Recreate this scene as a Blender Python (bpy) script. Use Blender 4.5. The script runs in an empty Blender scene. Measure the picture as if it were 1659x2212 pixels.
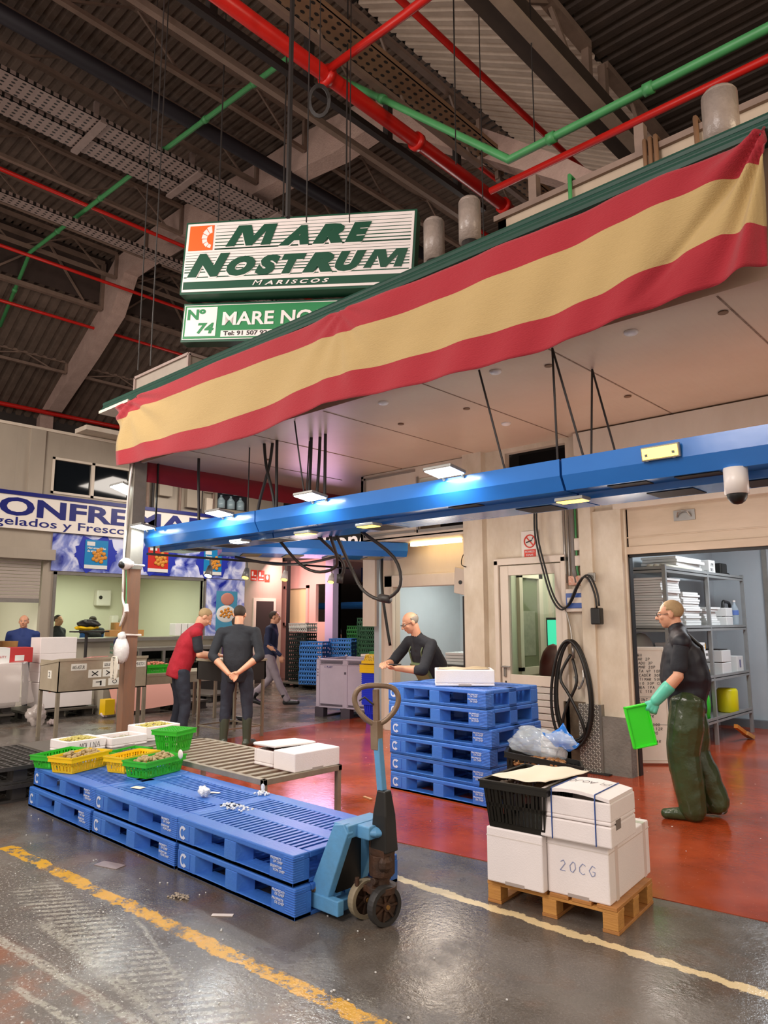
import bpy, math, random
from mathutils import Vector, Matrix
random.seed(7)
C = bpy.context.scene.collection
PI = math.pi
# ------------------------------------------------------------------ camera
F0, PIT, AZ, CH = 1554.0, math.atan(233/1554.0), math.radians(46.82), 1.63
cam = bpy.data.cameras.new('camera'); co = bpy.data.objects.new('camera', cam); C.objects.link(co)
cam.sensor_fit = 'VERTICAL'; cam.sensor_height = 36.0; cam.lens = F0/2212*36.0; cam.clip_end = 200
fwd = Vector((-math.cos(AZ)*math.cos(PIT), math.sin(AZ)*math.cos(PIT), math.sin(PIT)))
rgt = Vector((math.sin(AZ), math.cos(AZ), 0)); upv = rgt.cross(fwd)
co.matrix_world = Matrix(((rgt.x, upv.x, -fwd.x, 0), (rgt.y, upv.y, -fwd.y, 0), (rgt.z, upv.z, -fwd.z, CH), (0, 0, 0, 1)))
bpy.context.scene.camera = co
sc = bpy.context.scene
sc.view_settings.view_transform = 'Standard'; sc.view_settings.look = 'None'
sc.view_settings.gamma = 1.0; sc.view_settings.use_curve_mapping = False
sc.view_settings.exposure = 0.0
# ------------------------------------------------------------------ light of the hall
wd = bpy.data.worlds.new('hall_light'); sc.world = wd; wd.use_nodes = True
wd.node_tree.nodes['Background'].inputs[0].default_value = (1.0, 0.86, 0.78, 1)
wd.node_tree.nodes['Background'].inputs[1].default_value = 0.85
def area(loc, size, power, col, aim=None, sizey=None, spread=None):
    l = bpy.data.lights.new('hall_lamp', 'AREA'); l.size = size; l.energy = power; l.color = col
    if sizey: l.shape = 'RECTANGLE'; l.size_y = sizey
    if spread: l.spread = math.radians(spread)
    o = bpy.data.objects.new('hall_lamp', l); C.objects.link(o); o.location = loc
    d = Vector(aim or (loc[0], loc[1], 0)) - Vector(loc)
    o.rotation_euler = d.to_track_quat('-Z', 'Y').to_euler(); return o
area((-3.2, -3.0, 6.0), 3.0, 420, (1.0, 0.90, 0.86), (-4.5, 5.0, 1.0))      # hall lamps behind the camera
area((4.5, 5.0, 5.0), 2.0, 240, (1.0, 0.80, 0.55), (-4.0, 6.5, 1.4))       # warm stall lamps to the right
area((-10.0, 0.5, 6.0), 2.5, 330, (1.0, 0.92, 0.84), (-10.5, 6.0, 1.0))
area((-12.5, 9.5, 5.2), 2.0, 220, (1.0, 0.9, 0.8), (-12.5, 9.0, 0))
def fill_point(loc, e, col, r=0.3):
    l = bpy.data.lights.new('fill_light', 'POINT'); l.energy = e; l.color = col; l.shadow_soft_size = r; l.specular_factor = 0.0
    o = bpy.data.objects.new('fill_light', l); C.objects.link(o); o.location = loc
for x in (-7.6, -5.2, -2.9, -0.6): fill_point((x, 6.4, 2.0), 26, (1.0, 0.89, 0.80))          # added unseen fill under the canopy, brightens soffit and wall
for x, y, z in ((-15, 0, 7.5), (-9, -1, 8.0), (-18, 7, 7.5), (-10, 14, 8), (-20, 15, 8), (-2.5, 1.5, 8.0)): fill_point((x, y, z), 110, (1.0, 0.86, 0.78), 0.6)   # added unseen fill for the roof, in place of light bounced off the floor
# ------------------------------------------------------------------ pixel helpers on real planes
def ray(u, v):
    rx = u-829.5; ry = 1106-v
    F = F0*math.cos(PIT)-ry*math.sin(PIT); U = F0*math.sin(PIT)+ry*math.cos(PIT)
    return Vector((rx*math.sin(AZ)-F*math.cos(AZ), rx*math.cos(AZ)+F*math.sin(AZ), U))
O = Vector((0, 0, CH))
def G(u, v, z=0): r = ray(u, v); return O + r*((z-CH)/r.z)
def PX(u, v, x): r = ray(u, v); return O + r*(x/r.x)
def PY(u, v, y): r = ray(u, v); return O + r*(y/r.y)
def PD(u, v, d): return O + ray(u, v)*(d/F0)
# ------------------------------------------------------------------ materials
def lin(h):
    if isinstance(h, str):
        c = [int(h[i:i+2], 16)/255 for i in (0, 2, 4)]
        return tuple(((x+0.055)/1.055)**2.4 if x > 0.04045 else x/12.92 for x in c)
    return h
MC = {}
def mat(name, col, rough=0.5, metal=0.0, var=0.0, scale=8.0, bump=0.0, bscale=40.0, col2=None, spec=0.5, alpha=1.0, trans=0.0, stretch=None, coat=0.0):
    if name in MC: return MC[name]
    m = bpy.data.materials.new(name); m.use_nodes = True; MC[name] = m
    nt = m.node_tree; b = nt.nodes['Principled BSDF']; c = lin(col)
    b.inputs['Base Color'].default_value = (*c, 1); b.inputs['Roughness'].default_value = rough
    b.inputs['Metallic'].default_value = metal; b.inputs['Specular IOR Level'].default_value = spec
    b.inputs['Alpha'].default_value = alpha; b.inputs['Transmission Weight'].default_value = trans
    b.inputs['Coat Weight'].default_value = coat
    if var or bump:
        tc = nt.nodes.new('ShaderNodeTexCoord'); mp = nt.nodes.new('ShaderNodeMapping')
        nt.links.new(tc.outputs['Object'], mp.inputs[0])
        if stretch: mp.inputs['Scale'].default_value = stretch
    if var:
        n = nt.nodes.new('ShaderNodeTexNoise'); n.inputs['Scale'].default_value = scale; n.inputs['Detail'].default_value = 6
        n.inputs['Roughness'].default_value = 0.65
        nt.links.new(mp.outputs[0], n.inputs[0])
        r = nt.nodes.new('ShaderNodeValToRGB'); r.color_ramp.elements[0].position = 0.32; r.color_ramp.elements[1].position = 0.68
        d = lin(col2) if col2 else tuple(x*0.45 for x in c)
        r.color_ramp.elements[0].color = (*[c[i]*(1-var)+d[i]*var for i in range(3)], 1)
        r.color_ramp.elements[1].color = (*c, 1)
        nt.links.new(n.outputs[0], r.inputs[0]); nt.links.new(r.outputs[0], b.inputs['Base Color'])
    if bump:
        n = nt.nodes.new('ShaderNodeTexNoise'); n.inputs['Scale'].default_value = bscale; n.inputs['Detail'].default_value = 5
        nt.links.new(mp.outputs[0], n.inputs[0])
        bp = nt.nodes.new('ShaderNodeBump'); bp.inputs['Strength'].default_value = bump; bp.inputs['Distance'].default_value = 0.02
        nt.links.new(n.outputs[0], bp.inputs['Height']); nt.links.new(bp.outputs[0], b.inputs['Normal'])
    return m
def emit(name, col, s):
    if name in MC: return MC[name]
    m = mat(name, col, 0.5); b = m.node_tree.nodes['Principled BSDF']
    b.inputs['Emission Color'].default_value = (*lin(col), 1); b.inputs['Emission Strength'].default_value = s
    return m
def panelmat(name, col, axis, pitch, depth=0.35, rough=0.4, dirt=0.25, dirtcol='6a5a48'):
    """painted sandwich panel with fine grooves every `pitch` metres along an axis of world space"""
    m = mat(name, col, rough, 0, dirt, 1.3, 0, col2=dirtcol, stretch=(1, 1, 0.35)); nt = m.node_tree; b = nt.nodes['Principled BSDF']
    g = nt.nodes.new('ShaderNodeNewGeometry'); s = nt.nodes.new('ShaderNodeSeparateXYZ'); nt.links.new(g.outputs['Position'], s.inputs[0])
    a = nt.nodes.new('ShaderNodeMath'); a.operation = 'DIVIDE'; a.inputs[1].default_value = pitch; nt.links.new(s.outputs[axis], a.inputs[0])
    f = nt.nodes.new('ShaderNodeMath'); f.operation = 'FRACT'; nt.links.new(a.outputs[0], f.inputs[0])
    k = nt.nodes.new('ShaderNodeMath'); k.operation = 'GREATER_THAN'; k.inputs[1].default_value = 0.10; nt.links.new(f.outputs[0], k.inputs[0])
    bp = nt.nodes.new('ShaderNodeBump'); bp.inputs['Strength'].default_value = depth; bp.inputs['Distance'].default_value = 0.006
    nt.links.new(k.outputs[0], bp.inputs['Height']); nt.links.new(bp.outputs[0], b.inputs['Normal'])
    return m
# ------------------------------------------------------------------ mesh builder
def local_matrix(o):
    m = Matrix.Translation(o.location) @ o.rotation_euler.to_matrix().to_4x4()
    return local_matrix(o.parent) @ m if o.parent else m
class MB:
    def __init__(s): s.v = []; s.f = []; s.m = []
    def add(s, vs, fs, mi=0):
        o = len(s.v); s.v += [tuple(x) for x in vs]; s.f += [tuple(i+o for i in f) for f in fs]; s.m += [mi]*len(fs); return s
    def box(s, x0, x1, y0, y1, z0, z1, mi=0, M=None):
        v = [Vector((x, y, z)) for z in (z0, z1) for y in (y0, y1) for x in (x0, x1)]
        if M: v = [M @ p for p in v]
        return s.add(v, [(0, 2, 3, 1), (4, 5, 7, 6), (0, 1, 5, 4), (2, 6, 7, 3), (0, 4, 6, 2), (1, 3, 7, 5)], mi)
    def bar(s, a, b, w, h, mi=0, up=(0, 0, 1)):
        a = Vector(a); b = Vector(b); d = (b-a).normalized(); u = Vector(up)
        if abs(d.dot(u)) > 0.97: u = Vector((0, 1, 0))
        r = d.cross(u).normalized(); u = r.cross(d)
        v = [p+r*(i*w/2)+u*(j*h/2) for p in (a, b) for i, j in ((-1, -1), (1, -1), (1, 1), (-1, 1))]
        return s.add(v, [(3, 2, 1, 0), (4, 5, 6, 7), (0, 1, 5, 4), (1, 2, 6, 5), (2, 3, 7, 6), (3, 0, 4, 7)], mi)
    def cyl(s, a, b, r0, r1=None, n=12, mi=0, caps=True):
        return s.tube([a, b], [r0, r0 if r1 is None else r1], n, mi, caps)
    def tube(s, pts, r, n=8, mi=0, caps=True, closed=False):
        pts = [Vector(p) for p in pts]; k = len(pts)
        rs = r if isinstance(r, (list, tuple)) else [r]*k
        vs = []; prev = None
        for i, p in enumerate(pts):
            if closed: t = pts[(i+1) % k]-pts[i-1]
            else: t = pts[min(i+1, k-1)]-pts[max(i-1, 0)]
            t.normalize()
            if prev is None:
                u = Vector((0, 0, 1)) if abs(t.z) < 0.9 else Vector((1, 0, 0)); a = t.cross(u).normalized()
            else: a = (prev-t*prev.dot(t)).normalized()
            prev = a; b = t.cross(a)
            vs += [p+(a*math.cos(2*PI*j/n)+b*math.sin(2*PI*j/n))*rs[i] for j in range(n)]
        fs = []
        for i in range(k if closed else k-1):
            q = (i+1) % k
            fs += [(i*n+j, i*n+(j+1) % n, q*n+(j+1) % n, q*n+j) for j in range(n)]
        if caps and not closed: fs += [tuple(range(n))[::-1], tuple((k-1)*n+j for j in range(n))]
        return s.add(vs, fs, mi)
    def ell(s, c, r, M=None, n=12, mi=0, wob=0.0):
        c = Vector(c); r = (r, r, r) if isinstance(r, (int, float)) else r; vs = []; m = max(4, n//2)
        for i in range(1, m):
            t = PI*i/m
            for j in range(n):
                p = 2*PI*j/n; k = 1+random.uniform(-wob, wob)
                q = Vector((r[0]*math.sin(t)*math.cos(p), r[1]*math.sin(t)*math.sin(p), r[2]*math.cos(t)))*k
                vs.append(c+(M @ q if M else q))
        top = len(vs); a = Vector((0, 0, r[2])); vs += [c+(M @ a if M else a), c-(M @ a if M else a)]
        fs = [(i*n+j, (i+1)*n+j, (i+1)*n+(j+1) % n, i*n+(j+1) % n) for i in range(m-2) for j in range(n)]
        fs += [(top, j, (j+1) % n) for j in range(n)] + [(top+1, (m-2)*n+(j+1) % n, (m-2)*n+j) for j in range(n)]
        return s.add(vs, fs, mi)
    def prism(s, poly, M, h, mi=0):
        """2d polygon extruded by h along the third axis of M"""
        n = len(poly); v = [M @ Vector((p[0], p[1], 0)) for p in poly]+[M @ Vector((p[0], p[1], h)) for p in poly]
        return s.add(v, [tuple(range(n))[::-1], tuple(range(n, 2*n))]+[(i, (i+1) % n, n+(i+1) % n, n+i) for i in range(n)], mi)
    def quad(s, a, b, c, d, mi=0): return s.add([a, b, c, d], [(0, 1, 2, 3)], mi)
    def mesh(s, name, mats, off=None, smooth=False):
        me = bpy.data.meshes.new(name)
        v = [off @ Vector(p) for p in s.v] if off is not None else s.v
        me.from_pydata(v, [], s.f)
        for m in (mats if isinstance(mats, (list, tuple)) else [mats]): me.materials.append(m)
        me.polygons.foreach_set('material_index', s.m)
        if smooth: me.polygons.foreach_set('use_smooth', [True]*len(s.f))
        me.update(); return me
    def build(s, name, mats, parent=None, world=False, smooth=False, bev=0, loc=None, rot=None, label=None):
        off = None
        if world and parent is not None: off = local_matrix(parent).inverted()
        o = bpy.data.objects.new(name, s.mesh(name, mats, off, smooth)); C.objects.link(o)
        if parent is not None: o.parent = parent
        if loc is not None: o.location = loc
        if rot is not None: o.rotation_euler = rot
        if bev:
            md = o.modifiers.new('bevel', 'BEVEL'); md.width = bev; md.segments = 2; md.limit_method = 'ANGLE'
        if label: o['label'] = label
        return o
def tag(o, label, cat, group=None, kind=None):
    o['label'] = label; o['category'] = cat
    if group: o['group'] = group
    if kind: o['kind'] = kind
    return o
def thing(name, label, cat, loc=(0, 0, 0), rz=0, group=None):
    o = bpy.data.objects.new(name, None); C.objects.link(o); o.location = loc; o.rotation_euler = (0, 0, rz); o.empty_display_size = 0.1
    return tag(o, label, cat, group)
def struct(o): o['kind'] = 'structure'; return o
def kids(o): return [c for c in bpy.data.objects if c.parent == o]
def dup(r, loc, rz, label, group=None, kidmap=None):
    n = r.copy(); C.objects.link(n); n.location = loc; n.rotation_euler = (0, 0, rz); n['label'] = label
    if group: n['group'] = group
    for c in kids(r):
        d = c.copy(); C.objects.link(d); d.parent = n
        for g in kids(c): e = g.copy(); C.objects.link(e); e.parent = d
    return n
def frame(o, x, z):
    """matrix at o with first axis x, second axis z (up), third axis the normal x cross z"""
    x = Vector(x).normalized(); z = Vector(z); z = (z-x*z.dot(x)).normalized(); n = x.cross(z)
    return Matrix(((x.x, z.x, n.x, o[0]), (x.y, z.y, n.y, o[1]), (x.z, z.z, n.z, o[2]), (0, 0, 0, 1)))
def text(s, size, M, m, parent=None, name='lettering', bold=0.0, shear=0.0, ext=0.001, width=None, align='LEFT', world=True, label=None, sy=1.0, spacing=1.0):
    cu = bpy.data.curves.new(name, 'FONT'); cu.body = s; cu.size = size; cu.shear = shear; cu.offset = bold; cu.extrude = ext; cu.align_x = align; cu.resolution_u = 3
    cu.space_character = spacing
    t = bpy.data.objects.new(name, cu); C.objects.link(t)
    bpy.context.view_layer.update()
    me = bpy.data.meshes.new_from_object(t.evaluated_get(bpy.context.evaluated_depsgraph_get()))
    bpy.data.objects.remove(t); me.name = name
    if width and len(me.vertices):
        xs = [v.co.x for v in me.vertices]; w = max(xs)-min(xs); x0 = min(xs) if align == 'LEFT' else 0; k = width/w
        for v in me.vertices: v.co.x = (v.co.x-x0)*k
    if world and parent is not None: M = local_matrix(parent).inverted() @ M
    for v in me.vertices: v.co.y *= sy; v.co = M @ v.co
    me.materials.clear(); me.materials.append(m)
    o = bpy.data.objects.new(name, me); C.objects.link(o)
    if parent is not None: o.parent = parent
    if label: o['label'] = label
    return o
def scribble(L, M, m, w=0.004, parent=None, name='handwriting', ext=0.0006):
    """handwriting: list of polylines in plane units"""
    b = MB()
    for pl in L:
        for p, q in zip(pl[:-1], pl[1:]):
            p = M @ Vector((p[0], p[1], ext)); q = M @ Vector((q[0], q[1], ext)); b.bar(p, q, w, 0.0008, 0, tuple(M.to_3x3() @ Vector((0, 0, 1))))
    return b.build(name, m, parent, world=True)
GL = {'A': [[(0,0),(.35,1),(.7,0)],[(.15,.4),(.55,.4)]], 'B': [[(0,0),(0,1),(.5,.9),(.45,.55),(0,.5),(.6,.3),(.5,0),(0,0)]], 'C': [[(.6,.85),(.3,1),(0,.6),(.05,.2),(.35,0),(.6,.12)]],
 'D': [[(0,0),(0,1),(.5,.8),(.6,.35),(.4,.02),(0,0)]], 'E': [[(.55,1),(0,1),(0,0),(.55,0)],[(0,.5),(.4,.5)]], 'G': [[(.6,.85),(.3,1),(0,.5),(.3,0),(.6,.15),(.6,.45),(.35,.45)]],
 'H': [[(0,0),(0,1)],[(.55,0),(.55,1)],[(0,.5),(.55,.5)]], 'I': [[(.1,0),(.1,1)]], 'J': [[(.5,1),(.5,.2),(.2,0),(0,.2)]], 'K': [[(0,0),(0,1)],[(.5,1),(0,.45),(.5,0)]],
 'L': [[(0,1),(0,0),(.5,0)]], 'M': [[(0,0),(.1,1),(.35,.4),(.6,1),(.7,0)]], 'N': [[(0,0),(0,1),(.5,0),(.5,1)]], 'O': [[(.3,1),(0,.6),(.1,.1),(.35,0),(.6,.4),(.5,.9),(.3,1)]],
 'P': [[(0,0),(0,1),(.5,.9),(.5,.55),(0,.5)]], 'R': [[(0,0),(0,1),(.5,.9),(.45,.55),(0,.5),(.5,0)]], 'S': [[(.5,.9),(.2,1),(0,.75),(.5,.35),(.3,0),(0,.1)]],
 'T': [[(0,1),(.6,1)],[(.3,1),(.3,0)]], 'U': [[(0,1),(0,.2),(.25,0),(.5,.2),(.5,1)]], 'V': [[(0,1),(.3,0),(.6,1)]], 'X': [[(0,0),(.5,1)],[(0,1),(.5,0)]], 'Z': [[(0,1),(.5,1),(0,0),(.5,0)]],
 'Y': [[(0,1),(.3,.5),(.6,1)],[(.3,.5),(.2,0)]], '1': [[(.1,.8),(.3,1),(.3,0)]], '0': [[(.3,1),(0,.6),(.1,.1),(.35,0),(.6,.4),(.5,.9),(.3,1)]], '7': [[(0,1),(.5,1),(.2,0)]], '8': [[(.25,.5),(0,.8),(.3,1),(.5,.8),(0,.2),(.25,0),(.5,.2),(.25,.5)]], '2': [[(0,.8),(.3,1),(.5,.7),(0,0),(.55,0)]], '3': [[(0,.9),(.4,1),(.4,.6),(.15,.5),(.5,.35),(.35,0),(0,.1)]],
 '4': [[(.3,1),(0,.4),(.5,.4)],[(.4,.7),(.4,0)]], '5': [[(.5,1),(.05,1),(0,.55),(.4,.5),(.4,.1),(0,0)]], '-': [[(0,.45),(.4,.45)]], '6': [[(.5,1),(.1,.6),(0,.2),(.3,0),(.5,.3),(.05,.4)]],
 'a': [[(.45,.5),(.1,.5),(0,.15),(.25,0),(.45,.4),(.45,0)]], 'e': [[(0,.3),(.45,.35),(.3,.6),(.05,.45),(.05,.1),(.45,.05)]], '/': [[(0,0),(.3,1)]], ' ': [],}
def hand(s, h, x0=0, y0=0, sp=0.8, k=1.0):
    L = []; x = x0
    for ch in s:
        for pl in GL.get(ch, []): L.append([(x+p[0]*h*k+p[1]*h*0.08, y0+p[1]*h) for p in pl])
        x += h*sp*k
    return L
# ================================================================== floor
def floor_material(name, base, dark, wet_lo, wet_hi, lines=False):
    m = mat(name, base, 0.3); nt = m.node_tree; N = nt.nodes; L = nt.links; b = N['Principled BSDF']
    g = N.new('ShaderNodeNewGeometry'); pos = g.outputs['Position']
    def noise(s, d=6, r=0.6, vec=pos, dist=0.0):
        n = N.new('ShaderNodeTexNoise'); n.inputs['Scale'].default_value = s; n.inputs['Detail'].default_value = d; n.inputs['Roughness'].default_value = r
        n.inputs['Distortion'].default_value = dist; L.new(vec, n.inputs[0]); return n.outputs[0]
    def ramp(f, p0, p1, c0=(0, 0, 0), c1=(1, 1, 1)):
        r = N.new('ShaderNodeValToRGB'); r.color_ramp.elements[0].position = p0; r.color_ramp.elements[1].position = p1
        r.color_ramp.elements[0].color = (*c0, 1); r.color_ramp.elements[1].color = (*c1, 1); L.new(f, r.inputs[0]); return r.outputs[0]
    def math_(op, a, c, clamp=False):
        n = N.new('ShaderNodeMath'); n.operation = op; n.use_clamp = clamp
        for i, x in enumerate((a, c)):
            if isinstance(x, (int, float)): n.inputs[i].default_value = x
            elif x is not None: L.new(x, n.inputs[i])
        return n.outputs[0]
    def mix(f, a, c):
        n = N.new('ShaderNodeMix'); n.data_type = 'RGBA'; L.new(f, n.inputs[0])
        for i, x in ((6, a), (7, c)):
            if isinstance(x, tuple): n.inputs[i].default_value = (*x, 1)
            else: L.new(x, n.inputs[i])
        return n.outputs[2]
    sp = N.new('ShaderNodeSeparateXYZ'); L.new(pos, sp.inputs[0]); X, Y = sp.outputs[0], sp.outputs[1]
    col = ramp(noise(0.9, 8, 0.62), 0.36, 0.64, lin(dark), lin(base))
    if not lines:
        speck = ramp(noise(55, 3), 0.68, 0.73); col = mix(math_('MULTIPLY', speck, 0.5), col, lin('d8a890'))
        blot = ramp(noise(2.2, 5, 0.7), 0.56, 0.68); col = mix(math_('MULTIPLY', blot, 0.35), col, lin('c2552c'))
    else:
        col = mix(math_('MULTIPLY', ramp(noise(1.7, 4), 0.55, 0.66), 0.45), col, lin('6a4326'))      # rusty brown stains
        grain = noise(95, 3, 0.8); col = mix(math_('MULTIPLY', ramp(grain, 0.45, 0.66), 0.28), col, lin('8f8a80'))
        # wet wheel tracks along the lane with rib marks, lamp glare painted pale
        def seg(x0, y0, x1, y1, hw, soft, wv=0.0):
            k = (y1-y0)/(x1-x0); d = math_('SUBTRACT', Y, math_('ADD', math_('MULTIPLY', math_('SUBTRACT', X, x0), k), y0))
            if wv: d = math_('ADD', d, math_('MULTIPLY', math_('SUBTRACT', noise(5, 5, 0.7), 0.5), wv))
            m_ = math_('MULTIPLY', math_('SUBTRACT', hw, math_('ABSOLUTE', d, None)), 1/soft, True)
            return math_('MULTIPLY', m_, math_('MULTIPLY', math_('MULTIPLY', math_('SUBTRACT', X, x0), 8, True), math_('MULTIPLY', math_('SUBTRACT', x1, X), 8, True)))
        ribs = math_('SINE', math_('MULTIPLY', math_('ADD', X, math_('MULTIPLY', Y, -0.7)), 88), None)
        ribs = math_('MULTIPLY', math_('ADD', ribs, 0.35), 3.0, True)
        t1 = math_('MAXIMUM', math_('MULTIPLY', seg(-4.9, 1.97, -2.3, 1.86, .15, .05, .08), ribs), math_('MULTIPLY', seg(-4.3, 1.80, -2.3, 1.72, .05, .03, .08), 0.9))
        t2 = math_('MAXIMUM', math_('MAXIMUM', seg(-4.5, 1.53, -2.6, 1.69, .032, .012, .05), seg(-3.7, 1.42, -2.9, 1.50, .022, .01, .05)), math_('MULTIPLY', seg(-4.0, 2.19, -2.9, 1.91, .016, .01, .06), 0.8))
        brk = ramp(noise(3.4, 6, 0.75), 0.36, 0.50); fl = ramp(noise(34, 4, 0.75), 0.40, 0.52)
        tm = math_('MAXIMUM', math_('MULTIPLY', t1, math_('MULTIPLY', brk, fl)), math_('MULTIPLY', t2, fl))
        rust = math_('MULTIPLY', math_('MULTIPLY', seg(-4.3, 1.40, -2.7, 1.50, .22, .12), ramp(noise(3.0, 5), 0.44, 0.6)), 0.75)
        col = mix(rust, col, lin('8a4c20'))
        col = mix(math_('MULTIPLY', tm, 0.85), col, lin('a5a294'))
        near = math_('MAXIMUM', math_('MULTIPLY', seg(-5.5, 1.75, -1.2, 1.75, .75, .4), 1.0), 0.12)
        glint = math_('MULTIPLY', ramp(noise(60, 3, 0.7), 0.60, 0.64), near); col = mix(math_('MULTIPLY', glint, 0.8), col, lin('d4d2c8'))  # sparkles of the wet floor painted near white
        wob = math_('MULTIPLY', math_('SUBTRACT', noise(6, 6, 0.75), 0.5), 0.16)
        def line(y0, k, x0, hw, xmin, xmax):
            d = math_('ABSOLUTE', math_('ADD', math_('SUBTRACT', math_('SUBTRACT', Y, y0), math_('MULTIPLY', math_('ADD', X, x0), k)), wob), None)
            a = math_('MULTIPLY', math_('SUBTRACT', hw, d), 150, True)
            a = math_('MULTIPLY', a, math_('MULTIPLY', math_('SUBTRACT', X, xmin), 40, True)); return math_('MULTIPLY', a, math_('MULTIPLY', math_('SUBTRACT', xmax, X), 40, True))
        yl = math_('MULTIPLY', line(2.15, 0.047, 5.8, 0.052, -5.8, 4.0), ramp(noise(7, 8, 0.8), 0.44, 0.50))
        col = mix(yl, col, lin('d29c00'))
        wl = math_('MULTIPLY', line(3.62, 0.018, 3.31, 0.040, -4.5, 6.0), ramp(noise(5, 8, 0.8), 0.28, 0.33))
        col = mix(wl, col, lin('e2cda0'))
    L.new(col, b.inputs['Base Color'])
    rr = N.new('ShaderNodeMapRange'); rr.inputs[3].default_value = wet_lo; rr.inputs[4].default_value = wet_hi; rr.inputs[1].default_value = 0.40; rr.inputs[2].default_value = 0.62
    L.new(noise(1.3, 5, 0.65), rr.inputs[0]); L.new(rr.outputs[0], b.inputs['Roughness'])
    bp = N.new('ShaderNodeBump'); bp.inputs['Strength'].default_value = 0.22 if lines else 0.12; bp.inputs['Distance'].default_value = 0.01
    L.new(noise(26, 4, 0.7), bp.inputs['Height']); L.new(bp.outputs[0], b.inputs['Normal'])
    b.inputs['Specular IOR Level'].default_value = 0.55
    return m
M_con = floor_material('wet_concrete', '6a625a', '413b35', 0.10, 0.42, True)
M_red = floor_material('wet_red_floor', 'b44a24', '8c3418', 0.07, 0.26)
struct(MB().box(-40, 12, -8, 36, -0.2, 0).build('floor', M_con))
struct(MB().prism([(6, 5.35), (-1.36, 4.50), (-3.84, 4.17), (-6.2, 3.75), (-8.3, 3.7), (-8.69, 6.4), (-8.88, 8.7), (-8.9, 9.6), (-8.0, 12.2), (6, 12.2)][::-1], Matrix(), 0.004).build('floor', M_red))
# ================================================================== hall roof
M_roof = mat('sooty_corrugated_sheet', '6e5c50', 0.75, 0, 0.6, 2.5, 0.25, 30, col2='40342c')
M_pale = mat('pale_corrugated_sheet', 'dccab8', 0.7, 0, 0.5, 2.0, col2='b09c88', stretch=(1, 1, 1))
M_steel = mat('grey_painted_roof_steel', '887264', 0.6, 0, 0.5, 3.0, col2='5c4a40')
M_dark = mat('dark_steel', '2a2523', 0.55, 0, 0.4, 4)
M_gal = mat('galvanised_tray', 'a08c84', 0.55, 0.1, 0.4, 5.0, col2='7c6a62')
M_foam = mat('sprayed_fire_coating', 'c0a498', 0.95, 0, 0.5, 3.0, 0.9, 22, col2='9a8074')
M_redp = mat('red_pipe_paint', 'd02018', 0.35, 0, 0.2, 6)
M_grnp = mat('green_pipe_paint', '4c9a5c', 0.45, 0, 0.25, 6)
def sheet(name, a, b, m, y0, y1, pitch, amp):
    mb = MB(); n = int((y1-y0)/pitch); a = Vector((a[0], 0, a[1])); b = Vector((b[0], 0, b[1])); d = (b-a).normalized(); nn = Vector((-d.z, 0, d.x))
    if nn.z < 0: nn = -nn
    vs = []
    for i in range(n):
        for t, h in ((0, 0), (0.5, 0), (0.62, 1), (0.88, 1)):
            y = y0+(i+t)*pitch
            for p in (a, b): vs.append(p+nn*amp*h+Vector((0, y, 0)))
    k = len(vs)//2
    mb.add(vs, [(2*i, 2*i+2, 2*i+3, 2*i+1) for i in range(k-1)])
    return struct(mb.build(name, m))
sheet('ceiling', (-21.0, 12.9), (-8.4, 12.9), M_roof, -5, 34, 0.21, 0.05)
sheet('ceiling', (-8.4, 12.9), (-4.6, 10.5), M_pale, -5, 34, 0.26, 0.05)
sheet('ceiling', (-4.6, 10.6), (9, 10.6), mat('dark_corrugated_sheet', '4a3c34', .75, 0, .6, 2.5, .25, 30, col2='2c2420'), -5, 34, 0.27, 0.07)
sheet('ceiling', (-25.6, 8.6), (-21.0, 11.4), M_roof, -5, 34, 0.3, 0.07)
struct(MB().box(-21.15, -21.0, -5, 34, 11.4, 12.95).build('wall_left', mat('clerestory_dark_sheet', '4a3c36', 0.6, 0, 0.5, 3)))
struct(MB().box(-25.8, -25.6, -5, 34, 0, 8.7).build('wall_left', mat('hall_far_wall', '3c3430', 0.8, 0, 0.5, 2)))
struct(MB().box(-25.8, 9, 34, 34.2, 0, 13).build('wall_back', MC['hall_far_wall']))
struct(MB().box(9, 9.2, 9, 34, 0, 11).build('wall_right', MC['hall_far_wall']))
struct(MB().box(-8.6, -8.2, -5, 34, 12.93, 13.2).build('ceiling', M_dark)); struct(MB().box(-4.75, -4.5, -5, 34, 10.66, 10.9).build('ceiling', M_dark)); struct(MB().box(-21.2, -20.9, -5, 34, 12.95, 13.1).build('ceiling', M_dark))
# portal frames with sprayed coating, square to the purlins
def portal(Y, label):
    up = [(70, 885), (150, 745), (215, 625), (248, 560), (330, 492), (400, 442), (530, 368), (660, 284), (795, 212), (835, 207), (915, 236), (1000, 262), (1110, 300), (1220, 340), (1330, 395), (1500, 490)]
    lo = [(105, 885), (185, 765), (240, 675), (268, 588), (318, 553), (400, 503), (520, 433), (640, 368), (720, 330), (792, 280), (870, 290), (930, 308), (1000, 328), (1110, 362), (1200, 388), (1300, 425), (1470, 530)]
    P = [PY(u, v, 9.5) for u, v in up]+[PY(u, v, 9.5) for u, v in lo[::-1]]
    poly = [(p.x, p.z) for p in P]
    M = Matrix(((1, 0, 0, 0), (0, 0, 1, Y), (0, 1, 0, 0), (0, 0, 0, 1)))
    mb = MB(); mb.prism(poly[::-1], M, 0.45)
    mb.box(-26.0, -25.3, Y, Y+.45, 0, 9.2)
    return tag(mb.build('portal_frame', M_foam), label, 'roof frame')
portal(9.5, 'pale rough-coated bent roof frame nearest the camera, rising behind the hanging sign')
portal(22.5, 'pale rough-coated roof frame deeper in the hall, behind the nearest frame')
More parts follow.
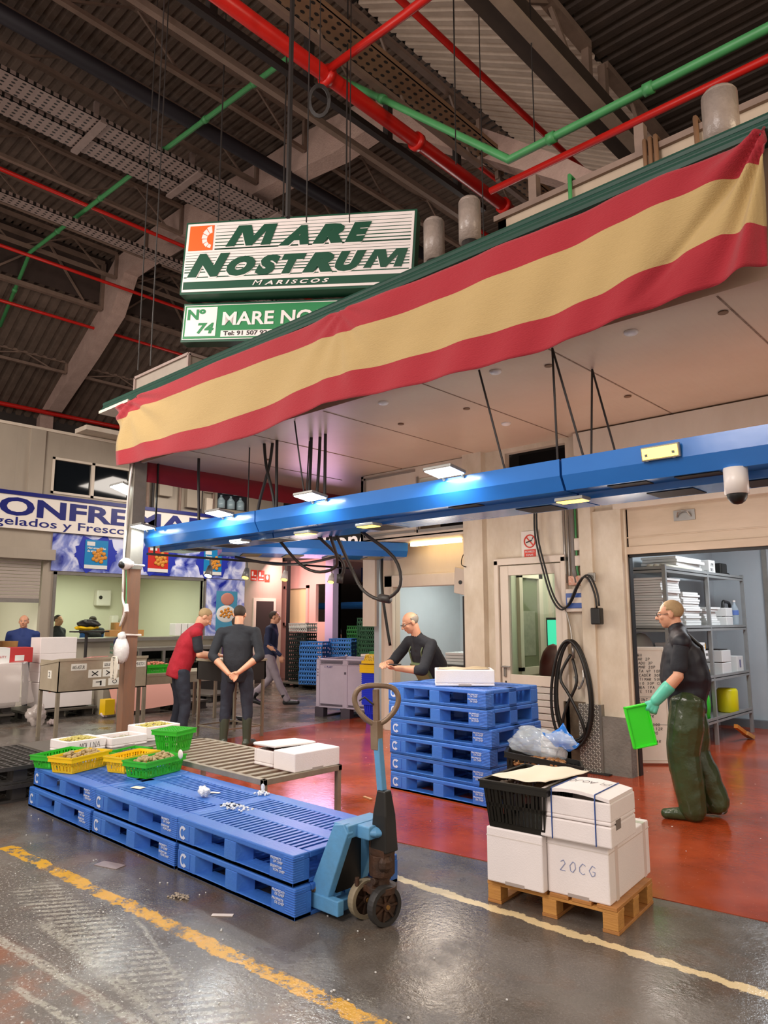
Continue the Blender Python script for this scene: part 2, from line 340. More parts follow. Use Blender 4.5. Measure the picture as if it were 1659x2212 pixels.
def truss(x, zt, zb, y0, y1, label, pan=1.15, w=0.08, off=0.0):
    t = thing('roof_purlin', label, 'roof truss', (x, y0, zb), 0, 'lattice purlins under the roof sheets')
    L = y1-y0; h = zt-zb
    MB().bar((0, 0, h), (0, L, h), w*1.5, w).build('top_chord', M_steel, t)
    MB().bar((0, 0, 0), (0, L, 0), w*1.3, w*1.1).build('bottom_chord', M_steel, t)
    d = MB(); n = int(L/pan/2)
    for i in range(n):
        a = (i+.5)*L/n
        d.bar((0, a, h), (0, a-L/n*.5, 0), w*.5, w*.5); d.bar((0, a, h), (0, a+L/n*.35, 0), w*.5, w*.5)
    d.bar((0, L, 0), (0, L, h), w, w); d.bar((0, 0, 0), (0, 0, h), w, w)
    d.build('lattice', M_steel, t); return t
for i, (x, nm) in enumerate([(-9.2, 'nearest the pale skylight slope'), (-11.3, 'second from the pale slope'), (-13.05, 'above the twin cable trays'), (-16.4, 'first left of the twin trays'), (-18.3, 'second left of the twin trays'), (-20.1, 'beside the dark clerestory wall')]):
    truss(x, 12.72, 11.95, -4, 9.45, 'brown lattice roof purlin, '+nm)
    truss(x, 12.72, 11.95, 10.0, 22.4, 'lattice roof purlin beyond the pale frame, '+nm)
for y0, y1, w in ((-4, 9.45, 'near bay'), (10, 22.4, 'bay beyond the pale frame')):
    truss(-20.95, 12.7, 11.2, y0, y1, 'deep brown lattice girder in front of the clerestory, '+w, 1.5, 0.11)
    truss(-23.3, 10.05, 9.7, y0, y1, 'brown lattice purlin low on the left roof slope, '+w)
    truss(-4.55, 10.45, 9.7, y0, y1, 'brown lattice purlin at the edge of the dark right roof, '+w, 1.0, 0.12)
    truss(-6.6, 10.3, 9.4, y0, y1, 'brown rail lattice under the pale sloping sheets, '+w, .8, 0.07)
gb = MB(); gb.box(-4.53, -4.25, -4, 16, 9.0, 9.5)
lf = MB().box(-4.27, -4.10, -4, 16, 8.93, 9.0)
gd = gb.build('roof_girder', mat('girder_brown', '40342c', 0.6, 0, 0.4, 4)); lf.build('flange', mat('light_flange', 'a08c7c', .6, 0, .4, 3), gd)
tag(gd, 'deep brown steel girder along the edge of the dark right roof', 'roof beam')
tb = MB()
for x, z in ((-7.7, 9.3), ): tb.bar((x, -4, z), (x, 10.5, z), 0.09, 0.1)
tag(tb.build('conduit_rail', M_steel), 'thin brown rail running below the perforated brown tray', 'rail')
def perforate(m):
    nt = m.node_tree; b = nt.nodes['Principled BSDF']; src = b.inputs['Base Color'].links[0].from_socket
    g = nt.nodes.new('ShaderNodeNewGeometry'); mp = nt.nodes.new('ShaderNodeMapping'); mp.inputs['Scale'].default_value = (9.5, 6.5, 0.0); nt.links.new(g.outputs['Position'], mp.inputs[0])
    v = nt.nodes.new('ShaderNodeTexVoronoi'); v.inputs['Randomness'].default_value = 0.0; v.inputs['Scale'].default_value = 1.0; nt.links.new(mp.outputs[0], v.inputs['Vector'])
    c = nt.nodes.new('ShaderNodeMath'); c.operation = 'LESS_THAN'; c.inputs[1].default_value = 0.24; nt.links.new(v.outputs['Distance'], c.inputs[0])
    x = nt.nodes.new('ShaderNodeMix'); x.data_type = 'RGBA'; nt.links.new(c.outputs[0], x.inputs[0]); nt.links.new(src, x.inputs[6]); x.inputs[7].default_value = (.015, .012, .010, 1); nt.links.new(x.outputs[2], b.inputs['Base Color']); return m
M_perf = perforate(mat('perforated_tray', 'a08c84', 0.55, 0.1, 0.4, 5.0, col2='7c6a62'))
def tray(x0, x1, z, y0, y1, label, m=None, pm=None, step=0.22):
    t = thing('cable_tray', label, 'cable tray', ((x0+x1)/2, y0, z), 0)
    w = (x1-x0)/2; b = MB(); b.box(-w, w, 0, y1-y0, 0, 0.012); b.box(-w, -w+.012, 0, y1-y0, 0, .09); b.box(w-.012, w, 0, y1-y0, 0, .09)
    b.build('tray_body', m or M_perf, t)
    return t
tray(-13.42, -12.86, 11.35, -3, 15, 'right one of the twin pale perforated cable trays')
tray(-14.12, -13.56, 11.35, -3, 15, 'left one of the twin pale perforated cable trays')
tray(-17.25, -16.85, 11.35, -3, 15, 'single pale perforated cable tray left of the twin trays')
tray(-6.65, -6.25, 9.55, -3, 11.5, 'brown perforated cable tray under the pale sloping roof', perforate(mat('rusty_tray', '8a6a50', .7, 0, .3, 5)))
for k, y in enumerate((1.2, 3.4, 5.6, 7.8, 10.0, 12.2)):
    b = MB(); b.bar((-14.15, y, 11.3), (-12.8, y, 11.3), .14, .05); b.bar((-13.49, y, 11.3), (-13.49, y+.1, 11.5), .1, .1); b.bar((-13.2, y, 11.35), (-13.2, y, 11.95), .09, .09)
    tag(b.build('tray_bracket', M_gal), 'galvanised bracket crossing under the twin cable trays', 'bracket', 'brackets carrying the twin cable trays')
def pipe(name, pts, r, m, label, cat='pipe', n=10, collar=None):
    b = MB(); b.tube(pts, r, n)
    if collar:
        for c in collar:
            p = Vector(pts[c[0]]).lerp(Vector(pts[c[0]+1]), c[1]); d = (Vector(pts[c[0]+1])-Vector(pts[c[0]])).normalized()
            b.cyl(p-d*.05, p+d*.05, r*1.35, n=n)
    return tag(b.build(name, m, smooth=True), label, cat)
pipe('sprinkler_main', [(-6.65, -3, 9.02), (-6.65, 14.2, 9.02)], 0.105, M_redp, 'thick red sprinkler main running under the roof above the hanging sign', collar=[(0, .52), (0, .63), (0, .77)], n=14)
pipe('sprinkler_pipe', [(-5.41, 8, 7.72), (3, 8, 7.66)], 0.05, M_redp, 'red pipe crossing above the pale upper stall wall on the right')
pipe('sprinkler_pipe', [(-6.68, 5.9, 9.05), (-5.2, 5.9, 9.0), (0, 5.9, 9.0)], 0.055, M_redp, 'red branch pipe leaving the thick red main to the upper right')
for x, z, l in ((-10.4, 11.95, 'red pipe between the first two purlins left of the main'), (-16.6, 11.75, 'red pipe just left of the single cable tray'), (-19.6, 11.45, 'red pipe nearest the dark clerestory'),
                (-21.5, 10.75, 'red pipe crossing the left sloping roof'), (-25.1, 8.75, 'red pipe along the foot of the left roof slope'), (-5.6, 9.75, 'red pipe under the pale sloping sheets'), (-7.9, 10.9, 'red pipe left of the brown perforated tray')):
    pipe('sprinkler_pipe', [(x, -3, z), (x, 22, z)], 0.05 if x > -24 else .08, M_redp, l, n=8)
pipe('roof_duct', [(-11.9, -3, 11.6), (-11.9, 20, 11.6)], 0.15, mat('black_duct', '1c1820', .6), 'thick dark hose-like duct between two purlins', 'duct')
k = 7.0/7.5
gp = [(PY(u, v, 7.0)) for u, v in ((0, 705), (65, 545), (300, 365), (630, 120), (1100, 345), (1659, 60))]; gp.append(gp[-1]+(gp[-1]-gp[-2]).normalized()*2)
pipe('green_pipe', gp, 0.052, M_grnp, 'long green pipe zigzagging across the hall under the roof', collar=[(0, .5), (1, .3), (1, .7), (2, .2), (2, .5), (2, .8), (3, .5), (4, .2), (4, .6)])
# black bent brackets carrying a conduit
cb = MB(); cd = [PD(u, v, 10.5) for u, v in ((700, -60), (835, 45), (895, 105), (1030, 215), (1130, 305), (1215, 380))]
tag(MB().bar((-7.05, -2, 9.1), (-7.05, 10.2, 9.1), .1, .1).build('conduit', M_dark), 'long black conduit hung from the black bent brackets', 'conduit')
for y in (4.35, 5.95, 7.6, 9.4):
    b = MB(); b.bar((-7.05, y, 9.1), (-7.05, y, 9.95), .11, .11); b.bar((-7.1, y, 9.92), (-6.5, y, 9.92), .1, .09)
    tag(b.build('hanger_bracket', M_dark), 'black bent hanger bracket under the pale sloping sheets', 'bracket', 'black bent brackets holding the conduit')
# thin suspension wires
wires = [((345, 0), (338, 330), 8), ((632, 15), (622, 470), 8), ((672, 5), (662, 480), 7.5), ((1078, 30), (1045, 520), 9), ((985, 0), (983, 190), 9), ((300, 600), (298, 800), 9), ((329, 520), (325, 790), 8.5), ((984, 205), (985, 355), 9), ((722, 270), (755, 480), 9), ((1155, 225), (1155, 310), 9)]
for i, (a, b, d) in enumerate(wires):
    z0 = PD(*b, d); zt = 12.92 if z0.x < -8.4 else (12.92-.632*(z0.x+8.4) if z0.x < -4.6 else 10.62); r = MB().cyl(z0, Vector((z0.x, z0.y, zt)), 0.008 if i != 1 else 0.03, n=5).build('suspension_wire', M_dark)
    tag(r, 'thin dark wire hanging from the roof steel' if i != 1 else 'thick dark twin cable dropping behind the hanging sign', 'cable', 'thin wires hanging from the roof' if i != 1 else None)
rc = MB(); q_ = PD(690, 190, 8); rc.cyl(q_, (q_.x, q_.y, 12.9), .006, n=5)
for k in range(4): rc.tube([PD(690+(19+k*1.5)*math.cos(t*PI/8), 218+(30+k*2)*math.sin(t*PI/8), 8) for t in range(16)], .01, 5, closed=True)
tag(rc.build('coiled_cable', M_dark), 'black coil of cable hanging left of the thick red main', 'cable')
# ================================================================== canopy and upper stall
M_soff = panelmat('canopy_soffit_panel', 'd4bca4', 0, 0.06, 0.5, 0.35, 0.25, 'b29070')
M_white = mat('white_sandwich_panel', 'dcd0c0', 0.45, 0, 0.45, 1.5, col2='b8a58c', stretch=(1, 1, .4))
M_grime = mat('grime', '3a2c20', 0.9)
cs = MB(); cs.box(-9.05, 3, 4.74, 7.6, 3.78, 3.9); cs.box(-9.05, -7.58, 7.6, 8.95, 3.78, 3.9); cs.box(-8.95, 3, 4.72, 4.76, 3.74, 4.62)
cs.build  # soffit, fascia
canopy = thing('canopy', 'broad cream panel canopy over the stall front, hung with the long flag', 'canopy', (-3, 4.72, 3.78))
cs.build('soffit', M_soff, canopy, world=True)
sm = MB()
for x in (-1.49, -2.81, -4.1, -5.42, -6.75, -8.0):
    sm.box(x-.006, x+.006, 4.78, 7.57, 3.776, 3.781)
sm.build('panel_joint', mat('joint_grime', '6a4e3a', .9, 0, .6, 20, col2='c0a890'), canopy, world=True)
gt = MB()
for k, (dy, dz, r) in enumerate(((0, 0, .05), (-.05, -.05, .035), (-.02, .05, .03))): gt.tube([(-9.85, 4.6+dy, 4.66+dz), (3, 4.6+dy, 4.66+dz)], r, 8)
gt.box(-9.85, 3, 4.55, 4.8, 4.60, 4.63)
gt.build('gutter', mat('dark_green_gutter', '24483c', .35, 0, .3, 6), canopy, world=True)
MB().box(-9.85, -9.0, 4.5, 5.6, 4.56, 4.6).build('roof_edge', M_white, canopy, world=True)
for i, (u, v) in enumerate(((1363, 718), (1070, 803), (828, 870), (1093, 915))):
    p = G(u, v, 3.775); b = MB(); b.ell(p, (.055, .055, .025), n=14)
    tag(b.build('ceiling_downlight', mat('white_plastic', 'e8e0d8', .35), smooth=True), 'small round white downlight cover in the cream canopy soffit', 'light', 'round white covers in the canopy soffit')
for i, (u, v) in enumerate(((1562, 675), (866, 916), (1008, 883), (1356, 856), (1185, 790), (578, 993))):
    p = G(u, v, 3.776); b = MB(); b.cyl(p, p+Vector((0, 0, -.006)), .035, n=14)
    tag(b.build('ceiling_socket', mat('empty_socket', '7a5a40', .6)), 'empty round fitting hole in the cream canopy soffit', 'socket', 'empty round fittings in the canopy soffit')
# upper panel wall standing on the canopy
up = MB(); up.box(-3.97, 3, 6.0, 6.1, 3.9, 5.8); up.box(-3.97, -3.87, 6.0, 9, 3.9, 5.8)
uw = struct(up.build('wall_upper', panelmat('upper_panel_beige', 'b8a690', 0, .16, .6, .5, .3, '8f7c66')))
struct(MB().box(-4.0, 3, 5.96, 6.14, 5.8, 5.86).build('trim_1', M_steel))
for k, x in enumerate((-3.1, -2.35, -2.3, -2.25, -1.9)):
    b = MB(); b.tube([(x, 6.2, 5.9), (x, 5.95, 5.92), (x+.01, 5.93, 5.6), (x+.03, 5.92, 5.0)], .022, 6)
    tag(b.build('hanging_hose', MC['empty_socket'] if k else M_grnp, smooth=True), 'grey hose draped over the beige upper wall' if k else 'green hose draped over the beige upper wall', 'hose', 'grey hoses over the upper wall' if k else None)
for k, x in enumerate((-3.55, -2.42)):
    tag(MB().bar((x, 6.05, 5.8), (x, 6.05, 6.15), .09, .09).build('wall_stud', M_steel), ('left' if k == 0 else 'right')+' one of the pale posts rising above the beige upper wall', 'post')
M_plas = mat('cloudy_plastic', '9a8c82', .3, 0, .4, 12, .3, 30, alpha=1)
for k, (u, v, hh, r) in enumerate(((938, 545, .36, .11), (1015, 503, .36, .11), (1560, 300, .4, .13))):
    p = PY(u, v, 5.4); t = thing('extractor_cowl', ['cloudy plastic capped cowl nearest the hanging sign', 'cloudy plastic capped cowl between its twin and the beige wall', 'grey rounded cowl at the far right above the flag'][k], 'vent cowl', (p.x, p.y, 3.9))
    z = p.z-3.9; b = MB(); b.cyl((0, 0, z-.1), (0, 0, z+hh-.05), r, n=18); b.ell((0, 0, z+hh-.05), (r, r, .07), n=18); b.build('cover', M_plas, t, smooth=True)
    MB().cyl((0, 0, 0), (0, 0, z-.08), r*.75, n=14).build('pipe', M_dark, t, smooth=True)
# glazed box at the left end of the canopy roof
b = MB(); p0 = PY(288, 800, 5.2); x0, x1 = -10.15, -8.6
gb2 = thing('skylight_box', 'pale framed box sitting on the left end of the canopy roof', 'box', (-9.4, 5.4, 3.9))
b.box(-.75, .75, -.2, .4, .9, 1.42); b.build('panel', mat('dull_glazing', 'a09488', .3, 0, .3, 3), gb2)
b = MB()
for x in (-.76, .76):
    for y in (-.21, .41): b.bar((x, y, .0), (x, y, 1.44), .04, .04)
for z in (.9, 1.44):
    for y in (-.21, .41): b.bar((-.76, y, z), (.76, y, z), .04, .04)
    for x in (-.76, .76): b.bar((x, -.21, z), (x, .41, z), .04, .04)
b.build('frame', M_gal, gb2)
# ================================================================== flag
def lerp_tab(T, u):
    for a, b in zip(T[:-1], T[1:]):
        if u <= b[0]: return a[1]+(b[1]-a[1])*(u-a[0])/(b[0]-a[0])
    return T[-1][1]
topT = [(253, 880), (280, 862), (305, 850), (400, 811), (500, 770), (600, 728), (732, 672), (830, 633), (1000, 563), (1160, 500), (1220, 473), (1330, 423), (1475, 362), (1570, 316), (1655, 272)]
botT = [(251, 1006), (310, 992), (450, 967), (520, 947), (600, 916), (700, 873), (830, 845), (900, 829), (1030, 797), (1120, 771), (1200, 745), (1300, 706), (1375, 677), (1480, 637), (1595, 592), (1620, 580), (1652, 568)]
mfT = [(252, .22), (305, .19), (600, .21), (735, .26), (830, .27), (1245, .24), (1480, .215), (1650, .235)]
mgT = [(252, .76), (450, .74), (735, .72), (1000, .73), (1300, .74), (1480, .66), (1560, .65), (1650, .72)]
def flag():
    nu, nv = 220, 40; vs = []; fs = []; mi = []
    for i in range(nu+1):
        u = 252+(1653-252)*i/nu; s = i/nu; yy = 4.50
        a = PY(u, lerp_tab(topT, u), yy); b = PY(u, lerp_tab(botT, u), yy)
        f1 = lerp_tab(mfT, u); f2 = lerp_tab(mgT, u)
        for j in range(nv+1):
            t = j/nv
            tt = t/0.25*f1 if t < .25 else (f1+(t-.25)/.5*(f2-f1) if t < .75 else f2+(t-.75)/.25*(1-f2))
            x = a.x+(b.x-a.x)*tt; z = a.z+(b.z-a.z)*tt
            tie = math.exp(-((s-.02)/.05)**2)+math.exp(-((s-.345)/.05)**2)*.5+math.exp(-((s-1.0)/.10)**2)*1.5
            y = yy+.018*math.sin(9*s*PI+2.0*tt)+.012*math.sin(23*s*PI+5*tt)*(.4+tt)
            y += tie*.03*math.sin(14*math.atan2(tt+.08, abs(s-(1 if s > .7 else (.345 if s > .15 else .02)))*8+.1))
            y += .05*math.exp(-((s-.80-.22*(1-tt)+.02)/.014)**2)*tt*(1-tt)*3
            vs.append((x, y, z))
    for i in range(nu):
        for j in range(nv):
            o = i*(nv+1)+j; fs.append((o, o+1, o+nv+2, o+nv+1)); mi.append(1 if nv*.25 <= j < nv*.75 else 0)
    m = MB(); m.v = vs; m.f = fs; m.m = mi
    def cloth(n, c):
        q = mat(n, c, .85, 0, .12, 3, .35, 160, stretch=(.15, 1, 1)); q.node_tree.nodes['Principled BSDF'].inputs['Sheen Weight'].default_value = .2; return q
    o = m.build('flag', [cloth('flag_red_cloth', 'a01a28'), cloth('flag_yellow_cloth', 'b89c66')], smooth=True)
    md = o.modifiers.new('thickness', 'SOLIDIFY'); md.thickness = .003; return o
tag(flag(), 'long red and yellow striped cloth flag hung along the canopy front', 'flag')
fb = MB()
for i in range(40):
    y = 4.8+4.1*i/39; fb.v += [(-9.03+.01*math.sin(i*.7), y, 3.79), (-9.03+.03*math.sin(i*.5+1), y, 3.50+.0*i)]
fb.f = [(2*i, 2*i+1, 2*i+3, 2*i+2) for i in range(39)]; fb.m = [0]*39
o = fb.build('side_banner', MC['flag_red_cloth'], smooth=True); o.modifiers.new('thickness', 'SOLIDIFY').thickness = .004
tag(o, 'red cloth strip hanging along the left side of the canopy', 'banner')
# ================================================================== hanging shop signs
TL = PD(399, 487, 10.0); TR = PD(886, 457, 9.3); BL = PD(394, 641, 10.0)
ex = (TR-TL).normalized(); W = (TR-TL).length; ez = Vector((0, 0, 1)); Hs = (TL-BL).length
Ms = frame(TL-ez*Hs, ex, ez)       # origin lower left, plane units metres, third axis = ex x ez (towards the back or front)
nrm = Ms.to_3x3() @ Vector((0, 0, 1))
M_sw = mat('sign_white', 'eee4e0', .4); M_sg = mat('sign_green', '0d4a34', .4); M_lg = mat('sign_mid_green', '1c8048', .4); M_or = mat('sign_orange', 'f06420', .45)
facing = -1 if nrm.dot(Vector((0, 0, 0))-TL) < 0 else 1
s1 = thing('hanging_sign', 'big white and green striped shop sign hung from the roof', 'sign', tuple(TL-ez*Hs))
def sbox(par, name, m, x0, x1, y0, y1, d0, d1, M=Ms):
    return MB().box(x0, x1, y0, y1, min(d0, d1)*1.0, max(d0, d1)*1.0, 0, M).build(name, m, par, world=True)
f_ = facing
sbox(s1, 'cabinet', M_sg, -.03, W+.03, -.03, Hs+.03, 0, -f_*.25)
sbox(s1, 'face', M_sw, .0, W, .0, Hs, 0, f_*.012)
b = MB()
for i in range(8):
    y = Hs*(.955-.048*i); b.box(W*.135, W*.99, y-.004-.0018*i, y, min(f_*.012, f_*.014), max(f_*.012, f_*.014), 0, Ms)
for i in range(8):
    y = Hs*(.57-.040*i); b.box(W*.005, W*.99, y-.003-.0018*i, y, min(f_*.012, f_*.014), max(f_*.012, f_*.014), 0, Ms)
b.box(W*.005, W*.99, Hs*.035, Hs*.145, min(f_*.012, f_*.014), max(f_*.012, f_*.014), 0, Ms)
b.box(W*.135, W*.99, Hs*.60, Hs*.62, min(f_*.012, f_*.014), max(f_*.012, f_*.014), 0, Ms); b.box(W*.005, W*.99, Hs*.20, Hs*.215, min(f_*.012, f_*.014), max(f_*.012, f_*.014), 0, Ms)
b.build('stripes', M_sg, s1, world=True)
sbox(s1, 'emblem', M_or, W*.012, W*.125, Hs*.60, Hs*.965, f_*.012, f_*.018)
b = MB()
def arcpiece(cx, cy, r0, r1, a0, a1, z):
    n = 4; P = [(cx+r0*math.cos(a0+(a1-a0)*i/n), cy+r0*math.sin(a0+(a1-a0)*i/n)) for i in range(n+1)]+[(cx+r1*math.cos(a1-(a1-a0)*i/n), cy+r1*math.sin(a1-(a1-a0)*i/n)) for i in range(n+1)]
    b.add([Ms @ Vector((x, y, z)) for x, y in P], [tuple(range(len(P)))])
for i in range(6):
    a = math.radians(100+i*27); arcpiece(W*.124, Hs*.765, .09, .19-.01*i, a, a+math.radians(23), f_*.0185)
b.build('arch_blocks', M_sw, s1, world=True)
def face_M(M, x, y, d):
    return M @ Matrix.Translation((x, y, d))
def signtext(par, s, x, y, h, w, m, bold=.0, shear=0, M=Ms, d=.02, **k):
    return text(s, h, face_M(M, x, y, f_*d), m, par, bold=bold, shear=shear, width=w, ext=.002, **k)
def smallcaps(par, parts, base, M=Ms):
    for ch, x, h, w in parts:
        if ch == 'M':
            P = [(0,0),(.2,0),(.27,.66),(.46,0),(.60,0),(.80,.66),(.79,0),(1,0),(1,1),(.70,1),(.56,.47),(.42,1),(.13,1)]; hh = h*Hs
            for dx, dy, g, m, d in ((-.010, -.014, .004, M_sw, .016), (0, 0, 0, M_sg, .02)):
                b = MB(); b.add([M @ Vector((x*W+dx+p[0]*w*W*.86+p[1]*hh*.30, base*Hs+dy+p[1]*hh, f_*d)) for p in P], [tuple(range(len(P)))]); b.build('lettering', m, par, world=True)
            continue
        signtext(par, ch, x*W-.008, base*Hs-.012, h*Hs*1.42, w*W, M_sw, .036, .35, M, .016)
        signtext(par, ch, x*W, base*Hs, h*Hs*1.38, w*W, M_sg, .028, .35, M, .02)
smallcaps(s1, [('M', .185, .30, .235), ('A', .425, .235, .135), ('R', .575, .235, .135), ('E', .715, .235, .11)], .635)
smallcaps(s1, [('N', .02, .30, .19), ('O', .20, .235, .13), ('S', .33, .235, .11), ('T', .445, .235, .11), ('R', .54, .235, .135), ('U', .68, .235, .13), ('M', .80, .25, .185)], .235)
signtext(s1, 'M', .325*W, .06*Hs, .10, .045*W, M_sw, .0, .3, d=.022)
signtext(s1, 'ARISCOS', .38*W, .06*Hs, .075, .28*W, M_sw, .002, .3, d=.022, spacing=1.5)
h2 = .50
M2 = frame(PD(393, 735, 10.0), ex, ez); s2 = thing('hanging_sign', 'lower green number sign with a white square, under the striped sign', 'sign', tuple(PD(393, 735, 10.0)))
sbox(s2, 'cabinet', M_sg, -.02, W, -.03, h2+.03, 0, -f_*.2, M2); sbox(s2, 'rim', M_sw, .0, W, .0, h2, 0, f_*.01, M2); sbox(s2, 'face', M_lg, .012, W, .012, h2-.012, 0, f_*.014, M2)
sbox(s2, 'number_plate', M_sw, .04, .50, .045, h2-.035, 0, f_*.018, M2); sbox(s2, 'phone_plate', M_sw, .58, W-.1, .03, .12, 0, f_*.018, M2)
signtext(s2, 'Nº', .06, .29, .2, .27, M_lg, .008, 0, M2); signtext(s2, '74', .22, .09, .2, .25, M_lg, .008, .15, M2)
signtext(s2, 'MARE NOSTRUM', .59, .20, .26, 2.25, M_sw, .006, 0, M2); signtext(s2, 'Tel: 91 507 92 38', .62, .05, .085, .78, M_dark, .002, 0, M2)
for k in (.12, .42, .7):
    p = Ms @ Vector((W*k, Hs, -f_*.12)); tag(MB().cyl(p, Vector((p.x, p.y, 11.9)), .012, n=5).build('suspension_wire', M_dark), 'wire holding the striped sign from the roof', 'cable', 'wires holding the striped sign')
# building number lettering at the right end of the canopy, half hidden behind the flag
rs = thing('shop_sign', 'striped white and green sign just showing past the right end of the flag', 'sign', (-.9, 4.62, 3.9))
MB().box(-.12, 2.5, 0, .08, .1, .62).build('face', M_sw, rs); b = MB()
for i in range(11): b.box(-.12, 2.5, -.004, 0, .14+i*.04, .155+i*.04)
b.box(-.12, 2.5, -.006, 0, .12, .22); b.build('stripes', M_sg, rs)
# ================================================================== main stall walls
M_w2 = mat('grimy_cream_panel', 'dcd0bc', .45, 0, .6, 3.2, .12, 14, col2='b09c7e', stretch=(1.0, 1.0, .55))
M_cool = mat('cold_room_panel', 'b8c0c4', .4, 0, .2, 1.0)
M_alu = mat('aluminium', 'a8a49c', .35, .7, .3, 6)
M_glass = mat('window_glass', 'e8f4ec', .03, trans=1.0); M_glass.node_tree.nodes['Principled BSDF'].inputs['IOR'].default_value = 1.15
M_black = mat('black_rubber', '14130f', .45); M_blk2 = mat('dark_void', '0c0a08', .9)
def wallbox(name, *a, m=M_w2): return struct(MB().box(*a).build(name, m))
def wallY(y0, y1, x0, x1, z0, z1, holes, m=M_w2, name='wall_front'):
    b = MB(); xs = sorted({x0, x1, *[h[0] for h in holes], *[h[1] for h in holes]}); zs = sorted({z0, z1, *[h[2] for h in holes], *[h[3] for h in holes]})
    for i in range(len(xs)-1):
        for j in range(len(zs)-1):
            cx, cz = (xs[i]+xs[i+1])/2, (zs[j]+zs[j+1])/2
            if not any(h[0] < cx < h[1] and h[2] < cz < h[3] for h in holes): b.box(xs[i], xs[i+1], y0, y1, zs[j], zs[j+1])
    return struct(b.build(name, m))
wallY(7.57, 7.67, -5.45, 3, 0, 3.78, [(-5.10, -4.23, 0, 2.30), (-3.45, 1.5, 0, 2.84), (-5.0, -4.15, 3.42, 3.72)])
wallY(8.2, 8.3, -7.75, -5.45, 0, 2.78, [(-7.45, -6.05, .0, 2.12)], panelmat('fluted_cream_panel', 'd4c4b0', 0, .09, .5, .4, .3, 'a89478'))
wallbox('wall_side', -5.5, -5.4, 7.57, 8.2, 0, 3.78)
wallbox('trim_2', -5.60, -5.30, 7.47, 7.57, 0, 3.78); wallbox('trim_2', -3.95, -3.80, 7.45, 7.57, 0, 3.76); wallbox('trim_2', -3.80, -3.47, 7.50, 7.57, .6, 2.84)
wallbox('trim_3', -3.95, 3, 7.40, 7.57, 3.50, 3.76, m=M_white); wallbox('trim_3', -3.55, 3, 7.49, 7.57, 2.84, 2.95, m=M_white)
struct(MB().box(-3.80, -3.45, 7.44, 7.57, 0, .6).build('trim_4', mat('rough_cement', '7c776e', .9, 0, .5, 5, .5, 30)))
struct(MB().box(-4.25, -3.95, 7.5, 7.57, 0, .72).build('trim_4', mat('stained_metal_kick', '6e5c44', .6, 0, .7, 4, .2, 20, col2='30281e')))
# frame around the hatch in the recessed wall
b = MB()
for a in ((-7.62, -7.45, 8.12, 8.2, 0, 2.30), (-6.05, -5.92, 8.12, 8.2, 0, 2.30), (-7.62, -5.92, 8.12, 8.2, 2.12, 2.30)): b.box(*a)
struct(b.build('door_2', M_white, bev=.01))
# overhead box with the vent opening
ob = thing('overhead_cabinet', 'cream panel box overhanging the hatch behind the blue beam, with a square opening', 'cabinet', (-6.5, 7.57, 2.75))
b = MB(); x0, x1, y0, y1, z0, z1 = -7.58, -5.6, 7.57, 8.2, 2.78, 3.77
for a in ((x0, -6.45, y0, y0+.05, z0, z1), (-6.45, x1, y0, y0+.05, 3.60, z1), (-6.45, x1, y0, y0+.05, z0, 2.84), (x0, x0+.05, y0, y1, z0, z1), (x0, x1, y0, y1, z0-.03, z0+.02), (x1-.05, x1, y0, y1, z0, z1), (x0, x1, y1-.05, y1, z0, z1)): b.box(*a)
b.build('shell', M_white, ob, world=True)
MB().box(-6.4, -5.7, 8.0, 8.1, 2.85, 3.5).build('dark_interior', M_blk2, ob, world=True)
b = MB()
for a in ((-7.55, -6.5, 7.55, 7.57, 3.70, 3.73), (-7.5, -7.47, 7.55, 7.57, 2.84, 3.73), (-7.5, -6.5, 7.55, 7.57, 2.84, 2.87), (-6.47, -5.62, 7.55, 7.57, 2.83, 2.87), (-6.47, -6.44, 7.55, 7.57, 2.83, 3.62)): b.box(*a)
b.build('edge_trim', M_alu, ob, world=True)
b = MB(); b.bar((-6.9, 7.95, 2.72), (-6.0, 7.95, 2.72), .06, .05)
tag(b.build('strip_light', emit('warm_tube', 'ffe2a0', 9)), 'short warm tube light under the overhanging cream box', 'light')
# flap panel hanging at the left end, and its prop
tag(MB().box(-7.98, -7.72, 8.02, 8.06, 1.53, 2.62).build('hanging_flap', M_white), 'cream panel flap hanging left of the hatch frame', 'panel')
# office door
dr = struct(MB().build('door_3', M_white)); 
def dpart(name, m, *bs, lab=None):
    b = MB()
    for a in bs: b.box(*a)
    return b.build(name, m, dr, bev=.006, label=lab)
dpart('door_frame', M_white, (-5.16, -5.10, 7.50, 7.62, 0, 2.36), (-4.23, -4.17, 7.50, 7.62, 0, 2.36), (-5.16, -4.17, 7.50, 7.62, 2.30, 2.38))
dpart('door_leaf', M_white, (-5.09, -4.97, 7.53, 7.60, 0, 2.29), (-4.33, -4.24, 7.53, 7.60, 0, 2.29), (-4.97, -4.33, 7.53, 7.60, 2.17, 2.29), (-4.97, -4.33, 7.53, 7.60, .86, .98), (-4.97, -4.33, 7.53, 7.60, 0, .1))
b = MB()
for i in range(10): b.box(-4.97, -4.33, 7.545, 7.59, .1+i*.076, .1+i*.076+.068)
b.build('lower_slats', mat('door_slats', 'd0c8bc', .45, 0, .4, 4), dr, bev=.008)
dpart('glass', M_glass, (-4.97, -4.33, 7.565, 7.571, .98, 2.17)); dpart('door_handle', M_alu, (-5.05, -5.02, 7.50, 7.53, .95, 1.08), (-5.06, -4.94, 7.47, 7.49, 1.06, 1.08)); dpart('keyhole', M_black, (-5.045, -5.025, 7.525, 7.532, .78, .9))
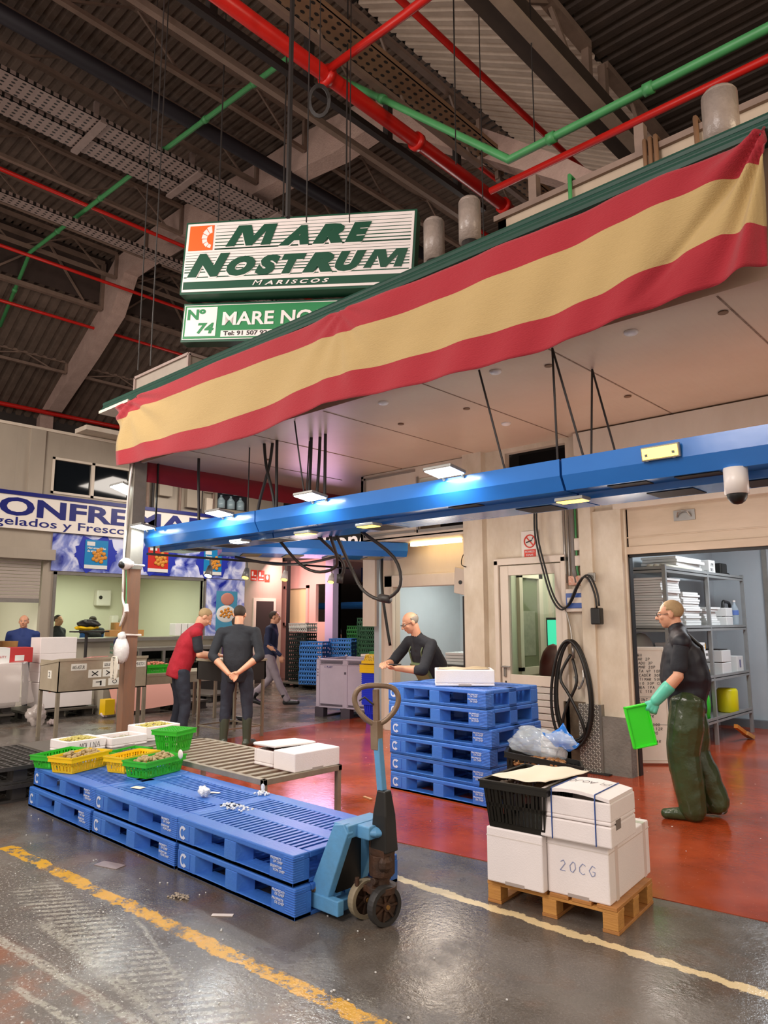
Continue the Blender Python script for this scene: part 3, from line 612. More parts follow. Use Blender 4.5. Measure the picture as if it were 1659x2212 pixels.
# office interior
struct(MB().box(-5.4, -4.15, 9.9, 10.0, 0, 2.8).build('wall_back', mat('office_wall', 'c0bea8', .6))); struct(MB().box(-5.5, -5.4, 7.7, 9.9, 0, 2.8).build('wall_left', MC['office_wall']))
struct(MB().box(-4.2, -4.12, 7.67, 12.2, 0, 3.4).build('wall_right', M_cool)); struct(MB().box(-5.5, -4.15, 7.67, 10, 2.8, 2.9).build('ceiling', MC['office_wall']))
b = MB()
for a in ((8.38, 8.46, .95, 2.3), (8.88, 8.98, .95, 2.3), (8.38, 8.98, 2.2, 2.3), (8.38, 8.98, .90, 1.0), (9.2, 9.26, .9, 2.4)): b.box(-5.4, -5.35, *a)
struct(b.build('window_2', M_white)); struct(MB().box(-5.4, -5.385, 8.46, 8.88, 1.0, 2.2).build('window_2', mat('office_window_pane', '70765c', .15)))  # pane in a plain olive colour, no emission
tag(MB().box(-5.385, -5.38, 8.5, 8.8, 1.15, 1.75).build('wall_notices', mat('notice_paper', '9c9c88', .7, 0, .5, 14)), 'pale paper notices behind the office door glass', 'notice')
dk = thing('office_desk', 'office desk with a monitor seen through the door glass', 'desk', (-4.85, 8.75, 0)); MB().box(-.35, .35, -.3, .3, .72, .76).build('top', M_white, dk); MB().box(-.33, .33, .1, .14, 0, .72).build('panel', M_white, dk)
mo = thing('monitor', 'computer monitor with a turquoise screen behind the door glass', 'monitor', (-4.92, 8.62, .76)); MB().box(-.17, .17, -.02, .02, .40, .90).build('casing', M_dark, mo); MB().box(-.15, .15, -.025, -.021, .43, .87).build('screen', emit('teal_screen', '40c8a0', 1.2), mo); MB().box(-.03, .03, -.02, .02, 0, .4).build('stand', M_dark, mo)
ch = thing('office_chair', 'dark red office chair inside the office behind the door glass', 'chair', (-4.82, 8.15, 0)); MB().ell((0, 0, .5), (.25, .24, .06)).build('seat', mat('maroon_leather', '5a2420', .4), ch, smooth=True)
b = MB(); b.ell((0, .15, .95), (.22, .07, .38), n=16); b.build('backrest', MC['maroon_leather'], ch, smooth=True)
b = MB(); b.cyl((0, 0, .08), (0, 0, .45), .03)
for i in range(5): b.bar((0, 0, .08), (.28*math.cos(i*1.257), .28*math.sin(i*1.257), .03), .04, .04)
b.build('base', M_dark, ch)
l = bpy.data.lights.new('office_lamp', 'AREA'); l.size = .8; l.energy = 22; l.color = (1, .95, .82); o = bpy.data.objects.new('office_lamp', l); C.objects.link(o); o.location = (-4.8, 8.7, 2.75)
# cold room behind the roller door
struct(MB().box(-4.12, 3, 12.2, 12.3, 0, 3.4).build('wall_back', M_cool)); struct(MB().box(-4.12, 3, 7.67, 12.2, 3.3, 3.4).build('ceiling', M_cool)); struct(MB().box(3, 3.1, 7.6, 12.3, 0, 3.4).build('wall_right', M_cool))
struct(MB().box(-3.36, -3.30, 12.14, 12.2, 0, 3.3).build('trim_5', M_alu)); struct(MB().box(-3.3, 3, 12.16, 12.2, 1.6, 1.615).build('trim_5', M_dark)); struct(MB().box(-4.12, 3, 12.1, 12.2, 0, .12).build('baseboard_back', mat('grey_kerb', '6a6e70', .5)))
area((-2.2, 10.0, 3.2), 1.4, 95, (.86, .93, 1.0), (-2.4, 10, 0))
rd = struct(MB().build('door_4', M_white)); b = MB()
b.box(-3.45, 1.5, 7.60, 7.66, 2.36, 2.84); b.box(-3.45, 1.5, 7.59, 7.60, 2.52, 2.53); b.box(-3.45, 1.5, 7.57, 7.66, 2.34, 2.42); b.build('door_panel', mat('stained_roller_panel', 'd4c0a8', .5, 0, .6, 1.6, .1, 8, col2='b09a7c', stretch=(.5, 1, 2)), rd)
MB().box(-3.45, 1.5, 7.60, 7.65, 2.31, 2.345).build('rubber_seal', M_black, rd)
MB().box(-3.455, -3.435, 7.60, 7.68, 0, 2.84).build('guide_rail', M_black, rd)
b = MB(); b.box(-2.92, -2.70, 7.585, 7.60, 2.66, 2.77); b.tube([(-2.88, 7.57, 2.70), (-2.86, 7.54, 2.745), (-2.81, 7.54, 2.76), (-2.76, 7.54, 2.745), (-2.74, 7.57, 2.70)], .009, 6); b.build('pull_handle', M_alu, rd)
# hatch room (behind the leaning man)
struct(MB().box(-7.9, -5.5, 10.4, 10.5, 0, 2.7).build('wall_back', M_cool)); struct(MB().box(-8.0, -7.9, 8.3, 10.5, 0, 2.7).build('wall_left', M_cool)); struct(MB().box(-8, -5.5, 8.3, 10.5, 2.6, 2.7).build('ceiling', M_cool))
area((-6.8, 9.2, 2.5), .9, 38, (.95, 1, .95), (-6.8, 9.3, 0))
b = MB(); b.box(-6.35, -6.0, 9.0, 9.4, .85, 1.75); b.box(-6.4, -6.1, 8.9, 9.2, 1.75, 1.95)
tag(b.build('grey_machine', mat('pale_grey_plastic', 'a0a49c', .4)), 'pale grey machine inside the hatch room at its right edge', 'machine')
for k in range(4):
    p = (-6.5, 8.75, .98+k*.045); b = MB(); b.box(-.28, .28, -.2, .2, 0, .04)
    tag(b.build('tray', mat('clear_white_tray', 'd0d4d0', .25), loc=p, rot=(0, 0, .02*k), bev=.008), 'one of the white trays stacked inside the hatch, behind the leaning man', 'tray', 'white trays stacked inside the hatch')
MB(); tag(MB().box(-6.85, -6.08, 8.45, 9.1, 0, .98).build('dark_cabinet', mat('charcoal_cabinet', '2a2c2a', .5)), 'dark cabinet inside the hatch under the white trays', 'cabinet')
# checker-plate corner guard
cp = thing('corner_guard', 'bright checker-plate metal guard on the foot of the pillar', 'guard', (-3.87, 7.44, 0)); M_chk = mat('checker_plate', '88847a', .3, .4, .3, 8)
b = MB(); b.box(-.16, .10, -.012, 0, 0, .72); b.box(.10, .112, -.012, .13, 0, .72); b.build('plate', M_chk, cp)
b = MB()
for i in range(24):
    for j in range(8):
        a = PI/4 if (i+j) % 2 else -PI/4; x = -.145+j*.031; z = .02+i*.03
        b.bar((x-.013*math.cos(a), -.014, z-.013*math.sin(a)), (x+.013*math.cos(a), -.014, z+.013*math.sin(a)), .006, .006, 0, (0, 1, 0))
b.build('checker_pattern', mat('checker_raised', 'd8d4c8', .3, .3), cp)
MB().box(-.22, .2, -.08, .0, 0, .015).build('foot_plate', M_dark, cp)
# cable runs, sockets, sign, hose
for k, (x, r, m) in enumerate(((-4.18, .018, M_alu), (-4.13, .012, M_alu), (-4.07, .03, mat('grey_conduit', '76706a', .4)), (-4.03, .012, M_grnp))):
    b = MB(); b.tube([(x, 7.53, 3.45), (x, 7.53, 2.2), (x+.03*(k > 1), 7.53, 2.05)], r, 8)
    tag(b.build('wall_conduit', m, smooth=True), ['thin left conduit of the bundle beside the office door', 'thin conduit beside the thick grey one by the office door', 'thick grey conduit beside the office door', 'green cable beside the thick grey conduit'][k], 'conduit')
for k, (z0, z1, x0, x1, m, lb) in enumerate(((2.42, 2.56, -4.05, -3.94, M_white, 'upper small grey junction box on the wall by the pillar'), (2.24, 2.36, -4.05, -3.94, M_white, 'lower small grey junction box on the wall by the pillar'),
        (2.02, 2.13, -4.14, -3.97, mat('orange_label_box', 'c86a48', .4, 0, .8, 30, col2='d8d0b8'), 'cream socket box with orange stickers above the blue breaker box'), (2.05, 2.15, -3.85, -3.76, M_alu, 'small grey switch plate on the pillar'))):
    y = 7.45 if k == 3 else 7.57; t = thing('junction_box', lb, 'junction box', (x0, y, z0)); MB().box(0, x1-x0, -.06 if k < 3 else -.03, 0, 0, z1-z0).build('casing', m, t, bev=.008); MB().box(.01, x1-x0-.01, -.066 if k < 3 else -.036, -.06 if k < 3 else -.03, .012, z1-z0-.012).build('cover', m, t)
t = thing('breaker_box', 'pale breaker box with a blue window below the orange stickers', 'breaker box', (-4.16, 7.57, 1.74)); MB().box(0, .26, -.10, 0, -.02, .24).build('casing', M_white, t, bev=.01); MB().box(.01, .25, -.115, -.10, .02, .19).build('blue_lid', mat('blue_lid', '3a5aa0', .3), t, bev=.006); MB().box(.03, .23, -.117, -.115, .08, .14).build('switch_row', M_white, t)
sg = thing('no_smoking_sign', 'white and red no-smoking sign above the office door', 'sign', (-4.78, 7.56, 2.36)); MB().box(0, .24, -.005, 0, 0, .34).build('board', mat('sign_paper', 'e0d8cc', .4), sg)
Mn = frame((-4.78, 7.553, 2.36), (1, 0, 0), (0, 0, 1)); mr = mat('sign_red', 'd03c28', .4)
b = MB(); b.tube([Mn @ Vector((.12+.075*math.cos(i*PI/12), .215+.075*math.sin(i*PI/12), 0)) for i in range(24)], .009, 5, closed=True); b.bar(Mn @ Vector((.07, .27, 0)), Mn @ Vector((.17, .16, 0)), .015, .004, 0, (0, 1, 0)); b.box(-4.74, -4.58, 7.550, 7.555, 2.38, 2.475)
b.build('red_ring', mr, sg, world=True)
b = MB(); b.bar(Mn @ Vector((.07, .20, .004)), Mn @ Vector((.15, .225, .004)), .014, .004, 0, (0, 1, 0)); b.bar(Mn @ Vector((.155, .235, .004)), Mn @ Vector((.17, .265, .004)), .006, .004, 0, (0, 1, 0)); b.build('cigarette', M_dark, sg, world=True)
text('PROHIBIDO', .036, Mn @ Matrix.Translation((.055, .075, .006)), M_sw, sg, width=.13); text('FUMAR', .036, Mn @ Matrix.Translation((.07, .035, .006)), M_sw, sg, width=.1)
# hanging cable to the black plug
b = MB(); P = [(-4.49, 7.4, 2.95), (-4.5, 7.42, 2.6), (-4.42, 7.44, 2.2), (-4.33, 7.44, 1.9), (-4.22, 7.44, 1.75), (-4.10, 7.42, 1.80), (-3.98, 7.40, 2.0), (-3.88, 7.38, 2.10), (-3.80, 7.36, 2.06), (-3.74, 7.36, 1.9), (-3.73, 7.37, 1.76)]
def smooth_path(P, n=4):
    P = [Vector(p) for p in P]; Q = []
    for i in range(len(P)-1):
        a, b_, c, d = P[max(i-1, 0)], P[i], P[i+1], P[min(i+2, len(P)-1)]
        for k in range(n):
            t = k/n; Q.append(.5*((2*b_)+(c-a)*t+(2*a-5*b_+4*c-d)*t*t+(3*b_-a-3*c+d)*t**3))
    return Q+[P[-1]]
b.tube(smooth_path(P), .011, 6); b.tube([p+Vector((.025, .01, .02)) for p in smooth_path(P)], .011, 6)
pc = thing('hanging_cable', 'black cable looping from the blue beam to a plug by the pillar', 'cable', (-4.1, 7.4, 1.7)); b.build('cable', M_black, pc, world=True, smooth=True); MB().box(-3.79, -3.68, 7.33, 7.43, 1.58, 1.76).build('plug', M_black, pc, world=True, bev=.012)
hs = thing('coiled_hose', 'big black hose coiled on the wall beside the pillar', 'hose', (-4.08, 7.45, 1.4)); b = MB()
for k, (w, hh, dz, dx) in enumerate(((.225, .56, .84, 0), (.20, .53, .86, .015), (.235, .58, .82, -.005))):
    b.tube([(-4.08+dx+w*math.sin(a)*(1-.18*math.cos(a)), 7.42-.03*k, dz+hh*math.cos(a)) for a in [2*PI*i/40 for i in range(40)]], .017, 8, closed=True)
b.tube(smooth_path([(-4.08, 7.40, 1.25), (-4.2, 7.36, 1.0), (-4.08, 7.34, .8), (-3.95, 7.34, .55), (-3.93, 7.36, .38), (-4.05, 7.36, .30)]), .017, 8); b.tube(smooth_path([(-4.06, 7.40, 1.2), (-4.0, 7.36, .95), (-4.12, 7.35, .7), (-4.18, 7.34, .5), (-4.16, 7.36, .36), (-4.0, 7.36, .25)]), .017, 8)
b.build('hose', M_black, hs, world=True, smooth=True)
b = MB(); b.tube(smooth_path([(-4.18, 7.5, 1.75), (-4.13, 7.5, 1.55), (-4.10, 7.48, 1.36)]), .009, 6); b.cyl((-4.09, 7.47, 1.37), (-4.08, 7.46, 1.2), .02); b.build('tap', M_alu, hs, world=True, smooth=True); b = MB(); b.tube(smooth_path([(-4.08, 7.46, 1.0), (-4.0, 7.40, .88), (-3.93, 7.38, .98), (-3.94, 7.4, 1.08)]), .012, 6); b.build('hook', M_alu, hs, world=True)
# scale display on a pole beside the hatch
t = thing('scale_display', 'cream scale display on a dark pole beside the hatch', 'scale', (-6.0, 8.0, 0)); MB().cyl((0, 0, 0), (0, 0, 1.95), .022).build('pole', M_dark, t)
b = MB(); b.add([(-.14, -.05, 2.0), (.10, -.05, 1.95), (.06, -.05, 2.32), (-.12, -.05, 2.36), (-.14, .08, 2.0), (.10, .08, 1.95), (.06, .08, 2.32), (-.12, .08, 2.36)], [(0, 1, 2, 3), (7, 6, 5, 4), (0, 4, 5, 1), (1, 5, 6, 2), (2, 6, 7, 3), (3, 7, 4, 0)]); b.build('head', M_white, t, bev=.01)
MB().cyl((-.02, -.06, 2.14), (-.02, -.05, 2.14), .028, n=14).build('button', M_black, t); MB().box(.08, .17, -.03, .1, 2.0, 2.26).build('motor', mat('brass_grey', '8a7a54', .4, .5), t, bev=.01)
tag(MB().tube(smooth_path([(-5.65, 7.9, 2.7), (-5.68, 7.6, 2.5), (-5.66, 7.5, 2.35), (-5.55, 7.45, 2.3)]), .006, 5).build('thin_wire', M_black), 'thin black wire dropping from the overhanging box', 'cable')
tag(MB().tube(smooth_path([(-7.55, 8.0, 2.6), (-7.5, 7.95, 2.1), (-7.46, 8.0, 1.6), (-7.4, 8.02, 1.25)]), .022, 6).build('wall_hose', M_black, smooth=True), 'black hose hanging down the left jamb of the hatch', 'hose')
# dark upper opening with red machine
b = MB(); b.box(-5.0, -4.15, 7.9, 7.95, 3.4, 3.75); tag(b.build('duct_interior', M_blk2), 'dark opening above the office door under the canopy', 'opening')
b = MB(); b.box(-4.95, -4.35, 7.6, 7.8, 3.40, 3.52); tag(b.build('red_case', mr), 'red case lying in the dark opening above the office door', 'case')
# ================================================================== blue lamp beam
M_blue = mat('glossy_blue_paint', '2c74c4', .18, 0, .25, 2.2, .05, 6, col2='2460ac'); M_slot = mat('slot_dark', '18130e', .8)
sec = [(4.90, 2.86), (4.90, 2.73), (4.96, 2.62), (5.16, 2.62), (5.17, 2.57), (5.55, 2.57), (5.62, 2.68), (5.62, 2.86)]
bm_ = thing('blue_lamp_beam', 'long glossy blue sheet-metal beam hung across the stall front, carrying lamps', 'beam', (-3.1, 4.9, 2.6))
def extr(secs, x0, x1, name, par, m):
    b = MB(); n = len(secs); vs = [(x0, y, z) for y, z in secs]+[(x1, y, z) for y, z in secs]
    b.add(vs, [(i, n+i, n+(i+1) % n, (i+1) % n) for i in range(n)]+[tuple(range(n)), tuple(range(2*n-1, n-1, -1))]); return b.build(name, m, par, world=True)
for x0, x1 in ((-9.15, -6.62), (-6.60, -2.74), (-2.72, 3)): extr(sec, x0, x1, 'beam_section', bm_, M_blue)
b = MB()
for x in (-8.6, -7.9, -6.9, -5.2, -3.35, -2.2, -1.55): b.box(x, x+.34, 5.22, 5.5, 2.564, 2.569)
for x in (-3.9, -2.4, -1.9): b.box(x, x+.3, 4.99, 5.12, 2.614, 2.619)
b.build('lamp_slot', M_slot, bm_, world=True)
b = MB()
for x in (-8.6, -7.9, -6.9, -5.2): b.box(x-.03, x+.37, 5.19, 5.53, 2.566, 2.5695)
b.build('slot_frame', M_alu, bm_, world=True)
ang = math.atan2(8.1-5.25, -6.95+8.55); sb = thing('blue_lamp_beam', 'second blue beam running back from the left end of the long one', 'beam', (-8.55, 5.75, 2.5), ang-PI/2)
b = MB(); sec2 = [(-.4, .24), (-.4, .12), (-.34, .04), (.34, .04), (.4, .12), (.4, .24)]; n = 6; L_ = 2.65
b.add([(x, 0, z) for x, z in sec2]+[(x, L_, z) for x, z in sec2], [(i, (i+1) % n, n+(i+1) % n, n+i) for i in range(n)]+[tuple(range(5, -1, -1)), tuple(range(6, 12))]); b.build('beam_section', M_blue, sb)
b = MB()
for y in (.3, .9, 1.5, 2.1): b.box(-.2, .2, y, y+.26, .03, .038)
b.build('lamp_slot', MC['brass_grey'], sb)
# cables carrying the beam
for k, (a, e) in enumerate((((-2.78, 4.93, 3.78), (-2.78, 4.95, 2.86)), ((-2.78, 4.93, 3.78), (-2.56, 4.95, 2.86)), ((-2.78, 5.60, 3.78), (-2.78, 5.5, 2.86)), ((-2.78, 5.60, 3.78), (-2.53, 5.5, 2.86)), ((-3.51, 4.95, 3.78), (-3.30, 5.0, 2.86)), ((-5.94, 4.9, 3.78), (-5.85, 5.0, 2.86)), ((-6.5, 5.6, 3.78), (-6.5, 5.55, 2.86)), ((-7.3, 5.3, 3.78), (-7.3, 5.3, 2.86)))):
    tag(MB().cyl(a, e, .009, n=6).build('beam_cable', M_dark), 'thin dark cable holding the long blue beam from the soffit', 'cable', 'suspension cables of the long blue beam')
for k, (x, y, dx) in enumerate(((-7.0, 5.3, .25), (-6.9, 5.35, -.28), (-6.75, 5.3, .02), (-6.35, 5.5, -.03), (-6.25, 5.55, -.05), (-6.1, 5.5, 0), (-8.3, 5.2, .06))):
    tag(MB().tube(smooth_path([(x, y, 3.78), (x+dx*.2, y, 3.5), (x+dx*.8, y, 3.1), (x+dx, y, 2.86)]), .019, 7).build('feed_hose', M_dark, smooth=True), 'dark hose running from the soffit into the long blue beam', 'hose', 'dark hoses between soffit and blue beam')
for k, P in enumerate(([(-6.9, 5.5, 2.58), (-6.8, 5.75, 2.3), (-6.5, 5.8, 2.2), (-6.2, 5.8, 2.28), (-6.0, 5.5, 2.58)], [(-5.9, 5.5, 2.58), (-5.95, 5.8, 2.2), (-5.75, 5.8, 1.95), (-5.45, 5.8, 1.85), (-5.2, 5.8, 2.0), (-5.25, 5.75, 2.3), (-5.5, 5.5, 2.58)],
        [(-6.2, 5.5, 2.58), (-6.15, 5.85, 2.3), (-6.25, 5.9, 2.12)], [(-8.4, 5.9, 2.50), (-8.0, 6.3, 2.40), (-7.6, 6.6, 2.42), (-7.3, 6.9, 2.52)])):
    b = MB(); b.tube(smooth_path(P), .019, 8)
    if k == 1: b.cyl((-5.5, 5.8, 1.87), (-5.36, 5.8, 1.85), .045)
    if k == 2: b.cyl((-6.25, 5.9, 2.17), (-6.26, 5.9, 2.06), .04)
    tag(b.build('looped_hose', M_dark, smooth=True), ['dark hose loop under the middle of the blue beam', 'longest dark hose loop with a coupling, hanging lowest under the beams', 'short dark hose end with a nozzle hanging under the beams', 'slack dark cable bundle under the left blue beam'][k], 'hose')
# flood lights
M_lamp = emit('cool_led', 'f4fff8', 20); M_lampw = emit('warm_led', 'ffc450', 5); M_lampc = mat('lamp_housing', '8c8c88', .4, .3)
def flood(p, up, ext, label, m=M_lamp, w=.15, d=.11, tilt=0.0, rz=0.0, en=14, col=(.92, 1, .95)):
    t = thing('flood_light', label, 'light', p, rz); t.rotation_euler = (tilt, 0, rz)
    MB().box(-w, w, -d, d, 0, .03).build('housing', M_lampc, t, bev=.006); MB().box(-w+.012, w-.012, -d+.012, d-.012, -.006, 0).build('lens', m, t)
    b = MB(); b.bar((w*.7, d, .01), (w*.7, ext, up), .02, .02); b.bar((-w*.7, d, .01), (-w*.7, ext, up), .02, .02); b.build('bracket', M_lampc, t)
    l = bpy.data.lights.new('led', 'AREA'); l.shape = 'RECTANGLE'; l.size = w*1.8; l.size_y = d*1.8; l.energy = en; l.color = col
    o = bpy.data.objects.new('led', l); C.objects.link(o); o.parent = t; o.location = (0, 0, -.02); return t
for p, s in (((-8.93, 4.76, 2.84), 'nearest the post'), ((-7.12, 4.76, 2.86), 'second from left on the long beam'), ((-5.50, 4.76, 2.87), 'middle of the long beam'), ((-3.76, 4.76, 2.88), 'left of the double cables')):
    flood((p[0]+(.14 if p[0] < -8 else 0), p[1]-(.06 if p[0] < -8 else 0), p[2]), -.02, .14, 'lit white floodlight on the beam front, '+s, tilt=math.radians(-8), en=16 if p[0] > -8 else 8, col=(.85, .95, 1))
flood((-1.94, 4.86, 2.78), .0, .0, 'yellow floodlight mounted flat on the blue beam face at the right', M_lampw, .135, .05, math.radians(-80), en=4, col=(1, .8, .4))
for x, y, m, s in ((-7.1, 5.05, M_lamp, 'left'), (-5.9, 5.05, M_lampw, 'centre left'), (-4.95, 5.05, M_lampw, 'centre right'), (-2.72, 5.05, M_lampw, 'right')):
    flood((x, y, 2.545), .02, .1, 'lamp glowing under the long blue beam, '+s+' one', m, .12, .07, en=7, col=(1, .9, .7))
# corner post with camera, lamp and cables
po = thing('canopy_post', 'wooden-brown and steel post at the left corner of the canopy', 'post', (-9.05, 4.74, 0)); M_wood = mat('worn_brown_post', '8c6248', .6, 0, .6, 3, .1, 20, col2='6a5c50', stretch=(3, 3, .5))
MB().box(-.09, .05, -.08, .08, 0, 2.3).build('lower_shaft', M_wood, po); MB().box(-.10, .06, -.09, .09, 2.3, 3.78).build('upper_shaft', mat('grey_post', '8c8478', .6, 0, .5, 3), po)
b = MB(); b.tube(smooth_path([(.02, -.1, 3.8), (.02, -.14, 3.3), (-.03, -.12, 2.9), (-.07, -.11, 2.5), (-.05, -.11, 2.1), (-.04, -.11, 1.9), (.05, -.12, 1.75), (-.08, -.11, 1.55)]), .016, 6); b.tube(smooth_path([(.0, -.1, 3.6), (-.04, -.13, 3.0), (-.09, -.11, 2.6), (-.04, -.12, 2.0)]), .01, 6); b.build('white_cables', MC['white_plastic'], po, smooth=True)
for z in (1.43, 2.35): MB().tube([(-.13, -.1, z), (.09, -.1, z+.01), (.09, .1, z), (-.13, .1, z)], .014, 6, closed=True).build('cable_tie', MC['white_plastic'], po)
t = thing('security_camera', 'white dome camera strapped to the canopy post', 'camera', (-8.97, 4.58, 2.36)); MB().ell((0, 0, 0), (.085, .085, .08), n=18).build('housing', MC['white_plastic'], t, smooth=True); MB().ell((.02, -.055, -.015), .05, n=14).build('lens', M_black, t, smooth=True); MB().cyl((0, 0, 0), (0, .1, 0), .04).build('mount', MC['white_plastic'], t)
t = thing('security_camera', 'white dome camera at the right edge under the blue beam', 'camera', (-1.5, 5.0, 2.40)); MB().cyl((0, 0, .05), (0, 0, .225), .075, n=20).build('housing', MC['white_plastic'], t, smooth=True); MB().ell((0, 0, .05), (.065, .065, .07), n=16).build('dome', M_black, t, smooth=True)
p = PY(250, 1040, 4.74); flood((-9.33, 4.70, 3.42), .10, .05, 'bright white floodlight on an arm near the top of the canopy post', M_lamp, .19, .15, math.radians(-18), en=14)
MB().bar((-.28, 0, 3.52), (-.05, 0, 3.55), .03, .03).build('lamp_arm', M_lampc, po)
t = thing('plug_bundle', 'white plug hanging on a cable by the canopy post', 'plug', (-8.95, 4.6, 1.75)); MB().tube(smooth_path([(-.05, 0, .6), (.0, 0, .3), (.03, -.01, .06)]), .008, 5).build('cord', M_grnp, t, smooth=True); MB().cyl((.03, -.01, .08), (.06, -.01, -.02), .03).build('plug', MC['white_plastic'], t)
# netting bag tied on the post
t = thing('tied_bag', 'white plastic bag with green print tied to the post above the sink', 'bag', (-8.96, 4.60, 1.02)); b = MB()
b.ell((0, -.02, .22), (.11, .09, .17), n=18, wob=.10); b.ell((0, -.02, .40), (.06, .05, .06), n=12, wob=.15); b.build('bag', mat('white_bag', 'e4e0dc', .4, 0, .2, 20, .5, 20), t, smooth=True)
b = MB()
for k in range(5): b.tube([(-.05+.02*k+.045*math.cos(a), -.1, .0+.14*math.sin(a)) for a in [i*PI/6 for i in range(12)]], .011, 5, closed=True)
b.build('white_loops', mat('cord_cream', 'dcd4c4', .6), t); Mb = frame((-9.05, 4.47, 1.25), (1, 0, 0), (0, 0, 1)); L = hand('SOAJ', .03, 0, .05)+hand('PEPE', .03, 0, 0)+hand('MANO', .03, 0, -.05); scribble(L, Mb, mat('print_green', '1c5a40', .5), .005, t)
# track rail with spot lamps beneath the left beam
t = thing('lamp_rail', 'black rail carrying small spot lamps beneath the left blue beam', 'rail', (-9.0, 4.9, 2.5)); MB().box(-.02, .02, 0, 3.9, 0, .03).build('rail', M_black, t)
MB().bar((0, .1, .03), (0, .1, 1.28), .02, .02).build('drop_rod', M_black, t)
for k, (y, s) in enumerate(((5.9, 'leftmost'), (6.55, 'second from the left'), (7.3, 'middle, pale cylinder'), (8.3, 'right, pale boxy'))):
    q = thing('spot_lamp', 'small spot lamp on the black rail, '+s, 'spot lamp', (-9.0, y, 2.5)); MB().bar((0, 0, 0), (0, 0, -.12), .02, .02).build('arm', M_lampc, q)
    b = MB(); b.cyl((0, 0, -.10), (.03, -.05, -.24), .035, .06, n=14); b.build('head', MC['white_plastic'] if k > 1 else M_lampc, q, smooth=True); MB().cyl((.03, -.051, -.241), (.031, -.053, -.246), .05, n=14).build('lens', M_lamp if k == 0 else M_lampw, q)
# ================================================================== frozen-food stall across the aisle (wall X = -15.5)
XW = -15.5
M_gw = panelmat('grey_sandwich_wall', 'a89c8c', 1, .9, .8, .5, .3, '7c7264'); M_cr = mat('lit_cream_room', 'dcd8c4', .5); M_navy = mat('navy_paint', '101a70', .4)
def wallX(x0, x1, y0, y1, z0, z1, holes, m, name='wall_left'):
    b = MB(); ys = sorted({y0, y1, *[h[0] for h in holes], *[h[1] for h in holes]}); zs = sorted({z0, z1, *[h[2] for h in holes], *[h[3] for h in holes]})
    for i in range(len(ys)-1):
        for j in range(len(zs)-1):
            cy, cz = (ys[i]+ys[i+1])/2, (zs[j]+zs[j+1])/2
            if not any(h[0] < cy < h[1] and h[2] < cz < h[3] for h in holes): b.box(x0, x1, ys[i], ys[i+1], zs[j], zs[j+1])
    return struct(b.build(name, m))
wallX(XW-.12, XW, -2, 9.2, 0, 5.62, [(2.0, 6.1, 0.0, 2.85), (6.38, 9.2, 1.2, 2.58), (6.14, 7.95, 4.30, 5.09)], M_gw)
wallX(XW-.12, XW, 9.2, 12.45, 0, 5.35, [(9.2, 9.96, 1.2, 2.58), (11.58, 12.15, 0, 2.12), (10.3, 11.3, 4.45, 5.25)], M_gw)
struct(MB().box(XW-.2, XW+.03, -2, 9.2, 5.62, 5.68).build('trim_6', M_white)); struct(MB().box(XW-.05, XW+.06, 5.65, 5.95, 4.2, 5.62).build('trim_6', MC['grey_sandwich_wall']))
struct(MB().box(XW-.06, XW+.5, 6.6, 8.6, 5.70, 5.80).build('trim_7', M_white))
for a in ((-19, XW-.12, 9.96+.1, 10.2, 0, 3.0), (-19, -18.9, 0, 10.2, 0, 3.0)): struct(MB().box(*a).build('wall_back', M_cr))
struct(MB().box(-19, XW-.12, -2, 10.2, 2.9, 3.0).build('ceiling', M_cr)); struct(MB().box(-19, XW-.12, 6.2, 6.26, 0, 2.9).build('wall_side', M_cr))
struct(MB().box(-16.8, -16.7, 11.4, 12.5, 0, 3).build('wall_back', M_blk2))
for y, e in ((4.0, 70), (8.0, 80)): area((-17.0, y, 2.8), 1.4, e, (1, .98, .82), (-17, y, 0))
# upper window
w = struct(MB().build('window_3', M_white)); b = MB()
for a in ((6.14, 6.19, 4.3, 5.09), (7.90, 7.95, 4.3, 5.09), (7.0, 7.07, 4.3, 5.09), (6.14, 7.95, 4.3, 4.35), (6.14, 7.95, 5.04, 5.09)): b.box(XW-.08, XW+.02, *a)
b.build('window_frame', M_white, w); MB().box(XW-.05, XW-.045, 6.19, 7.9, 4.35, 5.04).build('dark_glass', mat('dark_glass', '14181c', .05), w)
struct(MB().box(XW-.14, XW-.12, 10.2, 11.4, 4.4, 5.3).build('wall_niche', mat('niche_dark', '1c2028', .6)))
for k, (y, z) in enumerate(((10.45, 4.47), (10.75, 4.47), (11.05, 4.47), (10.6, 4.85), (10.95, 4.85))):
    b = MB(); b.cyl((0, 0, 0), (0, 0, .2), .11, n=12); b.cyl((0, 0, .2), (0, 0, .3), .11, .03, n=12); b.cyl((0, 0, .3), (0, 0, .34), .03, n=8)
    tag(b.build('water_bottle', mat('blue_clear_plastic', '5478a8' if k > 2 else '9ab0b8', .15), loc=(XW-.06, y, z), smooth=True), 'large water bottle in the lit upper niche of the far stall', 'bottle', 'water bottles in the upper niche')
for k, (y, z, w_, h_, s) in enumerate(((8.6, 4.55, .35, .5, 'wide grey'), (9.35, 4.35, .4, .6, 'large beige'), (9.9, 4.3, .18, .35, 'small white lower'), (9.9, 4.8, .18, .4, 'small white upper'), (8.9, 4.95, .2, .3, 'small grey top'))):
    tag(MB().box(XW, XW+.14, y, y+w_, z, z+h_).build('electric_cabinet', M_white if k > 1 else mat('beige_cab', '9c9080', .5), bev=.01), s+' electric cabinet high on the far stall wall', 'cabinet')
for k, y in enumerate((8.35, 8.48, 9.2, 9.8, 10.15)):
    tag(MB().cyl((XW+.05, y, 4.2), (XW+.05, y, 5.35), .035, n=8).build('wall_pipe', M_dark if k % 2 else M_steel), 'vertical pipe high on the far stall wall', 'pipe', 'vertical pipes on the far stall wall')
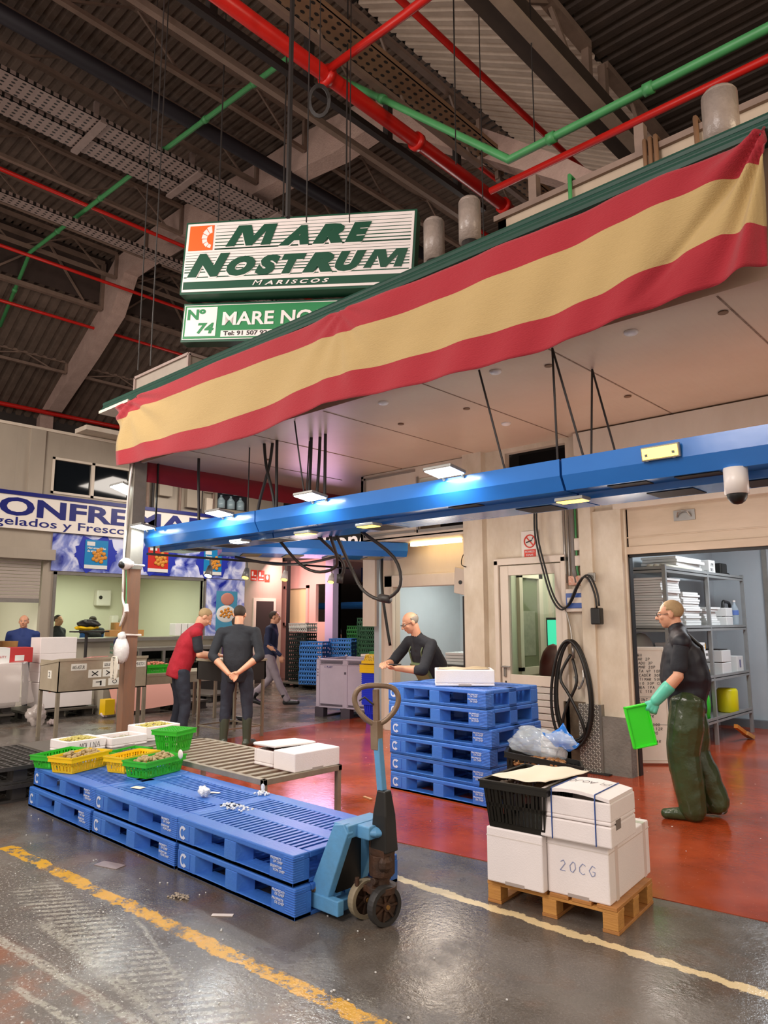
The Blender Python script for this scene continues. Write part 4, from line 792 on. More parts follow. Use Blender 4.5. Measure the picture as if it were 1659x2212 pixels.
# fascia lettering
fs = thing('fascia_sign', 'long white fascia sign with big navy letters across the far stall', 'sign', (XW, 2, 3.45)); MB().box(XW, XW+.10, -1, 10.15, 3.47, 4.16).build('board', mat('sign_board_white', 'ece4da', .35), fs, world=True); MB().box(XW, XW+.13, -1, 10.2, 4.16, 4.24).build('cap', M_navy, fs, world=True)
Mf = frame((XW+.105, 0, 0), (0, 1, 0), (0, 0, 1)); assert (Mf.to_3x3() @ Vector((0, 0, 1))).x > .9
text('CONFRE', .5, Mf @ Matrix.Translation((4.50, 3.75, 0)), M_navy, fs, bold=.016, width=3.36); text('MAR', .5, Mf @ Matrix.Translation((7.98, 3.75, 0)), M_navy, fs, bold=.016, width=2.1); text('Congelados y Frescos', .24, Mf @ Matrix.Translation((4.33, 3.54, 0)), M_navy, fs, bold=.002, width=3.65); text('de Calidad', .24, Mf @ Matrix.Translation((8.15, 3.54, 0)), M_navy, fs, bold=.002, width=1.8)
# roller shutter
sh = struct(MB().build('door_5', M_alu)); b = MB()
for i in range(12): b.box(XW-.02, XW+.02, 2.0, 6.05, 2.06+i*.07, 2.06+i*.07+.062)
b.build('slats', mat('shutter_slats', 'b0a49a', .45, .2), sh, bev=.006); MB().box(XW-.02, XW+.22, 2.0, 6.25, 2.86, 3.08).build('housing', MC['grey_sandwich_wall'], sh); MB().box(XW-.03, XW+.03, 2.0, 6.05, 1.98, 2.06).build('bottom_rail', M_alu, sh)
# window strip
w = struct(MB().build('window_4', M_alu)); b = MB()
for a in ((6.32, 6.38, 1.2, 2.64), (9.96, 10.02, 1.2, 2.64), (8.12, 8.18, 1.2, 2.6), (6.32, 10.02, 2.58, 2.64), (6.32, 10.02, 1.16, 1.22)): b.box(XW-.08, XW+.04, *a)
b.build('window_frame', M_alu, w); MB().box(XW-.06, XW-.055, 6.38, 9.96, 1.22, 2.58).build('pane', M_glass, w)
# ice-pattern posters
def icemat(name):
    m = mat(name, '5c6cc0', .35); nt = m.node_tree; b = nt.nodes['Principled BSDF']; tc = nt.nodes.new('ShaderNodeTexCoord')
    n = nt.nodes.new('ShaderNodeTexNoise'); n.inputs['Scale'].default_value = 2.2; n.inputs['Detail'].default_value = 5; n.inputs['Distortion'].default_value = 1.0
    r = nt.nodes.new('ShaderNodeValToRGB'); e = r.color_ramp.elements; e[0].position = .36; e[0].color = (*lin('1c2a96'), 1); e[1].position = .62; e[1].color = (*lin('d8dcf4'), 1)
    x = r.color_ramp.elements.new(.5); x.color = (*lin('8490d0'), 1)
    nt.links.new(tc.outputs['Object'], n.inputs[0]); nt.links.new(n.outputs[0], r.inputs[0]); nt.links.new(r.outputs[0], b.inputs['Base Color']); return m
M_ice = icemat('ice_print')
band = thing('poster_band', 'blue ice-patterned advertising band above the far stall window', 'poster', (XW+.01, 6.25, 2.64)); MB().box(XW+.001, XW+.03, 6.25, 11.2, 2.66, 3.46).build('print', M_ice, band, world=True)
M_pb = mat('pack_blue', '1880b8', .4); M_pr = mat('pack_red', 'c02820', .4); M_fry = mat('fried_food', 'd89030', .6, 0, .5, 25); M_pw = mat('pack_white', 'dcdcd8', .4)
for k, (y, m, s) in enumerate(((7.2, M_pb, 'blue food pack poster with fried pieces, left'), (8.7, M_pr, 'red food pack poster with fried pieces, middle'), (10.2, M_pb, 'blue food pack poster with fries, right'))):
    t = thing('food_poster', s, 'poster', (XW+.035, y, 3.07))
    b = MB()
    for i, a in enumerate((.25, -.35, .6)): R = Matrix.Rotation(a, 4, 'X'); b.box(-.004+.002*i, .0+.002*i, -.42, .42, -.25, .25, 0, R)
    b.build('blue_cards', mat('card_blue', '2434a8', .4), t); MB().box(.006, .012, -.26, .26, -.33, .30).build('pack', m, t); MB().box(.012, .014, -.22, -.04, .17, .26).build('pack_label', M_pw, t)
    b = MB()
    for i in range(14): b.ell((.02, .06+.15*math.cos(i*2.4)*math.sqrt(i/14), -.04+.17*math.sin(i*2.4)*math.sqrt(i/14)), (.012, .05, .045), n=8)
    b.build('food_picture', M_fry, t, smooth=True); MB().box(.012, .014, -.26, .26, -.33, -.25).build('caption_strip', M_pw, t)
    Mt = frame((XW+.035+.016, y-.21, 3.07+.1), (0, 1, 0), (0, 0, 1))
    if k != 1: text('Mini empanadas' if k == 0 else 'Patatas', .065, Mt, M_pw, t, bold=.002); text('de atun' if k == 0 else 'fritas', .065, Mt @ Matrix.Translation((0, -.065, 0)), M_pw, t, bold=.002)
t = thing('food_poster', 'tall blue poster with a bowl of croquettes beside the far window', 'poster', (XW, 10.6, 1.9)); MB().box(0, .03, -.54, .6, -.9, .74).build('print', M_ice, t); MB().box(.03, .035, -.25, .38, -.55, .45).build('pack', mat('pack_teal', '4a90b0', .4), t)
b = MB(); b.ell((.03, .05, -.12), (.02, .30, .22), n=20); b.build('bowl', M_pw, t, smooth=True); b = MB()
for i in range(14): b.ell((.05, .05+.2*math.cos(i*2.4)*math.sqrt(i/14), -.1+.13*math.sin(i*2.4)*math.sqrt(i/14)), (.02, .045, .035), n=8)
b.build('croquettes', M_fry, t, smooth=True); MB().ell((.035, .08, .25), (.02, .2, .16), n=16).build('meat_picture', mat('raw_meat', 'c08070', .5), t, smooth=True)
t = thing('fire_signs', 'row of small red fire-equipment signs on the far white wall', 'sign', (XW+.005, 11.4, 2.65))
for k, (y, z) in enumerate(((0, 0), (.24, 0), (.46, -.02))): MB().box(0, .008, y, y+.2 if k < 2 else y+.16, z, z+.28-.08*(k == 2)).build('plate', mat('sign_red', 'd03c28', .4), t)
b = MB()
for k, y in enumerate((0, .24)): b.box(.008, .01, y+.03, y+.08, .12, .24); b.box(.008, .01, y+.11, y+.17, .12, .15); b.box(.008, .01, y+.03, y+.17, .03, .06)
b.ell((.008, .54, .10), (.004, .04, .06)); b.build('pictogram', M_sw, t)
struct(MB().box(XW, XW+.04, 11.5, 12.23, 0, 2.2).build('trim_8', M_white)); struct(MB().box(XW+.04, XW+.045, 11.58, 12.15, 0, 2.12).build('door_6', mat('dark_doorway', '2c2420', .8)))
# counter and fridge display
ct = thing('serving_counter', 'cream counter wall beneath the far stall window', 'counter', (-15.2, 8.2, 0)); MB().box(-15.49, -14.95, 6.3, 9.95, 0, 1.18).build('front_panel', mat('counter_cream', 'b4ac98', .4), ct, world=True); MB().box(-15.49, -14.85, 6.3, 10.1, 1.18, 1.25).build('worktop', M_alu, ct, world=True)
fr = thing('display_fridge', 'glass-fronted display fridge at the right of the far counter', 'fridge', (-14.3, 8.5, 0))
MB().box(-14.9, -14.1, 7.6, 9.9, 0, .5).build('base', M_dark, fr, world=True); MB().box(-14.9, -14.1, 7.6, 9.9, .98, 1.05).build('top', M_alu, fr, world=True); MB().box(-14.9, -14.85, 7.6, 9.9, .5, .98).build('back', M_dark, fr, world=True)
b = MB()
for y in (7.6, 8.15, 9.85): b.box(-14.16, -14.1, y, y+.06, .5, .98)
b.build('upright', M_alu, fr, world=True); MB().box(-14.8, -14.15, 7.65, 9.85, .70, .72).build('shelf', M_alu, fr, world=True); MB().box(-14.12, -14.115, 7.66, 9.85, .5, .98).build('glass', M_glass, fr, world=True)
for k in range(6):
    tag(MB().box(-.12, .12, -.14, .14, 0, .08).build('food_tray', mat('tray_food', ['8c8478', '6a6460', '9c7858'][k % 3], .4), loc=(-14.45, 7.95+k*.33, .72), bev=.01), 'small food tray on the shelf of the display fridge', 'tray', 'trays inside the display fridge')
for k, (y, w_) in enumerate(((9.0, .16), (9.17, .16), (9.34, .2))):
    tag(MB().box(-.13, .13, 0, w_-.01, 0, .28).build('white_carton', M_pw, loc=(-15.2, y, 1.27), bev=.01), 'white carton on the far counter behind the window', 'box', 'white cartons on the far counter')
for k, (y, z, s, w_, h_) in enumerate(((7.45, 1.27, 'open brown carton before the worker in the far window', .5, .14), (7.75, 1.41, 'small brown carton stacked behind the open one in the far window', .22, .16), (7.95, 1.27, 'brown carton at the right end of the worker in the far window', .3, .14))):
    tag(MB().box(-.12, .12, 0, w_, 0, h_).build('brown_carton', mat('cardboard', 'b8884c', .8, 0, .25, 6), loc=(-15.25-(k == 1)*.35, y, z), bev=.006), s, 'box')
t = thing('paper_dispenser', 'white paper dispenser on the cream wall inside the far room', 'dispenser', (-18.8, 9.0, 2.0)); MB().box(-.1, .1, -.2, .2, 0, .42).build('casing', MC['white_plastic'], t, bev=.03); MB().cyl((.11, -.1, .22), (.105, -.1, .22), .05).build('emblem', M_dark, t)
t = thing('soap_dispenser', 'small white soap dispenser on the cream wall inside the far room', 'dispenser', (-18.8, 9.35, 1.35)); MB().box(-.1, .1, -.1, .1, 0, .4).build('casing', MC['white_plastic'], t, bev=.03); MB().box(.1, .11, -.08, .08, .03, .1).build('red_label', MC['sign_red'], t)
# ================================================================== pink-lit kiosk and beyond
M_pink = mat('pinkish_panel', 'dcb0a4', .5); M_lil = mat('lilac_panel', 'c8b4d8', .5)
wallY(13.2, 13.3, -16.55, -14.05, 0, 3.2, [(-16.2, -15.3, 1.55, 2.5), (-14.95, -14.3, 1.58, 2.6)], M_pink, 'wall_kiosk')
struct(MB().box(-16.65, -16.5, 12.45, 13.3, 0, 3.2).build('wall_kiosk', M_white)); struct(MB().box(-16.55, -14.0, 13.2, 16, 3.2, 3.3).build('ceiling', M_pink))
w = struct(MB().build('window_5', M_pink)); b = MB()
for a in ((-16.28, -16.2, 13.14, 13.22, 1.47, 2.58), (-15.3, -15.22, 13.14, 13.22, 1.47, 2.58), (-16.28, -15.22, 13.14, 13.22, 2.5, 2.58), (-16.28, -15.22, 13.14, 13.22, 1.47, 1.55)): b.box(*a)
b.build('window_frame', M_pink, w); MB().box(-16.2, -15.3, 13.2, 13.21, 1.55, 2.5).build('pane', mat('kiosk_pane', 'e0d0a0', .15), w)
struct(MB().box(-14.35, -14.05, 13.0, 13.3, 0, 3.3).build('trim_9', M_lil))
area((-14.9, 12.0, 2.9), .8, 45, (1, .55, .55), (-15.5, 13.2, 1.8)); area((-11.6, 10.2, 2.6), 1.0, 26, (1, .55, .95), (-9.6, 8.6, .6))
b = MB(); b.box(-15.6, -9.5, 12.6, 12.75, 3.25, 4.3); ks = thing('kiosk_sign', 'black fascia with white letters half hidden behind the beams', 'sign', (-13, 12.6, 3.3)); b.build('board', M_blk2, ks, world=True)
for x in (-15.5, -9.6): MB().box(x, x+.06, 12.62, 12.7, 0, 3.25).build('post', M_blk2, ks, world=True)
text('La Ronda', .62, frame((-15.0, 12.59, 3.42), (1, 0, 0), (0, 0, 1)), M_sw, ks, bold=.01, width=3.1)
# far end of the hall
struct(MB().box(-24, -9.5, 15, 26, 3.25, 3.35).build('ceiling', mat('far_white_ceiling', 'd0b8b8', .6))); struct(MB().box(-30, -5, 26, 26.2, 0, 5).build('wall_back', MC['niche_dark']))
for k in range(12):
    tag(MB().cyl((0, 0, 0), (0, 0, -.03), .12, n=12).build('round_downlight', emit('far_lamp', 'fff0d8', 22), loc=(-16.5+1.6*(k % 4), 16+2.2*(k//4), 3.25)), 'round lamp in the pale ceiling at the far end', 'light', 'round lamps in the far pale ceiling')
area((-14, 18, 3.1), 3, 120, (1, .85, .9), (-14, 18, 0))
t = thing('far_sign', 'blue sign with white letters at the far end', 'sign', (-14.6, 15.2, 2.75)); MB().box(-.6, 1.8, 0, .06, 0, .42).build('board', mat('sign_blue', '203c80', .4), t); text('R MAR', .34, frame((-.05, -.01, .08), (1, 0, 0), (0, 0, 1)), M_sw, t, bold=.006, world=False, width=1.1)
tag(MB().cyl((-20, 16.86, 2.1), (-12.5, 16.86, 2.1), .12, n=10).build('blue_duct', M_blue), 'blue tube running across the far end behind the kiosk', 'duct')
for k, x in enumerate((-18.2, -16.0, -13.0)): tag(MB().box(x, x+.25, 16.5, 16.75, 0, 3.25).build('far_column', M_lil if k else M_steel), ['dim column', 'lilac column', 'right lilac column'][k]+' at the far end of the hall', 'column')
# ================================================================== blue plastic pallets
M_pal = mat('blue_pallet_plastic', '3468c0', .38, 0, .5, 3.0, .12, 60, col2='4a84c8'); M_wht = mat('pallet_print_white', 'c4cce0', .5); M_grv = mat('pallet_groove', '1c48a8', .5)
PW, PDp, PH = .598, .42, .165
def pallet_meshes():
    d = MB()
    for a in ((-PW, PW, -PDp, -.30), (-PW, PW, .30, PDp), (-PW, PW, -.065, .065), (-PW, -.53, -.30, .30), (.53, PW, -.30, .30)): d.box(*a, .128, PH)
    for x in (-.34, 0, .34): d.box(x-.02, x+.02, -.30, .30, .11, .155)
    for y in (-.18, .18): d.box(-.53, .53, y-.012, y+.012, .112, .15)
    s = [MB(), MB()]; n = 21
    for i in range(n):
        x = -.52+1.04*(i+.5)/n
        for j, (y0, y1) in enumerate(((-.30, -.065), (.065, .30))): s[j].box(x-.0125, x+.0125, y0, y1, .136, .163)
    f = MB()
    for y in (-.36, 0, .36):
        for x, w in ((-.495, .104), (0, .06), (.495, .104)): f.box(x-w, x+w, y-.06, y+.06, .018, .13)
        f.box(-PW, PW, y-.06, y+.06, 0, .024)
    for x, w in ((-.49, .108), (0, .08), (.49, .108)): f.box(x-w, x+w, -.42, .42, 0, .022)
    for y, s_ in ((-.42, 1), (.42, -1)):       # splayed cheeks inside the fork openings
        for x0, x1 in ((-.391, -.34), (-.06, -.11), (.06, .11), (.391, .34)):
            v = [(x0, y, .02), (x1, y+s_*.10, .02), (x0, y+s_*.10, .02)]; w = [(a, b_, .13) for a, b_, c in v]
            f.add(v+w, [(0, 1, 2), (5, 4, 3), (0, 3, 4, 1), (1, 4, 5, 2), (2, 5, 3, 0)])
        for x0, x1 in ((-.391, -.06), (.06, .391)):
            v = [(x0, y, .0), (x1, y, .0), (x1, y, .026), (x0, y, .026), (x0, y+s_*.05, .0), (x1, y+s_*.05, .0), (x1, y+s_*.05, .024), (x0, y+s_*.05, .024)]
            f.add(v, [(0, 1, 2, 3), (7, 6, 5, 4), (3, 2, 6, 7), (0, 4, 5, 1)])
    for i in range(11): f.box(.515, .601, -.424, -.415, .02+i*.0125, .026+i*.0125); f.box(.594, .602, -.42, -.34, .02+i*.0125, .026+i*.0125)
    return d, s, f
def make_pallet(kind, label, group, loc, rz=0):
    t = thing('plastic_pallet', label, 'pallet', loc, rz, group); d, s, f = pallet_meshes()
    d.build('deck_frame', M_pal, t, bev=.008); [q.build('deck_slats', M_pal, t) for q in s]; f.build('feet', M_pal, t, bev=.006)
    b = MB(); r0, r1 = .022, .036
    def a3(a0, a1, n=10):
        P = [(r1*math.cos(a0+(a1-a0)*i/n), r1*math.sin(a0+(a1-a0)*i/n)) for i in range(n+1)]+[(r0*math.cos(a1-(a1-a0)*i/n), r0*math.sin(a1-(a1-a0)*i/n)) for i in range(n+1)]
        for i in range(n): b.add([(-.535+.9*p[0], -.4215, .075+1.15*p[1]) for p in (P[i], P[i+1], P[2*n-i], P[2*n+1-i])], [(0, 1, 2, 3)])
    a3(math.radians(55), math.radians(305))
    for sg, an in ((1, 55), (-1, 305)):
        a = math.radians(an); c = (-.535+.9*.029*math.cos(a), .075+1.15*.029*math.sin(a)); b.add([(c[0]-.004, -.4218, c[1]-.018*sg*-1), (c[0]-.002, -.4218, c[1]-.016*sg), (c[0]+.026, -.4218, c[1]+.002*sg)], [(0, 1, 2)])
    b.build('emblem', M_wht, t)
    Mt = frame((.40, -.4215, .118), (1, 0, 0), (0, 0, 1)); L = [('PROPERTY', 'OF CHEP', 'EIGENTUM', 'VON CHEP'), ('PROPIEDAD', 'DE CHEP', 'PROPRIETE', 'DE CHEP')][kind]
    for i, s_ in enumerate(L): text(s_, .021, Mt @ Matrix.Translation((.0 if i % 2 == 0 else .025, -.018*i-.008*(i > 1), .001)), M_wht, t, world=False, bold=.0003, sy=.9)
    b = MB()
    for x in (-.583, -.455): b.box(x, x+.004, -.4212, -.419, .03, .125)
    b.box(-.583, -.451, -.4212, -.419, .03, .033); b.build('emblem_border', M_grv, t); return t
pA = make_pallet(0, 'blue plastic pallet at the near right end of the long row, top layer', 'blue pallets in the long row', (-3.86, 3.16, .168))
pB = make_pallet(1, 'blue plastic pallet at the near right end of the long row, bottom layer', 'blue pallets in the long row', (-3.84, 3.16, 0))
dup(pA, (-5.06, 3.16, .166), 0, 'blue plastic pallet in the middle of the long row, top layer', 'blue pallets in the long row')
dup(pA, (-5.06, 3.15, 0), 0, 'blue plastic pallet in the middle of the long row, bottom layer', 'blue pallets in the long row')
dup(pA, (-6.27, 3.17, .166), 0, 'blue plastic pallet at the far left of the long row, under the crates', 'blue pallets in the long row')
dup(pA, (-6.28, 3.14, 0), 0, 'blue plastic pallet at the far left of the long row, bottom layer', 'blue pallets in the long row')
for k in range(6):
    dup(pB, (-4.40+[.01, 0, .0, .005, -.015, -.02][k], 5.83+[0, .01, 0, .01, 0, 0][k], .168*k), math.radians([0, .4, -.3, .5, -.6, -1.0][k]),
        'blue plastic pallet, '+['lowest', 'second from the floor', 'third from the floor', 'fourth from the floor', 'fifth from the floor', 'topmost'][k]+' in the tall stack beside the leaning man', 'blue pallets in the tall stack')
# ================================================================== polystyrene boxes
M_eps = mat('white_polystyrene', 'f0e8e4', .6, 0, .08, 4, .12, 120); M_tape = mat('clear_tape', 'ddd4cc', .2); M_strap = mat('blue_strap', '244a90', .4); M_ink = mat('black_marker', '2a2826', .6)
M_ice2 = mat('crushed_ice', 'e8eef4', .3, 0, .15, 30, .6, 60)
def open_box(b, w, d, h, t=.025, z0=0):
    b.box(-w/2, w/2, -d/2, d/2, z0, z0+t); b.box(-w/2, w/2, -d/2, -d/2+t, z0+t, z0+h); b.box(-w/2, w/2, d/2-t, d/2, z0+t, z0+h)
    b.box(-w/2, -w/2+t, -d/2+t, d/2-t, z0+t, z0+h); b.box(w/2-t, w/2, -d/2+t, d/2-t, z0+t, z0+h); return b
def eps(label, loc, rz, w, d, h, group=None, lid=None, notch=True, solid=False):
    t = thing('polystyrene_box', label, 'box', loc, rz, group)
    b = MB()
    if solid: b.box(-w/2, w/2, -d/2, d/2, 0, h)
    else: open_box(b, w, d, h)
    b.build('body', M_eps, t, bev=.008)
    if notch: MB().box(-.06, .06, -d/2-.0015, -d/2+.002, 0, .018).build('base_notch', mat('eps_shadow_gap', 'a89c94', .8), t)
    if lid:
        b = MB(); b.box(-w/2-.004, w/2+.004, -d/2-.004, d/2+.004, h, h+lid); b.build('lid', M_eps, t, bev=.01)
    return t
# on the wooden pallet
rzp = math.radians(5.5)
wp = thing('wooden_pallet', 'small orange-brown wooden pallet under the white boxes', 'pallet', (-2.28, 4.02, 0), rzp)
M_wd = mat('pallet_wood', 'c08444', .65, 0, .5, 3, .2, 20, col2='7c5028', stretch=(.4, 6, 6)); M_wd2 = mat('pallet_wood_side', 'c89048', .65, 0, .45, 4, .2, 20, col2='8c5c2c', stretch=(.6, 3, 6))
b = MB()
for x in (-.345, 0, .345):
    for y in (-.235, 0, .235): MB().box(x-.042, x+.042, y-.045, y+.045, .018, .098).build('block', M_wd2, wp, bev=.003)
for x in (-.345, 0, .345): MB().box(x-.045, x+.045, -.28, .28, 0, .018).build('bottom_board', M_wd, wp, bev=.002)
for y in (-.235, 0, .235): MB().box(-.39, .39, y-.045, y+.045, .098, .116).build('stringer_board', M_wd2, wp, bev=.002)
for x in (-.33, -.2, -.07, .06, .19, .33): MB().box(x-.055, x+.055, -.285, .285, .116, .134).build('deck_board', M_wd, wp, bev=.002)
q = eps('large white polystyrene box on the left of the wooden pallet, under the black crate', (-2.455, 3.90, .134), rzp, .355, .45, .30, solid=True); MB().box(-.178, .178, -.226, -.2252, .25, .256).build('lid_seam', M_tape, q)
q2 = eps('largest white polystyrene box marked 20CG, on the right of the wooden pallet', (-2.115, 4.09, .134), rzp, .355, .66, .30, solid=True)
b = MB(); b.box(-.179, .179, -.331, -.3303, .255, .262); b.box(.1775, .179, -.33, .33, .255, .262)
for y in (-.24, .22): b.box(.1775, .1785, y, y+.045, 0, .301); b.box(-.178, .178, y, y+.045, .3, .3012)
b.build('tape', M_tape, q2); Mq = Matrix.Translation((-2.115, 4.09, .134)) @ Matrix.Rotation(rzp, 4, 'Z') @ frame((-.1, -.332, .13), (1, 0, 0), (0, 0, 1))
scribble(hand('20CG', .055, 0, 0, 1.0), Mq, mat('blue_biro', '8a94b8', .6), .0035, q2)
st = thing('polystyrene_box', 'two white polystyrene boxes strapped with blue bands, top of the small pallet', 'box', (-2.085, 3.905, .436), rzp)
b = MB(); b.box(-.205, .205, -.19, .19, 0, .108); b.build('lower_box', M_eps, st, bev=.008); open_box(MB(), .41, .38, .115, .02, .112).build('upper_box', M_eps, st, bev=.006)
b = MB(); n = 12
vs = []
for i in range(n+1):
    x = -.2+.4*i/n; z = .232+.022*math.cos((i/n-.45)*PI)
    for y in (-.185, .175):
        for dz in (0, .018): vs.append((x, y, z+dz))
b.add(vs, [(4*i+1, 4*i+3, 4*i+7, 4*i+5) for i in range(n)]+[(4*i, 4*i+4, 4*i+6, 4*i+2) for i in range(n)]+[(4*i, 4*i+1, 4*i+5, 4*i+4) for i in range(n)]+[(4*i+3, 4*i+2, 4*i+6, 4*i+7) for i in range(n)]+[(0, 2, 3, 1), (4*n, 4*n+1, 4*n+3, 4*n+2)])
b.build('bowed_lid', M_eps, st, smooth=False)
for x in (-.13, .12):
    b = MB(); z = .252+.022*math.cos(((x+.2)/.4-.45)*PI); b.tube([(x, -.193, .0), (x, -.193, .22), (x, -.187, z), (x, .177, z), (x, .193, .22), (x, .193, 0)], .0035, 5); b.build('blue_strap', M_strap, st)
Ms2 = Matrix.Translation((-2.085, 3.905, .436)) @ Matrix.Rotation(rzp, 4, 'Z') @ frame((.10, .05, .262), (-1, 0, 0), (0, -1, 0)); Ms2 = Matrix.Translation((-2.085, 3.905, .436)) @ Matrix.Rotation(rzp, 4, 'Z') @ Matrix(((-1, 0, 0, .12), (0, -1, 0, .08), (0, 0, 1, .272), (0, 0, 0, 1)))
scribble(hand('PIAOJO', .055, 0, 0, .75), Ms2, M_ink, .003, st)
MB().box(.204, .207, -.12, -.05, .08, .13).build('grip_notch', mat('grey_void', '7c726a', .8), st)
# black crates
M_bc = mat('black_crate_plastic', '17150f', .35)
def crate_mesh(w, d, h, tap=.9, t=.006, rim=.018, cols=14, rows=4):
    """slotted crate; top w x d tapering to the bottom: walls from bars and bands"""
    b = MB()
    def pt(s, f, z, off=0):
        k = tap+(1-tap)*z/h; W, D = w/2*k, d/2*k
        return {0: (-W+2*W*f, -D, z), 1: (W, -D+2*D*f, z), 2: (W-2*W*f, D, z), 3: (-W, D-2*D*f, z)}[s]
    for s in range(4):
        n = cols if s % 2 == 0 else max(4, int(cols*d/w))
        for z0, z1 in ((0, h*.12), (h*.44, h*.52), (h*.84, h)):
            a, c, e, g_ = pt(s, 0, z0), pt(s, 1, z0), pt(s, 1, z1), pt(s, 0, z1)
            inn = [(x*(1-2*t/w), y*(1-2*t/d), z) for x, y, z in (a, c, e, g_)]; b.add([a, c, e, g_]+inn, [(0, 1, 2, 3), (7, 6, 5, 4), (3, 2, 6, 7), (0, 4, 5, 1)])
        for i in range(n+1):
            wd = .45 if i % 3 else .8
            f0, f1 = max(0, (i-wd/2)/n), min(1, (i+wd/2)/n)
            a, c, e, g_ = pt(s, f0, h*.1), pt(s, f1, h*.1), pt(s, f1, h*.86), pt(s, f0, h*.86)
            inn = [(x*(1-2*t/w), y*(1-2*t/d), z) for x, y, z in (a, c, e, g_)]; b.add([a, c, e, g_]+inn, [(0, 1, 2, 3), (7, 6, 5, 4), (0, 4, 7, 3), (1, 2, 6, 5)])
    k = tap; b.box(-w/2*k, w/2*k, -d/2*k, d/2*k, .0, .006)
    r = MB(); W, D = w/2+rim, d/2+rim
    for z0, z1, e in ((h-.012, h, 0), (h-.045, h-.036, .004)):
        r.box(-W+e, W-e, -D+e, -d/2+.004, z0, z1); r.box(-W+e, W-e, d/2-.004, D-e, z0, z1); r.box(-W+e, -w/2+.004, -d/2, d/2, z0, z1); r.box(w/2-.004, W-e, -d/2, d/2, z0, z1)
    r.box(-W+.006, W-.006, -D+.005, -D+.009, h-.045, h); r.box(-W+.006, W-.006, D-.009, D-.005, h-.045, h); r.box(-W+.005, -W+.009, -D+.006, D-.006, h-.045, h); r.box(W-.009, W-.005, -D+.006, D-.006, h-.045, h)
    return b, r
def crate(name, label, cat, loc, rz, w, d, h, m, group=None, tilt=(0, 0), **k):
    t = thing(name, label, cat, loc, rz, group); t.rotation_euler = (tilt[0], tilt[1], rz); b, r = crate_mesh(w, d, h, **k); b.build('basket', m, t); r.build('rim', m, t); return t
c1 = crate('plastic_crate', 'black slotted crate with paper over shellfish, standing on the left white box', 'crate', (-2.44, 3.93, .436), rzp, .40, .56, .265, M_bc, tap=.88, cols=15)
M_shell = mat('brown_shellfish', '6a5038', .5, 0, .6, 30, .5, 60, col2='2c2018')
def heap(name, parent, m, cx, cy, cz, w, d, n, r, flat=.7, hump=.03, wob=.12):
    b = MB()
    for i in range(n):
        x = random.uniform(-w/2, w/2); y = random.uniform(-d/2, d/2); z = cz+hump*(1-(2*x/w)**2)*(1-(2*y/d)**2)+random.uniform(-.004, .006)
        R = Matrix.Rotation(random.uniform(0, 3), 4, 'Z') @ Matrix.Rotation(random.uniform(-.5, .5), 4, 'X'); b.ell((cx+x, cy+y, z), (r*random.uniform(.85, 1.2), r*random.uniform(.7, .95), r*flat), R, n=8, wob=wob)
    return b.build(name, m, parent, smooth=True)
def stuff(name, label, cat, loc, rz, m, w, d, n, r, **k):
    o = heap(name, None, m, 0, 0, 0, w, d, n, r, **k); o.location = loc; o.rotation_euler = (0, 0, rz); return tag(o, label, cat, kind='stuff')
def cloth_patch(name, pts, m, label, cat, n=14, amp=.02, thick=.002, seed=1):
    a, b_, c, d = [Vector(p) for p in pts]; rnd = random.Random(seed); ph = [rnd.uniform(0, 6) for _ in range(6)]; vs = []
    for i in range(n+1):
        for j in range(n+1):
            u, v = i/n, j/n; p = a*(1-u)*(1-v)+b_*u*(1-v)+c*u*v+d*(1-u)*v
            p.z += amp*(math.sin(6*u+ph[0])*math.sin(5*v+ph[1])+.5*math.sin(13*u+ph[2]+4*v)+.4*math.sin(11*v+ph[3])); vs.append(p)
    m_ = MB(); m_.add(vs, [(i*(n+1)+j, (i+1)*(n+1)+j, (i+1)*(n+1)+j+1, i*(n+1)+j+1) for i in range(n) for j in range(n)])
    o = m_.build(name, m, smooth=True); o.modifiers.new('thickness', 'SOLIDIFY').thickness = thick; return tag(o, label, cat)
stuff('shellfish_heap', 'dark brown shellfish heaped in the black crate under the paper', 'shellfish', (-2.44, 3.93, .648), rzp, M_shell, .34, .48, 110, .024)
cloth_patch('paper_sheet', [(-2.58, 3.68, .712), (-2.24, 3.72, .716), (-2.22, 4.20, .722), (-2.56, 4.14, .722)], mat('cream_paper', 'e8dcc4', .7), 'cream paper sheet lying over the open black crate', 'paper', amp=.007, seed=4)
c2 = crate('plastic_crate', 'black slotted crate standing behind, at the right foot of the tall pallet stack', 'crate', (-3.33, 5.44, 0), math.radians(30), .56, .38, .27, M_bc, tap=.88, cols=15)
c3 = crate('plastic_crate', 'black slotted crate tilted on another one, holding langoustines under a clear bag', 'crate', (-3.31, 5.42, .29), math.radians(30), .60, .42, .22, M_bc, tilt=(math.radians(-4), math.radians(9)), tap=.88, cols=15)
stuff('langoustine_heap', 'orange-brown langoustines in the tilted black crate', 'shellfish', (-3.28, 5.36, .475), math.radians(32), mat('orange_shellfish', 'b07840', .45, 0, .6, 25, .4, 60, col2='4c3018'), .40, .28, 110, .022, flat=.45)
def bag(label, loc, r, m, seed, sc=(1, 1, 1)):
    rnd = random.Random(seed); b = MB(); b.ell((0, 0, 0), r, n=36); o = b.build('plastic_bag', m, smooth=True, loc=loc)
    ph = [rnd.uniform(0, 6) for _ in range(9)]
    for v in o.data.vertices:
        x, y, z = [v.co[i]/r[i] for i in range(3)]; k = 1+.16*math.sin(5*x+ph[0]+3*z)+.12*math.sin(8*y+ph[1]+4*x)+.09*math.sin(14*z+ph[2]+9*x)+.06*math.sin(19*y+ph[3]-8*z); v.co *= k
    o.modifiers.new('thickness', 'SOLIDIFY').thickness = .0008; return tag(o, label, 'bag')
